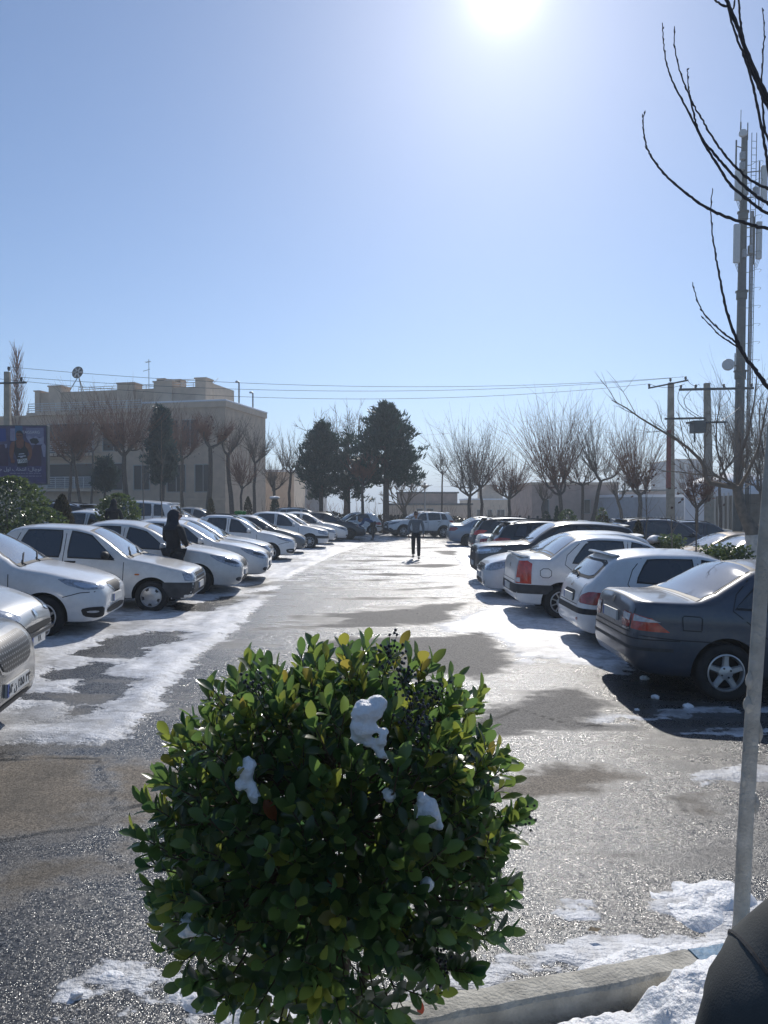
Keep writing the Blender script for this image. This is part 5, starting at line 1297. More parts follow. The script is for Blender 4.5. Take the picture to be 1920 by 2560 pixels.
for x, z in ((-1.3, h1 - .3), (-.1, h1 + .02), (.75, h1 + .12)): insul(p1, [(x, -.2, z)])
p2, h2 = pole(1775, 958, 40, .30, .46, 'concrete power pole with a wide crossarm and switchgear, beside the phone mast', lean=R(-1.2))
mb = MB(); mb.box(-1.6, 2.4, -.28, -.18, h2 - .42, h2 - .30); mb.build('crossarm', M_dgrey, p2)
for x in (-1.5, -.7, .8, 1.6, 2.3): insul(p2, [(x, -.23, h2 - .3)])
mb = MB(); mb.box(-2.35, -.22, -.2, -.08, h2 - 1.95 - .0, h2 - 1.85); mb.build('tie_bar', M_dgrey, p2)
mb = MB(); mb.box(-.95, -.3, -.5, .1, h2 - 2.7, h2 - 2.05); mb.box(-1.25, .9, -.3, -.2, h2 - 2.2, h2 - 2.1); mb.tube([(-.8, -.2, h2 - 2.6), (-.8, -.2, h2 - 3.2)], .05, 6); o = mb.build('switchgear', M_dgrey, p2)
mb = MB()
for (xa, za, xb, zb, bl) in ((-1.5, h2 - .2, -.5, h2 - 2.0, -.6), (-.7, h2 - .2, -.2, h2 - 2.0, -.9), (1.6, h2 - .2, .6, h2 - 2.1, .7), (.8, h2 - .2, .5, h2 - 1.4, .5)):
    mb.tube([(xa + (xb - xa) * i / 8 + bl * math.sin(PI * i / 8), -.25, za + (zb - za) * i / 8) for i in range(9)], .018, 4)
mb.build('jumper_cable', M_ins, p2)
p3, h3 = pole(20, 930, 36, .26, .36, 'concrete pole at the left edge with a floodlight, behind the billboard')
mb = MB(); mb.tube([(-1.2, -.15, h3 - .6), (1.0, -.15, h3 - .55)], .045, 6); mb.build('crossarm', M_dgrey, p3); insul(p3, [(.15, -.15, h3 + .02)]); insul(p3, [(.75, -.15, h3 - .5)]); insul(p3, [(-1.0, -.15, h3 - .5)])
mb = MB(); mb.box(-.75, -.12, -.5, -.1, h3 - 3.75, h3 - 3.35); o = mb.build('floodlight', M_dgrey, p3); bevel(o, .05); mb = MB(); mb.box(-.16, .16, -.24, -.16, h3 - 3.7, h3 - 3.4); mb.build('bracket', M_dgrey, p3)
def wire(name, a, b, sag, r, label, n=26):
    a, b = Vector(a), Vector(b); mb = MB()
    mb.tube([a + (b - a) * (i / n) - Vector((0, 0, sag * 4 * (i / n) * (1 - i / n))) for i in range(n + 1)], r, 4)
    return tag(mb.build(name, M_ins), label, 'cable', 'power lines across the sky')
def w_at(o, x, z): return o.location + Vector((x, -.2, z))
wire('power_line', w_at(p1, .75, h1 + .3), w_at(p3, .15, h3 + .2), .75, .012, 'topmost power line crossing the sky between the poles')
wire('power_line', w_at(p1, -.1, h1 + .22), w_at(p3, .75, h3 - .3), .70, .012, 'middle power line crossing the sky just under the topmost one')
wire('power_line', w_at(p1, -1.3, h1 - .1), w_at(p3, -1.0, h3 - .3), .95, .012, 'lowest power line crossing the sky between the poles')
wire('power_line', w_at(p1, .75, h1 + .3), w_at(p2, -.7, h2 - .1), .25, .014, 'upper power line slung between the two concrete poles', 8)
wire('power_line', w_at(p1, -1.3, h1 - .1), w_at(p2, -1.5, h2 - .1), .2, .014, 'lower power line slung between the two concrete poles', 8)
wire('power_line', w_at(p2, 2.3, h2 - .1), P(2300, 945, 40), .3, .014, 'power line leaving the crossarm past the phone mast', 8)
def mast():
    d = 46; b = at(1843, d); t = P(1857, 342, d)
    r = empty('phone_mast', (b.x, b.y, b.z - .3), 0, 'tall dark steel phone mast with antenna panels and a caged ladder', 'mast')
    h = t.z - b.z; r.rotation_euler = (0, math.atan2(t.x - b.x, h), 0)
    Zp = lambda py: HC + (CY - py) / F * d - b.z + .3
    mb = MB(); mb.lathe([(.30, 0), (.275, Zp(935)), (.255, Zp(735)), (.22, Zp(540)), (.175, Zp(342)), (0, Zp(341))], 20); mb.build('tube', M_dgrey, r, 40)
    for py, rr in ((935, .335), (737, .315), (540, .29)):
        mb = MB(); z = Zp(py); mb.lathe([(rr - .05, z - .35), (rr, z - .3), (rr, z + .1), (rr + .06, z + .12), (rr + .06, z + .2), (rr - .05, z + .22)], 20); mb.build('flange', M_dgrey, r, 40)
    mb = MB(); mb.tube([(-.25, 0, Zp(345)), (-.25, 0, Zp(280))], .02, 5); mb.tube([(-.25, 0, Zp(345)), (-.25, 0, Zp(310))], .045, 5); mb.build('lightning_rod', M_dgrey, r)
    # ladder with hoops on the right, cable run beside it
    mb = MB(); zt = Zp(338)
    for x in (.40, .70): mb.tube([(x, -.1, .4), (x, -.1, zt)], .022, 4)
    for i in range(int((zt - 1) / .42)): mb.tube([(.40, -.1, 1 + i * .42), (.70, -.1, 1 + i * .42)], .015, 4)
    for i in range(int((zt - 3) / 1.1)):
        z = 3 + i * 1.1; mb.tube([(.15, 0, z), (.40, -.1, z)], .02, 4); mb.tube([(.5 + .36 * math.cos(R(a)) * .8 + .2, -.12 - .62 * math.sin(R(a)), z) for a in range(180, -1, -30)], .012, 4)
    mb.build('ladder', M_dgrey, r)
    mb = MB()
    for x in (.47, .55, .63): mb.tube([(x, -.02, .3), (x, -.02, Zp(530))], .035, 5)
    mb.build('cable_run', M_ins, r)
    for px, y0, y1, w_ in ((1830, 434, 510, .40), (1894, 423, 510, .38), (1829, 568, 664, .38), (1884, 561, 654, .34)):
        x = (px - 1850) / F * d; z0, z1 = Zp(y1), Zp(y0); mb = MB(); mb.box(x - w_ / 2, x + w_ / 2, -.42, -.22, z0, z1); o = mb.build('antenna_panel', M_plate, r); bevel(o, .05)
        mb = MB(); s_ = 1 if x > 0 else -1
        for z in (z0 + .3, z1 - .3): mb.tube([(x, -.3, z), (0, 0, z)], .035, 5)
        mb.tube([(x - s_ * .26, -.25, z0 - .3), (x - s_ * .26, -.25, z1 + .3)], .04, 6)
        for k in range(3): mb.tube([(x + (k - 1) * .08 + s_ * -.2 * math.sin(PI * i / 6), -.3, z0 - .55 * math.sin(PI * i / 6)) for i in range(7)] , .016, 4)
        mb.build('bracket', M_dgrey, o)
        mb = MB(); mb.box(x - s_ * .5 - .11, x - s_ * .5 + .11, -.4, -.15, z0 + .35, z0 + .85); mb.build('radio_unit', M_galv, r)
    mb = MB(); x = -.62; mb.tube([(x, -.25, Zp(440)), (x, -.25, Zp(360))], .05, 6)
    for z in (Zp(430), Zp(375)): mb.tube([(x, -.25, z), (0, 0, z)], .035, 5)
    mb.build('side_pole', M_dgrey, r)
    for z in (Zp(400), Zp(425)):
        mb = MB(); mb.box(-.42, -.16, -.5, -.26, z - .25, z + .2); mb.build('radio_unit', M_galv, r)
    for px, py, rd in ((1838, 346, .24), (1812, 916, .36)):
        x = (px - 1851) / F * d + .05; z = Zp(py); mb = MB(); M = Matrix.Translation((x, -.35, z)) @ Matrix.Rotation(R(80), 4, 'X') @ Matrix.Rotation(R(-25), 4, 'Y')
        mb.lathe([(0, .16), (rd * .95, .14), (rd, .10), (rd, -.02), (rd * .6, -.16), (0, -.2)], 24, M); o = mb.build('drum_dish', M_plate, r, 40)
        mb = MB(); mb.tube([(x + .1, -.2, z), (0, -.1, z)], .05, 6); mb.tube([(x + rd + .12, -.2, z - .3), (x + rd + .12, -.2, z + .75)], .035, 5); mb.build('bracket', M_dgrey, o)
mast()
def billboard():
    d = 31.0; x0 = -18.4; x1 = (119 - CX) / F * d; zt, zb = HC + (CY - 1063) / F * d, HC + (CY - 1212) / F * d
    z0 = gz(x1, d); r = empty('billboard', ((x0 + x1) / 2, d, z0), 0, 'purple billboard of an athlete in a black vest with Persian lettering', 'billboard')
    W2, H0, H1 = (x1 - x0) / 2, zb - z0, zt - z0
    mb = MB(); mb.box(-W2, W2, 0, .25, H0, H1); o = mb.build('box', M_dgrey, r); bevel(o, .02)
    mb = MB(); 
    for x in (W2 - .35, -W2 + .4): mb.tube([(x, .13, 0), (x, .13, H0 - .003)], .08, 8)
    mb.build('post', M_galv, r)
    mp = mat('poster_print', (.035, .03, .085), .5, col2=(.13, .10, .18), scale=2.2, coords='Object', detail=3)
    mb = MB(); mb.box(-W2 + .05, W2 - .05, -.012, -.002, H0 + .05, H1 - .05); p = mb.build('poster', mp, r)
    k = (H1 - H0) / (1360 - 185)                   # metres per pixel of the enlarged view of the poster
    U = lambda x, y: (W2 - (915 - x) * k, H1 - (y - 185) * k)
    lay = [0]
    def poly(name, pts, m):
        lay[0] += 1; y = -.014 - .0015 * lay[0]; q = [U(*c) for c in pts]; me = bpy.data.meshes.new(name)
        rr = delaunay_2d_cdt([Vector(c) for c in q], [(i, (i + 1) % len(q)) for i in range(len(q))], [list(range(len(q)))], 1, 1e-6)
        me.from_pydata([(v.x, y, v.y) for v in rr[0]], [], [tuple(f) for f in rr[2]]); return link(name, me, p, m)
    pm = lambda n, c, c2=None: mat(n, c, .5, col2=c2, scale=5)
    Pskin, Pdark, Ppale, Pblue, Plow, Pteal = pm('print_skin', (.28, .10, .055), (.16, .055, .03)), pm('print_black', (.012, .012, .018)), pm('print_pale', (.34, .34, .42), (.22, .2, .32)), pm('print_blue', (.03, .06, .24)), pm('print_band', (.085, .065, .17), (.05, .04, .11)), pm('print_teal', (.05, .14, .26))
    Pmar = pm('print_maroon', (.07, .025, .06), (.04, .02, .05))
    poly('print_wall', [(-500, 250), (100, 250), (110, 500), (-500, 560)], Pblue); poly('print_wall', [(190, 250), (285, 250), (285, 500), (185, 490)], Ppale)
    poly('print_wall', [(285, 200), (430, 200), (440, 380), (285, 500)], Pteal); poly('print_wall', [(500, 240), (845, 240), (850, 420), (500, 420)], pm('print_grey', (.20, .20, .30)))
    poly('print_crowd', [(500, 420), (560, 390), (640, 430), (700, 400), (760, 440), (850, 410), (850, 560), (600, 580)], Ppale)
    poly('print_crowd', [(570, 470), (640, 440), (720, 450), (760, 520), (700, 560), (600, 540)], Pdark)
    poly('print_crowd', [(610, 700), (680, 560), (800, 600), (800, 990), (520, 990)], Pmar); poly('print_crowd', [(800, 600), (850, 530), (890, 600), (880, 820), (840, 810)], Ppale)
    poly('print_crowd', [(-300, 620), (60, 560), (150, 640), (150, 990), (-300, 990)], Pmar); poly('print_crowd', [(80, 560), (130, 560), (120, 640), (95, 640)], Ppale)
    poly('print_band', [(-500, 990), (880, 990), (905, 1310), (-500, 1310)], Plow)
    # the athlete: shoulders, arms, head, vest, number bib
    poly('athlete', chaikin([(310, 490), (190, 530), (165, 760), (200, 850), (200, 930), (270, 940), (285, 880), (240, 850), (265, 690), (300, 640), (500, 640), (545, 690), (570, 780), (530, 800), (530, 880), (580, 880), (630, 740), (600, 560), (460, 500), (440, 440), (330, 440)], 1), Pskin)
    poly('athlete', chaikin([(305, 340), (330, 300), (400, 300), (445, 340), (440, 440), (410, 500), (350, 500), (320, 460), (300, 400)], 2), pm('print_face', (.22, .085, .05), (.14, .05, .03)))
    poly('athlete', chaikin([(305, 350), (330, 295), (400, 292), (448, 345), (440, 390), (420, 345), (330, 335)], 1), Pdark)
    poly('athlete', [(325, 385), (365, 380), (365, 396), (330, 400)], Pdark); poly('athlete', [(380, 382), (420, 388), (415, 402), (382, 398)], Pdark); poly('athlete', [(345, 455), (395, 455), (390, 468), (350, 468)], pm('print_lip', (.12, .03, .03)))
    poly('athlete', [(280, 500), (305, 500), (320, 620), (400, 660), (455, 610), (465, 500), (480, 500), (485, 600), (545, 680), (530, 850), (520, 1000), (330, 1000), (330, 860), (265, 700), (280, 620)], Pdark)
    poly('athlete', [(330, 860), (525, 840), (535, 920), (345, 940)], M_plate)
    wt = mat('print_white', (.62, .62, .66), .5)
    def txt(nm, s_, x, y, sz, al='RIGHT', m=wt):
        lay[0] += 1; a, b = U(x, y); return text_mesh(nm, s_, sz * k * 1.35, p, m, (a, -.016 - .0015 * lay[0], b), (PI / 2, 0, 0), .0004, al)
    for y0, x0_, x1_ in ((750, 360, 470), (795, 345, 500), (815, 390, 440)):
        poly('vest_print', [(x0_, y0), (x1_, y0 - 10), (x1_, y0 + 6), (x0_, y0 + 14)], wt)
    txt('bib_number', '17006', 438, 893, 62, 'CENTER', Pdark)
    txt('poster_text', 'TAGSARG', 780, 330, 58)
    fa = '\ufe97\ufeee\ufb7c\ufe8e\ufedd\u061b \ufe8d\ufee7\ufe98\ufea8\ufe8e\ufe8f \ufe8d\ufeed\ufedd \ufea3\ufeae\ufed3\ufeea \ufe8d\ufbfc'
    txt('poster_text', fa[::-1], 808, 1055, 74)
    for y, xa, xb in ((1135, 240, 795), (1190, 170, 815)):
        xs = xb; rng = random.Random(y)
        while xs > xa:
            w_ = rng.uniform(14, 60); poly('small_print', [(xs - w_, y - 10), (xs, y - 10), (xs, y + 10), (xs - w_, y + 10)], pm('print_lilac', (.36, .33, .50))) if False else poly('small_print', [(xs - w_, y - 8), (xs, y - 8), (xs, y + 8), (xs - w_, y + 8)], Ppale); xs -= w_ + rng.uniform(8, 18)
    txt('poster_text', '\u2014 79045', 556, 1270, 66)
billboard()
# lamp post near the hedge, wooden rail fence
def lamp_post():
    b = at(1062, 54); r = empty('street_lamp', b, 0, 'slim pale lamp post with a conical shade behind the white crossover', 'lamp post'); h = HC + (CY - 1222) / F * 54 - b.z
    mb = MB(); mb.tube([(0, 0, 0), (0, 0, h)], [.09, .05], 8); mb.build('post', M_rail, r); mb = MB(); mb.lathe([(.05, h), (.34, h + .22), (.34, h + .26), (.1, h + .3), (.06, h + .45), (0, h + .47)], 16); mb.build('lamp_shade', M_rail, r, 40)
lamp_post()
def rail_fence():
    r = empty('rail_fence', (0, 0, 0), 0, 'low dark wooden rail fence right of the hedge, behind the black SUVs', 'fence'); ps = [at(px, 46) for px in (1300, 1322, 1344, 1368, 1392)]
    for q in ps: mb = MB(); mb.tube([(q.x, q.y, q.z), (q.x, q.y, q.z + 1.55)], .07, 6); mb.build('post', M_trunk if 'M_trunk' in globals() else M_trim, r)
    for dz in (.9, 1.35): mb = MB(); mb.tube([(q.x, q.y - .08, q.z + dz) for q in ps], .05, 6); mb.build('rail', M_trim, r)
rail_fence()
# ---------------------------------------------------------------- trees and shrubs
M_bark = mat('bark', (.12, .096, .078), .9, var=.35, scale=12, bump=.5, bscale=40)
M_pale = mat('pale_bark', (.21, .175, .14), .9, var=.3, scale=10, bump=.4, bscale=30)
M_twig = mat('twig', (.21, .165, .125), .85, var=.25, scale=3)
M_rtwig = mat('red_twig', (.24, .12, .075), .85, var=.3, scale=3)
M_lime = mat('limewash', (.50, .48, .44), .9, var=.2, scale=12, bump=.3, bscale=50)
def rv(rng, s=1): return Vector((rng.gauss(0, s), rng.gauss(0, s), rng.gauss(0, s)))
def shoot(mb, rng, p, d, L, r, up=.35, n=5, wob=.10, sides=3):
    pts = [p.copy()]; d = d.normalized()
    for i in range(n):
        d = (d + Vector((0, 0, up / n)) + rv(rng, wob)).normalized(); pts.append(pts[-1] + d * L / n)
    mb.tube(pts, [r * (1 - .75 * i / n) for i in range(n + 1)], sides, False); return pts
def pollard(px, d, head, top, spread, n, seed, label, red=False, lean=0.0, white=False, limbs=4, tr=.13, px_is_x=False, leaves=0, group='bare pollarded trees round the lot', thick=1.0, fine=1):
    rng = random.Random(seed); b = at(px, d); tr *= .8; n = int(n * (1.7 if red else 1.25))
    zh = HC + (CY - head) / F * d; zt = HC + (CY - top) / F * d; sp = spread / 2 / F * d
    r = empty('bare_tree', (b.x, b.y, b.z - .1), 0, label, 'tree', group)
    H = zh - b.z; T = max(zt - zh, .5) * (1.35 if red and d > 40 and px < 700 else 1)
    tk = MB(); pts = []; q = Vector((0, 0, 0))
    for i in range(7):
        t = i / 6; pts.append(Vector((lean * H * t ** 1.3 + rng.gauss(0, .03), rng.gauss(0, .03), H * .82 * t)))
    tk.tube(pts, [tr * (1.25 - .45 * i / 6) for i in range(7)], 8)
    fork = pts[-1]; ends = []
    for k in range(limbs):
        a = 2 * PI * k / limbs + rng.uniform(-.4, .4); out = Vector((math.cos(a), math.sin(a) * .8, 0))
        L = sp * rng.uniform(.30, .55); p2 = [fork]; dr = (out + Vector((0, 0, rng.uniform(.5, 1.0)))).normalized()
        for i in range(5): dr = (dr + Vector((0, 0, .12)) + rv(rng, .19)).normalized(); p2.append(p2[-1] + dr * (L + H * .12) / 5)
        tk.tube(p2, [tr * (.62 - .07 * i) for i in range(6)], 6); ends += p2[2:]
        for i in (2, 3):   # side limbs
            p3 = [p2[i]]; d3 = (p2[i] - p2[i - 1]).normalized() + rv(rng, .7)
            for j in range(4): d3 = (d3.normalized() + Vector((0, 0, .25)) + rv(rng, .18)).normalized(); p3.append(p3[-1] + d3 * L * rng.uniform(.12, .2))
            tk.tube(p3, [tr * (.34 - .05 * j) for j in range(5)], 5); ends += p3[2:]
    tk.build('trunk', [M_bark if not white else M_pale], r, 50)
    if white:
        mb = MB(); mb.tube([p * 1.0 for p in pts[:4]], [tr * (1.25 - .45 * i / 6) + .008 for i in range(4)], 10, False); mb.build('limewash', M_lime, r, 50)
    cr = MB(); rr = .0125 * thick * max(1.0, d / 38)
    for i in range(n):
        p = rng.choice(ends); rel = (p - fork); out = Vector((rel.x, rel.y, 0)); o2 = out / max(sp, .3)
        dr = Vector((o2.x * 1.0 + rng.gauss(0, .38), o2.y * .9 + rng.gauss(0, .38), 1.0)); L = T * rng.uniform(.5, 1.14) * (1 - .25 * min(1, out.length / max(sp, .3)))
        ps = shoot(cr, rng, p, dr, L, rr, .25, 5, .07)
        for j in range(rng.choice((1, 1, 2, 3)) * fine):
            k = rng.randint(1, 4); shoot(cr, rng, ps[k], (ps[k] - ps[k - 1]).normalized() + rv(rng, .45), L * rng.uniform(.2, .45), rr * .65, .2, 3, .08)
    for i in range(n // 2):
        p = rng.choice(ends); shoot(cr, rng, p, Vector((rng.gauss(0, .8), rng.gauss(0, .8), rng.uniform(-.1, .8))), T * rng.uniform(.18, .5), rr * .7, .3, 3, .15)
    cr.build('crown', M_rtwig if red else M_twig, r)
    if leaves:
        lv = MB()
        for i in range(leaves):
            p = rng.choice(ends) + rv(rng, .35) + Vector((0, 0, .3)); u, v = rv(rng).normalized() * .09, rv(rng).normalized() * .07
            lv.add([p - u, p + v, p + u, p - v], [(0, 1, 2, 3)])
        lv.build('dead_leaves', M_rleaf, r)
    return r
M_rleaf = mat('dead_leaf', (.13, .055, .035), .8, var=.4, scale=3)
# left: in front of the beige building
pollard(174, 47, 1120, 1030, 120, 90, 1, 'reddish bare tree first right of the billboard', True, .02, leaves=60)
pollard(207, 46, 1110, 1022, 110, 90, 2, 'leaning reddish bare tree, second right of the billboard', True, -.10, leaves=60)
pollard(228, 54, 1085, 905, 60, 34, 3, 'thin tall bare tree rising above the beige parapet', False, .02, tr=.10)
pollard(315, 44, 1095, 985, 140, 120, 4, 'stout bare tree with a dense reddish crown, left of the blue green cedar', True, -.02, tr=.20, limbs=5, leaves=120)
pollard(408, 58, 1090, 1015, 70, 50, 5, 'bare tree hidden behind the blue green cedar', True)
pollard(455, 50, 1110, 1020, 90, 80, 6, 'reddish bare tree right of the blue green cedar', True, .01, leaves=60)
pollard(520, 44, 1068, 1015, 90, 110, 7, 'twisted bare tree with a tufted reddish top at the building corner', True, .03, tr=.18, limbs=3, leaves=60)
pollard(581, 46, 1090, 1000, 70, 70, 8, 'dark bare tree with forked limbs against the side wall', False, -.05, tr=.17, limbs=3)
pollard(634, 50, 1118, 1035, 80, 70, 9, 'slender bare tree at the right end of the beige building', False, .02)
pollard(690, 48, 1198, 1130, 80, 70, 10, 'low spreading bare tree with a crooked trunk in front of the pale block', False, -.04, tr=.14)
pollard(600, 46, 1195, 1120, 70, 50, 33, 'small bushy bare tree at the foot of the side wall', True, .05, tr=.10)
pollard(722, 52, 1150, 1045, 90, 60, 11, 'bare tree left of the conifers', False, .02, tr=.13)
pollard(907, 48, 1180, 1120, 80, 80, 12, 'small red twigged tree standing before the big conifer', True, 0, tr=.12)
pollard(1103, 56, 1150, 1100, 70, 30, 13, 'thin bare sapling right of the big conifer', False, .02, tr=.08)
pollard(1173, 50, 1215, 1030, 190, 110, 14, 'broad fan shaped bare tree right of the big conifer', False, .01, tr=.16, limbs=5)
pollard(1203, 53, 1190, 1042, 120, 60, 15, 'slim dark trunked bare tree just right of the broad fan shaped one', True, -.01, tr=.14)
pollard(1275, 51, 1222, 1120, 110, 110, 16, 'small vase shaped bare tree beyond the silver saloons', True, -.02, tr=.15, limbs=5)
pollard(1404, 46, 1208, 990, 210, 130, 17, 'tall fan of bare shoots before the pinkish brick block', True, -.02, tr=.17, limbs=5, leaves=120)
pollard(1457, 48, 1180, 985, 90, 60, 18, 'straight dark bare tree between the two tall fans', False, .0, tr=.13)
pollard(1478, 46, 1165, 990, 120, 90, 19, 'tall fan of bare shoots leaning right, right of the straight dark tree', False, .12, tr=.16, limbs=3)
pollard(1357, 50, 1228, 1190, 70, 50, 20, 'low stubby bare tree at the left foot of the tall fans', False, .02, tr=.12)
pollard(1572, 34, 1215, 1150, 90, 40, 21, 'small crooked bare tree with limewashed foot, leaning left', False, -.16, True, 3, .11)
pollard(1594, 36, 1200, 1010, 115, 110, 22, 'bare tree with limewashed foot and a tall reddish crown, left of the poles', True, .04, True, 4, .15, leaves=60)
pollard(1742, 30, 1235, 1140, 120, 70, 23, 'small bare tree with curled leaves between the two concrete poles', True, -.0, False, 4, .10, leaves=60)
pollard(1905, 40, 1190, 900, 220, 120, 24, 'twiggy bare tree behind the phone mast at the right edge', False, .0, tr=.16, limbs=5)
pollard(1800, 44, 1150, 930, 150, 60, 25, 'bare tree behind the phone mast, left of it', False, .0, tr=.12, limbs=4)
pollard(1850, 52, 1120, 1005, 170, 80, 26, 'distant bare tree showing through the mast', False, .0, tr=.12, limbs=4)
# poplar at the far left, tall and narrow
def poplar():
    rng = random.Random(5); d = 74; b = at(42, d); r = empty('poplar', b, 0, 'tall narrow bare poplar at the left edge above the billboard', 'tree'); H = HC + (CY - 858) / F * d - b.z
    tk = MB(); tk.tube([(0, 0, 0), (.1, 0, H * .5), (.05, 0, H * .95)], [.22, .13, .03], 8); tk.build('trunk', M_bark, r); cr = MB()
    for i in range(230):
        z = H * rng.uniform(.25, .93); a = rng.uniform(0, 6.28); shoot(cr, rng, Vector((.08, 0, z)), Vector((math.cos(a) * .5, math.sin(a) * .5, 1.2)), rng.uniform(2.5, 5.0) * (1.05 - z / H) + 1.2, .03, .5, 5, .06)
    cr.build('crown', M_rtwig, r)
poplar()
def spreading(px, d, top, spread, seed, label, m):
    """fine branching bare crown"""
    rng = random.Random(seed); b = at(px, d); r = empty('bare_tree', b, 0, label, 'tree'); H = HC + (CY - top) / F * d - b.z; sp = spread / 2 / F * d
    tk = MB(); tk.tube([(0, 0, 0), (.1, 0, H * .2), (0, 0, H * .38)], [.2, .17, .14], 8); tk.build('trunk', M_pale, r); cr = MB()
    def grow(p, dr, L, rad, lv):
        ps = shoot(cr, rng, p, dr, L, rad, .12, 4, .10, 4 if lv < 2 else 3)
        if lv >= 4: return
        for k in range(3 if lv < 3 else 3):
            q = ps[rng.randint(2, 4)]; grow(q, (ps[-1] - ps[-2]).normalized() + rv(rng, .42) + Vector((0, 0, .08)), L * rng.uniform(.58, .78), max(rad * .55, .016), lv + 1)
    for k in range(6):
        a = 2 * PI * k / 6; grow(Vector((0, 0, H * rng.uniform(.28, .38))), Vector((math.cos(a) * sp / H * 1.5, math.sin(a) * .6, 1.0)), H * .27, .10, 0)
    cr.build('crown', m, r)
spreading(862, 56, 1000, 190, 3, 'big fine twigged bare tree between the conifers', M_pale)
spreading(1010, 53, 1165, 150, 6, 'bushy bare tree under the right side of the big conifer', M_twig)
def leafmat(name, c1, c2, tr=.25, rough=.5, scale=4, spec=.4):
    m = bpy.data.materials.new(name); m.use_nodes = True; t = m.node_tree; L = t.links.new; b = t.nodes['Principled BSDF']; out = t.nodes['Material Output']
    geo = N(t, 'ShaderNodeNewGeometry'); rp = geo.outputs['Random Per Island']
    mx = N(t, 'ShaderNodeMix', data_type='RGBA'); mx.inputs[6].default_value = (*c1, 1); mx.inputs[7].default_value = (*c2, 1); L(rp, mx.inputs[0])
    L(mx.outputs[2], b.inputs['Base Color']); b.inputs['Roughness'].default_value = rough; b.inputs['Specular IOR Level'].default_value = spec
    if tr:
        ts = N(t, 'ShaderNodeBsdfTranslucent'); hs = N(t, 'ShaderNodeHueSaturation'); hs.inputs['Value'].default_value = 3.2; hs.inputs['Hue'].default_value = .485; hs.inputs['Saturation'].default_value = 1.0
        L(mx.outputs[2], hs.inputs['Color']); L(hs.outputs[0], ts.inputs[0]); ms = N(t, 'ShaderNodeMixShader'); ms.inputs[0].default_value = tr
        L(b.outputs[0], ms.inputs[1]); L(ts.outputs[0], ms.inputs[2]); L(ms.outputs[0], out.inputs[0])
    return m
M_needle = leafmat('needles', (.018, .045, .032), (.042, .085, .058), .08)
M_needle2 = leafmat('blue_needles', (.028, .055, .052), (.05, .085, .075), .08)
M_thuja = leafmat('thuja', (.030, .038, .016), (.085, .062, .028), .12)
M_thujag = leafmat('green_thuja', (.020, .038, .020), (.045, .07, .03), .12)
M_shrub = leafmat('shrub_leaf', (.030, .055, .018), (.085, .12, .035), .22, .28, spec=.6)
def conifer(px, d, env, seed, label, m, trunk=None, nb=110, cl=9, size=.26, tr=.2, lean=0):
    """env: (photo row, half width in photo pixels left, right) from the foot of the crown to its top."""
    rng = random.Random(seed); b = at(px, d); r = empty('conifer', b, 0, label, 'tree')
    Zr = lambda py: HC + (CY - py) / F * d - b.z
    zs = [Zr(e[0]) for e in env]; tk = MB(); zt = zs[-1]
    tk.tube([(0, 0, 0), (lean * .5, 0, zt * .5), (lean, 0, zt * .97)], [tr, tr * .7, .03], 8)
    cr = MB()
    for i in range(nb):
        t = rng.random() ** .9; z = zs[0] + (zt - zs[0]) * t; wl = np.interp(z, zs, [e[1] for e in env]) / F * d; wr = np.interp(z, zs, [e[2] for e in env]) / F * d
        a = rng.uniform(0, 2 * PI); w_ = (wr if math.cos(a) > 0 else wl) * rng.uniform(.55, 1.16) * (1 if abs(math.cos(a)) > .3 else .9); w_ = max(w_, .25)
        o = Vector((lean * z / zt, 0, z - w_ * .15)); dr = Vector((math.cos(a), math.sin(a), rng.uniform(.0, .35)))
        if i % 3 == 0: tk.tube([o, o + dr * w_ * .9], [.04, .012], 4, False)
        for k in range(cl):
            f = .25 + .75 * (k + rng.random()) / cl; c = o + dr * w_ * f + rv(rng, size * .35)
            for j in range(10):
                u = (dr * .6 + rv(rng, .45) + Vector((0, 0, .65))).normalized() * size * rng.uniform(.6, 1.1); v = rv(rng).normalized().cross(u.normalized()) * size * .17; q = c + rv(rng, size * .3)
                cr.add([q - u * .3 - v * .6, q + u * .2 - v, q + u, q + u * .2 + v], [(0, 1, 2, 3)])
    tk.build('trunk', M_bark, r, 50); cr.build('crown', m, r)
    return r
conifer(965, 50, [(1200, 60, 95), (1178, 125, 90), (1130, 120, 88), (1080, 80, 72), (1050, 48, 46), (1030, 30, 24), (1019, 4, 3)], 2, 'tall broad dark conifer at the centre of the skyline', M_needle, nb=185, cl=9, size=.34, tr=.24)
conifer(803, 52, [(1238, 30, 50), (1200, 62, 56), (1160, 70, 62), (1120, 62, 50), (1085, 34, 30), (1066, 3, 4)], 3, 'shorter dark conifer left of the fine twigged tree', M_needle, nb=130, cl=8, size=.34, tr=.17)
conifer(872, 53, [(1248, 45, 50), (1215, 55, 60), (1170, 45, 55), (1130, 30, 36), (1094, 3, 3)], 4, 'ragged dark conifer squeezed between the two larger ones', M_needle, nb=62, cl=7, size=.33, tr=.13)
conifer(404, 45, [(1205, 20, 30), (1170, 44, 46), (1130, 40, 42), (1090, 32, 30), (1055, 20, 20), (1026, 2, 2)], 5, 'blue green cedar in front of the beige building', M_needle2, nb=125, cl=8, size=.27, tr=.14)
conifer(262, 44, [(1222, 18, 18), (1205, 36, 36), (1180, 30, 30), (1160, 18, 16), (1150, 3, 3)], 6, 'small round blue green pine before the beige building', M_needle2, nb=110, cl=8, size=.22, tr=.10)
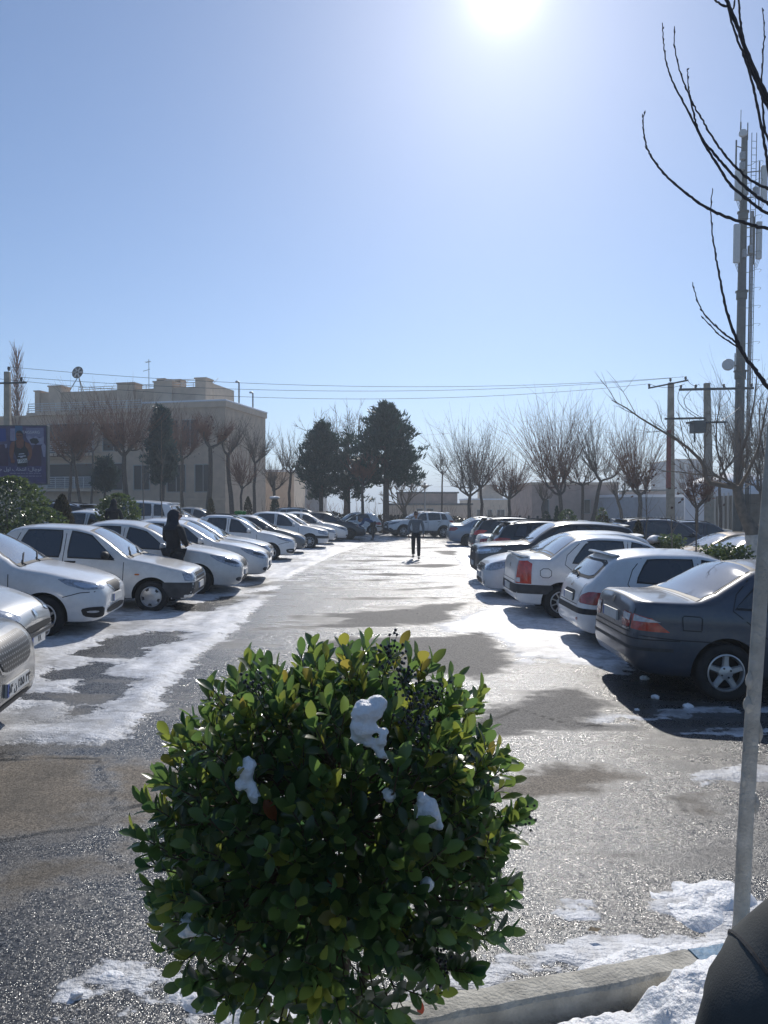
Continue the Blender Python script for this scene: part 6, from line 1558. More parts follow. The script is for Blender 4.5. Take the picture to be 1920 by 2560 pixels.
def shrub(px, d, py0, py1, w0, kind, seed, label, m, name='shrub', n=1500, ls=.07, snow=None, cat='shrub'):
    """leafy shrub or clipped cone: photo rows of its foot and top, half width in photo pixels."""
    rng = random.Random(seed); b = at(px, d); zb, zt = HC + (CY - py0) / F * d, HC + (CY - py1) / F * d; zb = min(zb, b.z + .6); b.z = gz(b.x, b.y)
    r = empty(name, b, 0, label, cat); H = zt - zb; w_ = w0 / F * d; z0 = zb - b.z
    tk = MB()
    for k in range(5): a = rng.uniform(0, 6.28); tk.tube([(.05 * math.cos(a), .05 * math.sin(a), -.05), (w_ * .4 * math.cos(a), w_ * .4 * math.sin(a), z0 + H * .5)], [.03, .012], 5)
    tk.build('stem', M_bark, r); cr = MB()
    for i in range(n):
        t = rng.random(); 
        if kind == 'cone': rad = w_ * (1 - t) ** .55 * (1 if t > .12 else .8 + t * 1.6)
        elif kind == 'hedge': rad = w_
        else: rad = w_ * math.sqrt(max(.02, 1 - (2 * t - 1) ** 2)) * (1 + .18 * noise.noise(Vector((t * 4, seed, i % 7))))
        a = rng.uniform(0, 2 * PI); f = rng.uniform(.55, 1.06) if rng.random() < .9 else rng.random()
        if kind == 'hedge': c = Vector((rng.uniform(-w_, w_), rng.uniform(-.45, .45), z0 + H * (t ** .6) * (1 + .15 * noise.noise(Vector((rng.random() * 3, seed, 0))))))
        else: c = Vector((math.cos(a) * rad * f, math.sin(a) * rad * f, z0 + H * t))
        if kind == 'cone': u = (Vector((math.cos(a) * .35, math.sin(a) * .35, 1)) + rv(rng, .25)).normalized() * ls * 1.6; v = u.cross(rv(rng)).normalized() * ls * .35
        else: u = (Vector((math.cos(a), math.sin(a), .5)) + rv(rng, .6)).normalized() * ls; v = u.cross(rv(rng)).normalized() * ls * .42
        cr.add([c - u * .5, c + u * .1 - v, c + u * .7, c + u * .1 + v], [(0, 1, 2, 3)])
    cr.build('crown', m, r)
    if snow:
        bm = bmesh.new(); g = bmesh.ops.create_icosphere(bm, subdivisions=3, radius=1, matrix=Matrix.Translation((0, 0, z0 + H * .98)) @ Matrix.Diagonal((w_ * snow, w_ * snow * .8, .10, 1)))
        for v in bm.verts: v.co += v.normal * .05 * noise.noise(v.co * 6)
        o = bmobj('snow_patch', bm, None, M_snow, 60); o.location = b; tag(o, 'lump of snow lying on the ' + label.split(',')[0], 'snow')
    return r
shrub(28, 22, 1345, 1192, 84, 'ball', 1, 'big glossy laurel at the left edge below the billboard', M_shrub, 'laurel', 3200, .10)
shrub(100, 20.5, 1345, 1268, 62, 'ball', 11, 'low spill of glossy laurel right of the big one', M_shrub, 'laurel', 1400, .09)
shrub(155, 24, 1330, 1238, 35, 'cone', 2, 'brown green thuja cone at the left, tallest of the thujas', M_thuja, 'thuja', 2600, .06)
shrub(296, 25, 1330, 1234, 52, 'ball', 3, 'round leafy shrub behind the person in black', M_shrub, 'shrub', 2400, .085)
shrub(527, 37, 1285, 1246, 16, 'cone', 4, 'small brown thuja cone above the left row roofs', M_thuja, 'thuja', 900, .07)
shrub(620, 42, 1285, 1243, 17, 'cone', 5, 'dark rounded thuja behind the grey hatchback', M_thuja, 'thuja', 900, .07)
shrub(687, 44, 1285, 1243, 20, 'cone', 6, 'green thuja with a snow cap left of the conifers', M_thujag, 'thuja', 1000, .07, .7)
shrub(1392, 38, 1312, 1266, 12, 'cone', 7, 'dark slim thuja by the rail fence', M_thujag, 'thuja', 700, .07)
shrub(1418, 37, 1312, 1274, 24, 'ball', 8, 'bright leafy shrub right of the dark slim thuja', M_shrub, 'shrub', 900, .09)
shrub(1365, 40, 1305, 1278, 12, 'ball', 18, 'small dark shrub by the rail fence', M_thujag, 'shrub', 500, .08)
shrub(1508, 30, 1335, 1288, 22, 'ball', 9, 'dark rounded thuja among the cars behind the right row', M_thuja, 'thuja', 1000, .06)
shrub(1505, 30.5, 1292, 1270, 17, 'ball', 19, 'loose leafy top of a sapling above the dark rounded thuja', M_shrub, 'shrub', 400, .08)
shrub(1596, 23, 1375, 1303, 20, 'cone', 10, 'brown thuja cone before the dark blue people carrier', M_thuja, 'thuja', 1600, .05)
shrub(1672, 18.6, 1400, 1340, 27, 'hedge', 12, 'clipped leafy shrub at the nose of the gold beige saloon', M_shrub, 'shrub', 900, .07)
shrub(1640, 18.8, 1390, 1348, 18, 'ball', 13, 'dark twiggy shrub under a heap of snow', M_thujag, 'shrub', 500, .06, 1.3)
shrub(1815, 13.6, 1420, 1369, 48, 'hedge', 14, 'low clipped hedge behind the roof of the white hatchback', M_shrub, 'hedge', 1800, .06)
def hedge_line():
    rng = random.Random(2); cr = MB()
    for i in range(6500):
        px = rng.uniform(690, 1330); d = 51.5 + rng.uniform(-.6, .6); b = at(px, d); h = 1.25 + .35 * noise.noise(Vector((px * .02, 0, 0))); c = b + Vector((0, 0, rng.uniform(0, h))); u = rv(rng).normalized() * .14; v = rv(rng).normalized() * .07
        cr.add([c - u, c - v, c + u, c + v], [(0, 1, 2, 3)])
    o = cr.build('hedge', leafmat('hedge_leaf', (.030, .030, .018), (.075, .060, .035), .1)); tag(o, 'low dark twiggy hedge along the end of the lot', 'hedge')
    sc = MB(); rng = random.Random(3)
    for i in range(420):
        px = rng.uniform(640, 1330); b = at(px, 53 + rng.uniform(-.8, .8)); shoot(sc, rng, b, Vector((rng.gauss(0, .4), rng.gauss(0, .4), 1)), rng.uniform(.9, 2.6), .02, .1, 4, .12)
    tag(sc.build('brushwood', M_rtwig), kind='stuff')
hedge_line()
# staked saplings standing between the two rows of cars
for px, d, top, lb in ((357, 24, 1078, 'thin pale sapling, leftmost of the three above the left row'), (405, 24.5, 1050, 'thin pale sapling, middle of the three above the left row'), (452, 25, 1072, 'thin pale sapling, right of the three above the left row'),
                       (1615, 22, 1225, 'thin sapling before the dark blue people carrier'), (1679, 17.5, 1292, 'pale thin sapling by the gold beige saloon'), (1741, 16.5, 1265, 'dark thin sapling before the dark brown saloon'), (1508, 29, 1278, 'short pale stake at the dark rounded thuja')):
    rng = random.Random(px); b = at(px, d); h = HC + (CY - top) / F * d - b.z; r = empty('sapling', b, 0, lb, 'sapling', 'thin saplings between the rows')
    pts = [(rng.gauss(0, .015), 0, h * i / 6) for i in range(7)]; mb = MB(); mb.tube(pts, [.028 - .003 * i for i in range(7)], 6); mb.build('trunk', M_pale if px != 1741 else M_bark, r)
    mb = MB()
    for k in range(7): shoot(mb, rng, Vector((0, 0, h * rng.uniform(.55, .95))), Vector((rng.gauss(0, .5), rng.gauss(0, .5), 1)), rng.uniform(.3, .9), .008, .3, 3, .1)
    mb.build('crown', M_twig, r)
# forked limewashed tree on the right
def forked_tree():
    d = 15.5; q = lambda px, py, dd=0: P(px, py, d + dd); b = at(1893, d); r = empty('forked_tree', b, 0, 'near forked tree with limewashed foot, its limbs sweeping left over the concrete poles', 'tree')
    L = lambda pts: [p - b for p in pts]
    tk = MB(); tk.tube(L([Vector((b.x, b.y, b.z - .1)), q(1890, 1380), q(1884, 1336)]), [.20, .17, .17], 10); tk.build('limewash', M_lime, r, 50)
    tk = MB(); tk.tube(L([q(1886, 1345), q(1880, 1325), q(1868, 1305), q(1858, 1285), q(1850, 1262), q(1846, 1235), q(1840, 1215)]), [.165, .15, .12, .10, .10, .10, .085], 9)
    tk.tube(L([q(1884, 1340), q(1896, 1330), q(1908, 1318), q(1925, 1290), q(1945, 1240), q(1950, 1160)]), [.13, .12, .10, .09, .07, .05], 8)
    tk.build('trunk', M_pale, r, 50); cr = MB(); rng = random.Random(9)
    def br(pts, r0, r1, tw=6, tl=.7):
        pts = L(pts); n = len(pts); cr.tube(pts, [r0 + (r1 - r0) * i / (n - 1) for i in range(n)], 5)
        for k in range(tw):
            i = rng.randint(1, n - 1); p = pts[i - 1].lerp(pts[i], rng.random()); dr = (pts[i] - pts[i - 1]).normalized() + rv(rng, .45) + Vector((0, 0, .3)); s_ = shoot(cr, rng, p, dr, tl * rng.uniform(.5, 1.3), .010, .3, 4, .12)
            for m_ in range(2): shoot(cr, rng, s_[2], dr + rv(rng, .5), tl * .5, .006, .2, 3, .12)
    br([q(1840, 1218), q(1826, 1216), q(1800, 1212), q(1775, 1207), q(1765, 1195), q(1762, 1175), q(1756, 1158), q(1746, 1145), q(1720, 1120), q(1690, 1098), q(1650, 1075), q(1600, 1045), q(1565, 1020), q(1528, 1000)], .065, .010, 16, .9)
    br([q(1838, 1214), q(1822, 1205), q(1806, 1196), q(1780, 1188), q(1740, 1186), q(1700, 1180), q(1650, 1178)], .04, .008, 8, .6)
    br([q(1846, 1235), q(1844, 1190, .3), q(1850, 1140, .4), q(1870, 1080, .4), q(1885, 1000, .5), q(1890, 940, .5)], .055, .008, 14, .9)
    br([q(1816, 1200, .2), q(1806, 1170, .3), q(1790, 1120, .4), q(1790, 1060, .5), q(1800, 1010, .5)], .03, .007, 10, .8)
    br([q(1848, 1220), q(1870, 1180, -.3), q(1896, 1120, -.4), q(1910, 1040, -.5), q(1925, 960, -.5)], .045, .008, 12, .9)
    br([q(1945, 1240), q(1920, 1180, .2), q(1900, 1100, .3), q(1896, 1020, .4)], .04, .008, 8, .8)
    br([q(1765, 1196), q(1735, 1170, .3), q(1715, 1130, .4), q(1700, 1060, .5)], .025, .006, 8, .7)
    cr.build('crown', M_twig, r)
forked_tree()
# ---------------------------------------------------------------- the near street tree at the right edge
def near_tree():
    d = 3.3; q = lambda px, py, dd=0.0: P(px, py, d + dd); b = at(1857, d); r = empty('street_tree', (0, 0, 0), 0, 'slender whitewashed street tree trunk at the right edge with bare branches arching in above', 'tree')
    M_ww = mat('grey_whitewash', (.52, .49, .43), .9, col2=(.36, .33, .28), scale=11, bump=.6, bscale=55, detail=8)
    mb = MB(); pts = [Vector((b.x - .02, b.y, b.z - .1)), q(1858, 2300), q(1868, 2060), q(1880, 1850), q(1893, 1650), q(1905, 1450), q(1918, 1280), q(1932, 1080), q(1950, 860), q(1978, 730), q(2018, 640), q(2060, 560), q(2085, 440)]
    P2 = []; rr = []
    for i in range(len(pts) - 1):
        for k in range(5):
            t = k / 5; P2.append(pts[i].lerp(pts[i + 1], t)); f = (i + t) / 8; rr.append((.035 - .009 * f if f < 1 else .026 - .036 * (f - 1)) + .0022 * noise.noise(Vector((0, 0, f * 40))))
    P2.append(pts[-1]); rr.append(.008)
    mb.tube(P2, rr, 18); o = mb.build('trunk', M_ww, r, 60)
    kn = MB(); rng = random.Random(3)
    for py, s_, sz in ((1700, -1, .016), (1760, -1, .020), (1830, 1, .012), (1950, -1, .012), (2010, 1, .014), (2140, -1, .008)):
        c = q(1912 - (py - 1280) * .0525, py) + Vector((s_ * .030, -.01, 0)); kn.lathe([(0, -.05), (sz, -.02), (sz * 1.1, 0), (sz * .8, .02), (0, .045)], 10, Matrix.Translation(c))
    kn.build('knots', M_ww, r, 60)
    cr = MB()
    def br(px, r0, r1, n=9, dd0=0.0, dd1=0.0):
        ctl = [q(x, y, dd0 + (dd1 - dd0) * i / (len(px) - 1)) for i, (x, y) in enumerate(px)]
        # Catmull-Rom through the control points
        out = []
        for i in range(len(ctl) - 1):
            p0, p1, p2, p3 = ctl[max(i - 1, 0)], ctl[i], ctl[i + 1], ctl[min(i + 2, len(ctl) - 1)]
            for k in range(n):
                t = k / n; out.append(.5 * ((2 * p1) + (p2 - p0) * t + (2 * p0 - 5 * p1 + 4 * p2 - p3) * t * t + (3 * p1 - p0 - 3 * p2 + p3) * t ** 3))
        out.append(ctl[-1]); m = len(out)
        rad = [.62 * (r0 + (r1 - r0) * i / (m - 1)) * (1 + (.22 if i % 5 == 2 else 0)) for i in range(m)]
        out = [p + rv(rng, .0011) for p in out]
        cr.tube(out, rad, 7)
        for i in range(2, m, 5):   # buds
            t = (out[min(i + 1, m - 1)] - out[i - 1]).normalized(); sd = t.orthogonal().normalized() * (1 if rng.random() < .5 else -1); cr.tube([out[i], out[i] + sd * .009 + t * .012], [.0045, .001], 5)
    S = lambda *p: [(1500 + x * .452, y * .452) for x, y in p]
    br(S((1130, 1330), (1000, 1285), (850, 1255), (700, 1210), (600, 1165), (500, 1100), (380, 1000), (300, 910), (255, 830), (235, 740), (230, 670), (240, 632)), .013, .003)
    br(S((1130, 1270), (980, 1215), (860, 1150), (720, 1035), (640, 920), (560, 790), (470, 610), (400, 480), (360, 370), (342, 250), (336, 145)), .012, .003)
    br(S((1130, 1210), (960, 1150), (860, 1095), (740, 990), (640, 880), (560, 780), (520, 690), (490, 560), (440, 430), (405, 290), (402, 165)), .012, .003)
    br(S((1130, 1130), (960, 1065), (850, 1020), (740, 930), (640, 810), (560, 680), (500, 570), (478, 490), (476, 400)), .011, .003)
    br(S((1150, 900), (960, 620), (880, 480), (800, 300), (740, 140), (680, 0), (640, -120)), .017, .011); br(S((1150, 960), (940, 640), (860, 480), (800, 330), (780, 230), (760, 100), (748, -60)), .012, .006)
    br(S((1020, 1150), (930, 980), (900, 800), (860, 600), (820, 430), (760, 260), (700, 80), (690, -60)), .011, .006); br(S((1000, 880), (910, 760), (890, 620), (880, 470), (890, 320), (896, 180), (884, 60)), .009, .003)
    br(S((690, 55), (640, 35), (610, 0), (590, -40)), .008, .004, 5); br(S((725, 70), (735, 0), (738, -60)), .006, .004, 5)
    br(S((1080, 2330), (930, 2150), (850, 2040), (790, 1960), (740, 1850), (690, 1700), (660, 1560), (630, 1400), (610, 1250), (612, 1050)), .016, .003)
    br(S((790, 1965), (740, 1890), (680, 1845), (590, 1760), (540, 1680), (505, 1565)), .008, .003); br(S((770, 1930), (700, 1885), (640, 1840), (565, 1760)), .006, .003)
    br([(1950, 860), (1975, 760), (2010, 660), (2060, 590)], .024, .016, 5); br([(1945, 900), (1975, 960), (1990, 1055)], .014, .015, 5); br([(2060, 590), (2030, 540), (2010, 520)], .014, .013, 4); br([(2060, 590), (2040, 500), (2015, 420)], .016, .016, 4)
    br([(2010, 660), (2012, 610), (2010, 600)], .014, .013, 4); br([(1985, 720), (2000, 640), (2011, 575), (2011, 545)], .014, .012, 4)
    cr.build('branches', mat('dark_twig', (.050, .042, .045), .8, var=.3, scale=30, bump=.4, bscale=200), r, 60)
near_tree()
# ---------------------------------------------------------------- the clipped bush in the foreground
def near_bush():
    rng = random.Random(12); c0 = Vector((-.150, 2.28, .965)); Rx, Ry, Rz = .560, .50, .545
    r = empty('clipped_bush', (c0.x, c0.y, gz(c0.x) + .04), 0, 'round clipped evergreen bush with black berries and snow clumps in the foreground', 'bush'); o = Vector(r.location)
    m = bpy.data.materials.new('evergreen_leaf'); m.use_nodes = True; t = m.node_tree; L = t.links.new; b = t.nodes['Principled BSDF']; out = t.nodes['Material Output']
    geo = N(t, 'ShaderNodeNewGeometry'); at_ = N(t, 'ShaderNodeAttribute', attribute_name='hue')
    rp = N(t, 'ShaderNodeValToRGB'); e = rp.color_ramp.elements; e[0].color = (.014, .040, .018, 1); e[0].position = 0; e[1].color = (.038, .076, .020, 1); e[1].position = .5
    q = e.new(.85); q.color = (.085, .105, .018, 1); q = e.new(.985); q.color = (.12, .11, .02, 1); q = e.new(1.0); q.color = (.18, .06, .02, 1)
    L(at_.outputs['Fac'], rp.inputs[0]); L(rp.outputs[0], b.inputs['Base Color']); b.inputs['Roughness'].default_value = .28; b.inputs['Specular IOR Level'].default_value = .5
    b.inputs['Coat Weight'].default_value = .25; b.inputs['Coat Roughness'].default_value = .15
    ts = N(t, 'ShaderNodeBsdfTranslucent'); hs = N(t, 'ShaderNodeHueSaturation'); hs.inputs['Value'].default_value = 4.6; hs.inputs['Hue'].default_value = .475; hs.inputs['Saturation'].default_value = 1.02
    L(rp.outputs[0], hs.inputs['Color']); L(hs.outputs[0], ts.inputs[0]); ms = N(t, 'ShaderNodeMixShader'); ms.inputs[0].default_value = .48
    L(b.outputs[0], ms.inputs[1]); L(ts.outputs[0], ms.inputs[2]); L(ms.outputs[0], out.inputs[0])
    V, Fc, HU = [], [], []
    def leaf(p, d, n, ln, wd, hue, curl):
        d = d.normalized(); s_ = d.cross(n)
        if s_.length < 1e-4: s_ = d.orthogonal()
        s_.normalize(); n = s_.cross(d).normalized(); k = len(V)
        prof = ((0, .05), (.16, .34), (.36, .80), (.58, 1.0), (.78, .86), (.92, .46), (1, .04)); fold = .28
        for i, (u, w_) in enumerate(prof):
            c = p + d * ln * u - n * curl * ln * u * u
            V.append(c + s_ * wd * w_ * .5 + n * wd * w_ * .5 * fold); V.append(c); V.append(c - s_ * wd * w_ * .5 + n * wd * w_ * .5 * fold)
            HU.extend([hue] * 3)
        for i in range(len(prof) - 1):
            a = k + i * 3; Fc.append((a, a + 1, a + 4, a + 3)); Fc.append((a + 1, a + 2, a + 5, a + 4))
    st = MB(); tw = MB()
    hub = Vector((c0.x, c0.y, .42)); base = Vector((c0.x, c0.y, gz(c0.x) - .05))
    for k in range(5):
        a = 2 * PI * k / 5; st.tube([base + Vector((.05 * math.cos(a), .05 * math.sin(a), 0)), hub + Vector((.05 * math.cos(a), .05 * math.sin(a), -.1)), c0 + Vector((.2 * math.cos(a), .16 * math.sin(a), .05)), c0 + Vector((.36 * math.cos(a), .3 * math.sin(a), .28))], [.022, .017, .010, .005], 7)
    def env(dv):
        k = 1 + .07 * noise.noise(dv * 2.3 + Vector((3, 1, 7))) + .05 * noise.noise(dv * 6)
        if dv.z < -.35: k *= 1 + .10 * (-.35 - dv.z)
        if dv.x < 0 and dv.z < 0: k *= 1 + .06 * min(1, -dv.z * 2)
        return k
    sunv = sdir
    nsh = 830
    for i in range(nsh):
        z = 1 - 2 * (i + .5) / nsh; ph = i * 2.39996 + rng.gauss(0, .25); s_ = math.sqrt(1 - z * z); dv = Vector((s_ * math.cos(ph), s_ * math.sin(ph), z))
        depth = rng.choice((1.0, 1.0, 1.0, .9, .8)) + rng.gauss(0, .025)
        if z > .2 and rng.random() < .22: depth += rng.uniform(.02, .08)
        if z < -.55 and rng.random() < .45: continue
        tipp = c0 + Vector((dv.x * Rx, dv.y * Ry, dv.z * Rz)) * env(dv) * depth
        gd = (Vector((dv.x, dv.y, dv.z)) + Vector((0, 0, .55)) + rv(rng, .22)).normalized()
        root_ = tipp - gd * rng.uniform(.10, .17)
        inner = c0 + (root_ - c0) * .45
        if i % 2 == 0: tw.tube([inner, (inner + root_) / 2 + rv(rng, .02), root_, tipp], [.0042, .0034, .0027, .0018], 4, False)
        else: tw.tube([root_, tipp], [.0026, .0016], 4, False)
        nl = rng.randint(7, 10); yel = rng.random()
        for k in range(nl):
            f = k / nl; p = root_.lerp(tipp, .15 + .85 * f); a = k * 2.4 + rng.uniform(-.4, .4); o1 = gd.orthogonal().normalized(); o2 = gd.cross(o1)
            side = o1 * math.cos(a) + o2 * math.sin(a); op = (1.05 - .75 * f); d = (gd * (.35 + .75 * f) + side * op + rv(rng, .10) + Vector((0, 0, .12)))
            top = max(0, dv.z * .6 + .3); hue = min(.97, max(0, rng.gauss(.32 + .24 * top, .17) + (.28 if yel > .86 else 0)))  # upper leaves turn yellower: the sun's backlight put into their colour
            if rng.random() < .0012: hue = 1.0
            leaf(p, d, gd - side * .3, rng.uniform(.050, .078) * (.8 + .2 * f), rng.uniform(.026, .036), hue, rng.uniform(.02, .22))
    for i in range(1700):   # inner leaves, kept to the darker greens
        dv = rv(rng).normalized(); p = c0 + Vector((dv.x * Rx, dv.y * Ry, dv.z * Rz)) * rng.uniform(.45, .88); d = rv(rng) + dv * .5
        leaf(p, d, rv(rng), rng.uniform(.05, .075), rng.uniform(.025, .035), rng.uniform(0, .4), rng.uniform(0, .2))
    me = bpy.data.meshes.new('leaves'); me.from_pydata([tuple(v - o) for v in V], [], Fc); a = me.attributes.new('hue', 'FLOAT', 'POINT'); a.data.foreach_set('value', np.array(HU, np.float32))
    for p in me.polygons: p.use_smooth = True
    link('leaves', me, r, m)
    for q_, nm, mm in ((st, 'stem', M_bark), (tw, 'twigs', mat('bush_twig', (.09, .065, .035), .8))):
        ob = q_.build(nm, mm, r, 60); ob.data.transform(Matrix.Translation(-o))
    # black berry clusters
    mbk = mat('black_berry', (.008, .008, .012), .35, coat=.4)
    def spot(px, py, dd): return P(px, py, dd)
    for i, (px, py, dd, n) in enumerate(((975, 1630, 2.15, 34), (1005, 1690, 2.0, 26), (1040, 1800, 1.93, 34), (1030, 1760, 1.95, 20), (1090, 1735, 2.1, 22), (1312, 2035, 2.25, 20), (1085, 2440, 2.0, 40), (1100, 2400, 2.0, 26), (630, 1715, 1.95, 14))):
        bb = MB(); c = spot(px, py, dd)
        for k in range(n):
            v = rv(rng, .020); bb.lathe([(0, -.0048), (.0036, -.0032), (.0046, 0), (.0036, .0032), (0, .0048)], 6, Matrix.Translation(c + v - o))
            if k % 2: bb.tube([c + v - o, c - o - Vector((0, 0, .02))], .0009, 3)
        bb.tube([c - o, c - o + (c0 - c) * .3 + Vector((0, 0, -.02))], .0016, 4); bb.build('berries', mbk, r, 60)
    # clumps of snow caught in the leaves
    for i, (px, py, dd, sx, sz, lb) in enumerate(((925, 1790, 1.84, .050, .054, 'largest snow clump on the bush, caught in its upper front leaves'), (905, 1835, 1.83, .035, .04, ''), (955, 1860, 1.83, .024, .05, ''), (612, 1925, 1.87, .032, .060, 'ragged snow clump on the left front of the bush'), (632, 1985, 1.86, .022, .028, ''),
                                     (1068, 2010, 1.84, .036, .036, 'snow clump on the right front of the bush, below the largest one'), (1085, 2050, 1.83, .022, .03, ''), (480, 2310, 1.9, .040, .036, 'snow clump low on the left of the bush'), (528, 2360, 1.9, .026, .032, ''), (1068, 2212, 1.86, .022, .022, 'small snow clump low on the right of the bush'), (975, 1985, 1.85, .022, .02, 'smallest snow clump at the middle of the bush'))):
        if lb: bm = bmesh.new(); cur = lb
        c = P(px, py, dd + .075)
        for k in range(8):   # a drooping, half melted lump: many small balls fused below
            q = c + Vector((rng.uniform(-1, 1) * sx * .55, rng.uniform(-.5, .5) * sx, rng.uniform(-.75, .65) * sz)); ra = sx * rng.uniform(.36, .62) * (1.15 if k < 2 else 1)
            bmesh.ops.create_icosphere(bm, subdivisions=2, radius=1, matrix=Matrix.Translation(q) @ Matrix.Diagonal((ra * 1.15, ra, ra * .95, 1)))
        if i in (2, 4, 6, 8, 9, 10):
            ob = bmobj('snow_clump', bm, None, M_snow)
            rm = ob.modifiers.new('fuse', 'REMESH'); rm.mode = 'VOXEL'; rm.voxel_size = .006; sm = ob.modifiers.new('soften', 'SMOOTH'); sm.iterations = 7; sm.factor = .6
            dg = bpy.context.evaluated_depsgraph_get(); nm = bpy.data.meshes.new_from_object(ob.evaluated_get(dg)); ob.modifiers.clear(); ob.data = nm
            for v in nm.vertices: v.co += v.normal * (.004 * noise.noise(v.co * 45) + .002 * noise.noise(v.co * 130))
            for p in nm.polygons: p.use_smooth = True
            tag(ob, cur, 'snow', 'snow clumps on the bush')
near_bush()
# ---------------------------------------------------------------- people
M_skin = mat('skin', (.36, .20, .14), .55, var=.12, scale=20)
M_blackc = mat('black_cloth', (.018, .018, .021), .9, var=.3, scale=25, bump=.3, bscale=80)
M_greyc = mat('grey_jumper', (.15, .165, .18), .9, var=.2, scale=25, bump=.3, bscale=120)
M_hair = mat('dark_hair', (.018, .015, .013), .6, var=.3, scale=60, bump=.4, bscale=200)
M_bluec = mat('blue_jacket', (.012, .06, .16), .6, var=.3, scale=15, bump=.3, bscale=40)
M_shoe = mat('black_shoe', (.012, .012, .013), .5)
def skinned(name, joints, edges, mats, parent=None, sub=2, rootj=0):
    me = bpy.data.meshes.new(name); me.from_pydata([j[:3] for j in joints], edges, []); o = bpy.data.objects.new(name, me); C.objects.link(o)
    mod = o.modifiers.new('skin', 'SKIN'); mod.use_smooth_shade = True; ss = o.modifiers.new('sub', 'SUBSURF'); ss.levels = sub; ss.render_levels = sub
    for i, s_ in enumerate(me.skin_vertices[0].data): s_.radius = (joints[i][3], joints[i][4] if len(joints[i]) > 4 else joints[i][3]); s_.use_root = i == rootj
    dg = bpy.context.evaluated_depsgraph_get(); nm = bpy.data.meshes.new_from_object(o.evaluated_get(dg)); bpy.data.objects.remove(o)
    q = link(name, nm, parent, mats)
    for p in nm.polygons: p.use_smooth = True
    return q
def headpart(root, c, yaw, s=1.0, glasses=False, pitch=0, scarf=None, hairlen=0):
    """head with brow, nose, chin, ears and eyes; c is the centre of the skull, facing -Y when yaw is 0."""
    Mx = Matrix.Translation(c) @ Matrix.Rotation(yaw, 4, 'Z') @ Matrix.Rotation(pitch, 4, 'X')
    bm = bmesh.new(); bmesh.ops.create_uvsphere(bm, u_segments=24, v_segments=18, radius=1)
    for v in bm.verts:
        x, y, z = v.co; k = 1 - .24 * max(0, -z) ** 1.4; nx, ny, nz = x * .076 * k, y * .098 * (1 - .10 * max(0, -z)), z * .122
        if y < 0:
            ny *= .93; g = math.exp(-((x / .18) ** 2) - ((z + .12) / .22) ** 2); ny -= .026 * g                     # nose
            g = math.exp(-((abs(x) - .42) / .2) ** 2 - ((z - .05) / .14) ** 2); ny += .010 * g                       # eye sockets
            g = math.exp(-((x / .4) ** 2) - ((z + .85) / .2) ** 2); ny -= .012 * g                                   # chin
            g = math.exp(-((x / .3) ** 2) - ((z + .52) / .08) ** 2); ny -= .006 * g                                  # lips
        v.co = Mx @ (Vector((nx, ny, nz)) * s)
    for sx in (-1, 1):
        bmesh.ops.create_uvsphere(bm, u_segments=10, v_segments=8, radius=1, matrix=Mx @ Matrix.Translation((sx * .077 * s, .008 * s, -.006 * s)) @ Matrix.Diagonal((.012 * s, .02 * s, .034 * s, 1)))
    if not scarf: h = bmobj('head', bm, root, M_skin, 80)
    else: h = bmobj('head', bm, root, M_skin, 80)
    mb = MB()
    for sx in (-1, 1): mb.lathe([(0, -.012), (.010, -.008), (.013, 0), (.010, .008), (0, .012)], 10, Mx @ Matrix.Translation((sx * .031 * s, -.082 * s, .008 * s)))
    mb.build('eyes', M_shoe, h, 60)
    mb = MB(); mb.tube([Mx @ Vector((x * s, -.093 * s - .004 * math.cos(x * 40), -.062 * s)) for x in (-.024, -.012, 0, .012, .024)], .0035 * s, 5); mb.build('mouth', mat('lips', (.22, .08, .07), .5), h, 60)
    if glasses:
        mb = MB()
        for sx in (-1, 1): mb.lathe([(0, -.004), (.026, -.003), (.028, 0), (.026, .003), (0, .004)], 14, Mx @ Matrix.Translation((sx * .033 * s, -.105 * s, .008 * s)) @ Matrix.Rotation(PI / 2, 4, 'X')); mb.tube([Mx @ Vector((sx * .058 * s, -.10 * s, .012 * s)), Mx @ Vector((sx * .08 * s, .0, .012 * s))], .003, 5)
        mb.tube([Mx @ Vector((-.01, -.106 * s, .012)), Mx @ Vector((.01, -.106 * s, .012))], .003, 5); mb.build('sunglasses', M_shoe, h, 60)
    bm = bmesh.new(); bmesh.ops.create_uvsphere(bm, u_segments=24, v_segments=18, radius=1); kill = []
    for v in bm.verts:
        x, y, z = v.co
        if scarf: cut_ = (y < -.35 and -.75 < z < .35 and abs(x) < .72)
        else: cut_ = (y < -.25 and z < .42) or z < -.25 - hairlen or (z < -.05 and y < .15)
        if cut_: kill.append(v)
        g = 1.10 if scarf else 1.06; v.co = Mx @ (Vector((x * .080 * g, y * .100 * g + .004, z * .122 * g)) * s) + rv(random.Random(int(x * 1e4) + int(z * 1e3)), .0018)
    bmesh.ops.delete(bm, geom=kill, context='VERTS'); bmesh.ops.solidify(bm, geom=bm.faces[:], thickness=.012)
    bmobj('headscarf' if scarf else 'hair', bm, root, scarf or M_hair, 80)
    return h
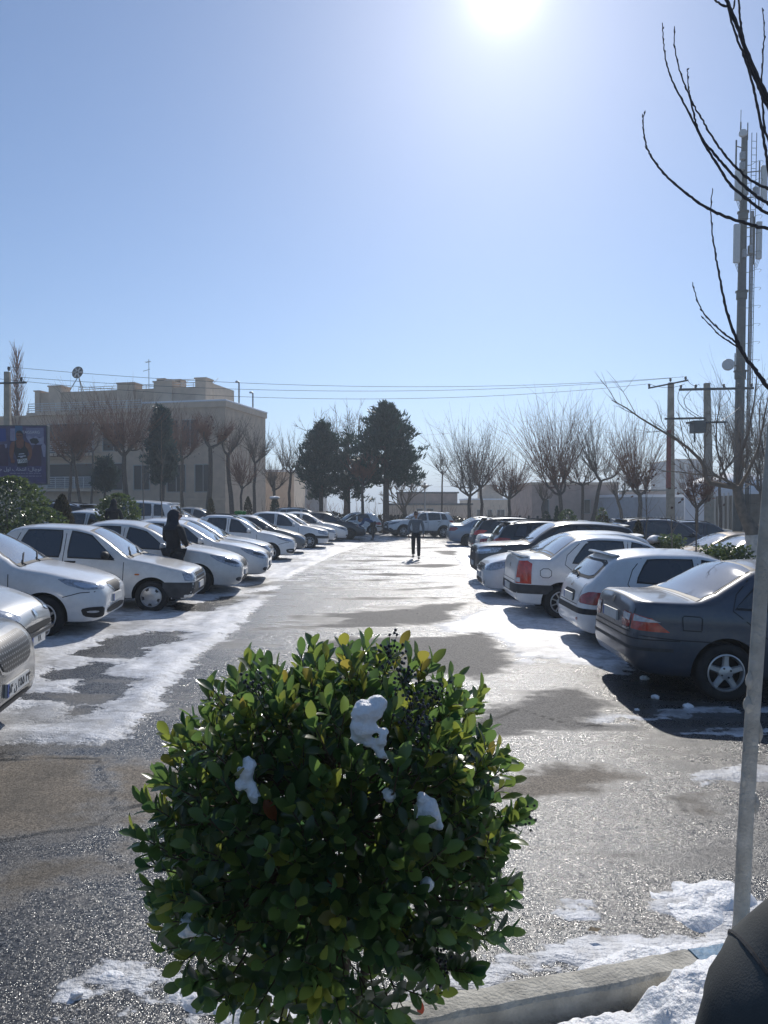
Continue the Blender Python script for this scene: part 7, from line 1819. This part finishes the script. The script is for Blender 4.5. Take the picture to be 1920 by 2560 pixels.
def hand(root, wrist, dirv, palm, s=1.0, curl=.5):
    """palm with four curled fingers and a thumb; dirv points to the fingertips, palm is the palm's normal."""
    d = dirv.normalized(); n = palm.normalized(); sd = d.cross(n).normalized(); J = [(wrist, .022), (wrist + d * .045 * s, .028), (wrist + d * .075 * s, .026)]; joints = []; edges = []
    for p, rd in J: joints.append((*p, rd * s, rd * .55 * s))
    edges = [(0, 1), (1, 2)]
    for k, (off, ln) in enumerate(((-.027, .062), (-.009, .074), (.009, .070), (.026, .054))):
        p = wrist + d * .082 * s + sd * off * s; i0 = len(joints); q = p
        joints.append((*p, .0092 * s)); edges.append((2, i0)); dd = d.copy()
        for j in range(3): dd = (dd + n * curl * .55).normalized(); q = q + dd * ln / 3 * s; joints.append((*q, (.0085 - .0012 * j) * s)); edges.append((len(joints) - 2, len(joints) - 1))
    p = wrist + d * .03 * s - sd * .03 * s; i0 = len(joints); joints.append((*p, .012 * s)); edges.append((1, i0)); dd = (d - sd * .8 + n * .2).normalized()
    for j in range(2): p = p + dd * .030 * s; dd = (dd + d * .5 + n * curl * .4).normalized(); joints.append((*p, (.011 - .002 * j) * s)); edges.append((len(joints) - 2, len(joints) - 1))
    return skinned('hand', joints, edges, M_skin, root, 1)
def person(loc, rz, label, J, cloth_top, cloth_leg, coat=None, **hd):
    """J: joint positions in metres with x to the person's left when facing -Y."""
    r = empty('person', loc, rz, label, 'person'); V = {k: Vector(v) for k, v in J.items()}
    names = ['pelvis', 'waist', 'chest', 'neckb', 'neck']; jo = []; ed = []; ix = {}
    def add(k, p, r1, r2=None, par=None):
        ix[k] = len(jo); jo.append((*p, r1, r2 or r1))
        if par is not None: ed.append((ix[par], ix[k]))
    # torso and sleeves
    add('waist', V['waist'], .135, .105); add('chest', V['chest'], .165, .12, 'waist'); add('neckb', V['neckb'], .085, .075, 'chest'); add('hips', V['pelvis'], .150 if not coat else .185, .115 if not coat else .15, 'waist')
    for s_ in 'lr':
        add('sh' + s_, V['sh' + s_], .070, .070, 'chest'); add('el' + s_, V['el' + s_], .052, .052, 'sh' + s_); add('wr' + s_, V['wr' + s_], .038, .038, 'el' + s_)
    if coat:
        add('hem', V['hem'], coat, coat * .75, 'hips')
    tp = skinned('jumper' if not coat else 'coat', jo, ed, cloth_top, r, 2)
    jo = []; ed = []; ix = {}
    add('pelvis', V['pelvis'] + Vector((0, 0, .0)), .145, .11)
    for s_ in 'lr':
        add('hip' + s_, V['hip' + s_], .092, .09, 'pelvis'); add('kn' + s_, V['kn' + s_], .078, .078, 'hip' + s_); add('an' + s_, V['an' + s_], .064, .064, 'kn' + s_)
    skinned('trousers', jo, ed, cloth_leg, r, 2)
    for s_ in 'lr':
        a = V['an' + s_]; f = Vector(J['foot' + s_]) if 'foot' + s_ in J else a + Vector((0, -.16, -.05))
        skinned('shoe', [(*(a + Vector((0, .03, -.035))), .044, .04), (*(a.lerp(f, .5) + Vector((0, 0, -.015))), .045, .036), (*f, .042, .028)], [(0, 1), (1, 2)], M_shoe, r, 2)
        w_ = V['wr' + s_]; hand(r, w_, (w_ - V['el' + s_]), Vector((0, -.3, 0)) + Vector((.8 if s_ == 'r' else -.8, 0, 0)), 1.0, .45)
    nk = 1.75 if hd.get('scarf') else 1
    skinned('neck', [(*V['neckb'], .062 * nk, .06 * nk), (*V['neck'], .055 * nk, .055 * nk), (*(V['head'] + Vector((0, .01, -.06))), .055, .06)], [(0, 1), (1, 2)], hd.pop('neckm', M_skin), r, 1)
    if hd.get('scarf'):   # the scarf falls from the crown to the shoulders
        sc = MB(); h = V['head']; prof = [(.085, h.z + .02), (.098, h.z - .05), (.104, h.z - .11), (.125, h.z - .16), (.165, h.z - .21), (.185, h.z - .25), (.175, h.z - .27)]
        sc.lathe(prof, 22, Matrix.Translation((0, .015, 0)) @ Matrix.Diagonal((1, .82, 1, 1))); so_ = sc.build('scarf_drape', hd['scarf'], r, 70)
        for v in so_.data.vertices: v.co += Vector((noise.noise(v.co * 11), noise.noise(v.co * 11 + Vector((5, 0, 0))), 0)) * .016
    headpart(r, V['head'], **hd)
    return r
WALK = dict(pelvis=(0, 0, .94), waist=(0, 0, 1.10), chest=(0, -.01, 1.30), neckb=(0, 0, 1.47), neck=(0, -.005, 1.52), head=(0, -.02, 1.64), shl=(.19, 0, 1.42), shr=(-.19, 0, 1.42), ell=(.27, .05, 1.14), elr=(-.27, .0, 1.14), wrl=(.27, -.06, .90), wrr=(-.27, -.10, .91),
            hipl=(.09, 0, .90), hipr=(-.09, 0, .90), knl=(.10, -.10, .50), knr=(-.10, .03, .50), anl=(.10, -.10, .10), anr=(-.10, .30, .16), footl=(.11, -.27, .045), footr=(-.11, .17, .06))
g_ = at(1040, 26.9)
person(g_, R(-3), 'man in a grey jumper and black trousers walking up the aisle in sunglasses', WALK, M_greyc, M_blackc, yaw=0, glasses=True)
STAND = dict(pelvis=(0, 0, .92), waist=(0, 0, 1.08), chest=(0, .01, 1.27), neckb=(0, .01, 1.43), neck=(0, .0, 1.48), head=(0, -.015, 1.60), shl=(.18, .01, 1.385), shr=(-.18, .01, 1.385), ell=(.26, -.02, 1.12), elr=(-.26, -.02, 1.12), wrl=(.10, -.20, 1.06), wrr=(-.08, -.20, 1.04),
             hipl=(.09, 0, .88), hipr=(-.09, 0, .88), knl=(.09, 0, .48), knr=(-.09, .01, .48), anl=(.10, .02, .09), anr=(-.10, .02, .09), hem=(0, 0, .47))
g_ = at(434, 14.62)
W_ = person(g_, R(140), 'woman in a long black coat and dark headscarf standing beside the dusty square saloon', STAND, M_blackc, M_blackc, .21, yaw=R(-20), scarf=mat('navy_scarf', (.014, .018, .030), .85, var=.3, scale=18, bump=.4, bscale=40), glasses=True, s=1.04, neckm=M_blackc)
W_.scale = (1.25, 1.2, 1.0)
g_ = at(284, 22.6)
person(g_ + Vector((0, 0, .16)), R(175), 'person in black with a dark hood standing before the round leafy shrub', STAND, M_blackc, M_blackc, .22, yaw=0, scarf=M_blackc, s=1.04, neckm=M_blackc)
BEND = dict(pelvis=(0, .10, .92), waist=(0, -.04, 1.04), chest=(0, -.26, 1.13), neckb=(0, -.46, 1.14), neck=(0, -.52, 1.13), head=(0, -.63, 1.09), shl=(.18, -.38, 1.12), shr=(-.18, -.38, 1.12), ell=(.24, -.50, .88), elr=(-.24, -.50, .88), wrl=(.20, -.70, .80), wrr=(-.2, -.70, .80),
            hipl=(.10, .10, .88), hipr=(-.10, .10, .88), knl=(.11, .05, .48), knr=(-.11, .10, .48), anl=(.11, .10, .09), anr=(-.11, .14, .09))
g_ = at(928, 40.6)
person(g_, R(-82), 'man in a blue jacket bending under the open bonnet of the black saloon', BEND, M_bluec, M_blackc, yaw=0, pitch=R(55))
# bystander at the right edge, close to the camera: only a shoulder shows
def bystander():
    M_jk = mat('charcoal_jacket', (.045, .048, .046), .8, var=.45, scale=12, bump=.10, bscale=420)
    r = empty('person', (.634, .80, gz(.634) + .196), R(180), 'bystander in a charcoal jacket, only a shoulder and arm in view, lower right corner', 'person')
    k = .985
    J = dict(waist=(0, 0, 1.02), chest=(0, 0, 1.20), neckb=(0, .01, 1.395), hips=(0, 0, .88)); jo = [(0, 0, 1.02, .18, .14), (0, 0, 1.18, .20, .14), (0, .01, 1.37, .10, .085), (0, 0, .86, .19, .15)]; ed = [(0, 1), (1, 2), (0, 3)]
    for s_ in (1, -1):
        i = len(jo); jo += [(s_ * .195, .01, 1.262, .105, .10), (s_ * .225, .02, 1.15, .092, .092), (s_ * .235, .03, .97, .078, .078), (s_ * .24, -.10, .78, .060, .06), (s_ * .24, -.14, .72, .05, .05)]; ed += [(1, i), (i, i + 1), (i + 1, i + 2), (i + 2, i + 3), (i + 3, i + 4)]
        hand(r, Vector((s_ * .25, -.15, .70)), Vector((0, -.3, -1)), Vector((-s_ * .8, -.2, 0)), 1, .4)
    jk = skinned('jacket', jo, ed, M_jk, r, 3)
    # creases in the cloth
    for v in jk.data.vertices: w_ = Vector((v.co.x * 9, v.co.y * 9, v.co.z * 16)); v.co += v.normal * (.011 * noise.noise(w_) + .005 * noise.noise(w_ * 2.7))
    bv = BVHTree.FromPolygons([v.co for v in jk.data.vertices], [tuple(p.vertices) for p in jk.data.polygons])
    mb = MB()
    for s_ in (1, -1):
        pts = []
        for a in range(-100, 101, 8):
            c = Vector((s_ * .205, .02, 1.22)); d = (Vector((0, math.sin(R(a)), 0)) + Vector((s_ * .35, 0, .75)) * math.cos(R(a))).normalized(); h = bv.ray_cast(c, d)
            if h[0] is not None: pts.append(h[0])
        if len(pts) > 3 and s_ > 0: mb.tube(pts, .0026, 5)
    if mb.v: mb.build('shoulder_seam', M_blk, jk)
    jo = [(0, 0, .86, .16, .13)]; ed = []
    for s_ in (1, -1): i = len(jo); jo += [(s_ * .1, 0, .8, .1, .1), (s_ * .11, 0, .44, .075, .075), (s_ * .11, .02, .09, .06, .06)]; ed += [(0, i), (i, i + 1), (i + 1, i + 2)]
    skinned('trousers', jo, ed, M_blackc, r, 2)
    for s_ in (1, -1): skinned('shoe', [(s_ * .11, .05, .05, .045, .04), (s_ * .11, -.07, .045, .045, .035), (s_ * .12, -.17, .035, .04, .026)], [(0, 1), (1, 2)], M_shoe, r, 2)
    skinned('neck', [(0, .01, 1.37, .06, .06), (0, 0, 1.44, .055, .055), (0, -.01, 1.50, .055, .06)], [(0, 1), (1, 2)], M_skin, r, 1)
    headpart(r, Vector((0, -.02, 1.57)), 0)
bystander()
# small lumps of ice and snow by the slate blue car
for i, (px, py, s_, lb) in enumerate(((1641, 1748, .030, 'lump of ice in the shade under the slate blue car, nearer its bumper'), (1722, 1772, .034, 'lump of ice in front of the rear wheel of the slate blue car'), (1612, 1700, .035, 'dirty lump of ice far under the slate blue bumper'), (1594, 1778, .016, 'tiny crumb of ice left of the two pale lumps'),
                                  (575, 2505, .022, 'small round lump of snow on the wet asphalt at the lower left') if False else (188, 2500, .016, 'small round lump of snow on the wet asphalt at the lower left'))):
    x, y = G(px, py); bm = bmesh.new(); bmesh.ops.create_icosphere(bm, subdivisions=3, radius=1, matrix=Matrix.Diagonal((s_ * 1.5, s_, s_ * .9, 1)))
    for v in bm.verts: v.co += v.normal * noise.noise(v.co * 40 + Vector((i, 0, 0))) * s_ * .5
    o = bmobj('ice_lump', bm, None, M_snow, 60); o.location = (x, y, gz(x, y) + s_ * .6); tag(o, lb, 'ice', 'lumps of ice on the asphalt')
# curled dead leaf on the kerb snow
def dead_leaf():
    p = P(1488, 2330, 3.36); mb = MB()
    vs_ = [(-.03, 0, .004), (-.012, -.014, .012), (.012, -.012, .006), (.034, 0, .016), (.012, .013, .010), (-.012, .014, .016)]
    mb.add(vs_, [(0, 1, 5), (1, 2, 4, 5), (2, 3, 4)]); o = mb.build('dead_leaf', mat('dry_leaf', (.16, .11, .05), .7, var=.4, scale=60)); o.location = (p.x, p.y, gz(p.x, p.y) + .03); tag(o, 'curled dry leaf on the slush near the kerb', 'leaf')
dead_leaf()
# ---------------------------------------------------------------- air
def make_haze():
    mb = MB(); mb.box(-3500, 3500, -500, 7000, -62, 48)
    m = bpy.data.materials.new('haze'); m.use_nodes = True; t = m.node_tree; t.nodes.clear()
    v = N(t, 'ShaderNodeVolumePrincipled'); v.inputs['Color'].default_value = (0.80, 0.90, 1.0, 1); v.inputs['Density'].default_value = HAZE
    v.inputs['Anisotropy'].default_value = 0.35
    o = N(t, 'ShaderNodeOutputMaterial'); t.links.new(v.outputs[0], o.inputs['Volume'])
    tag(mb.build('haze', m), kind='stuff')
HAZE = 0.0016
make_haze()
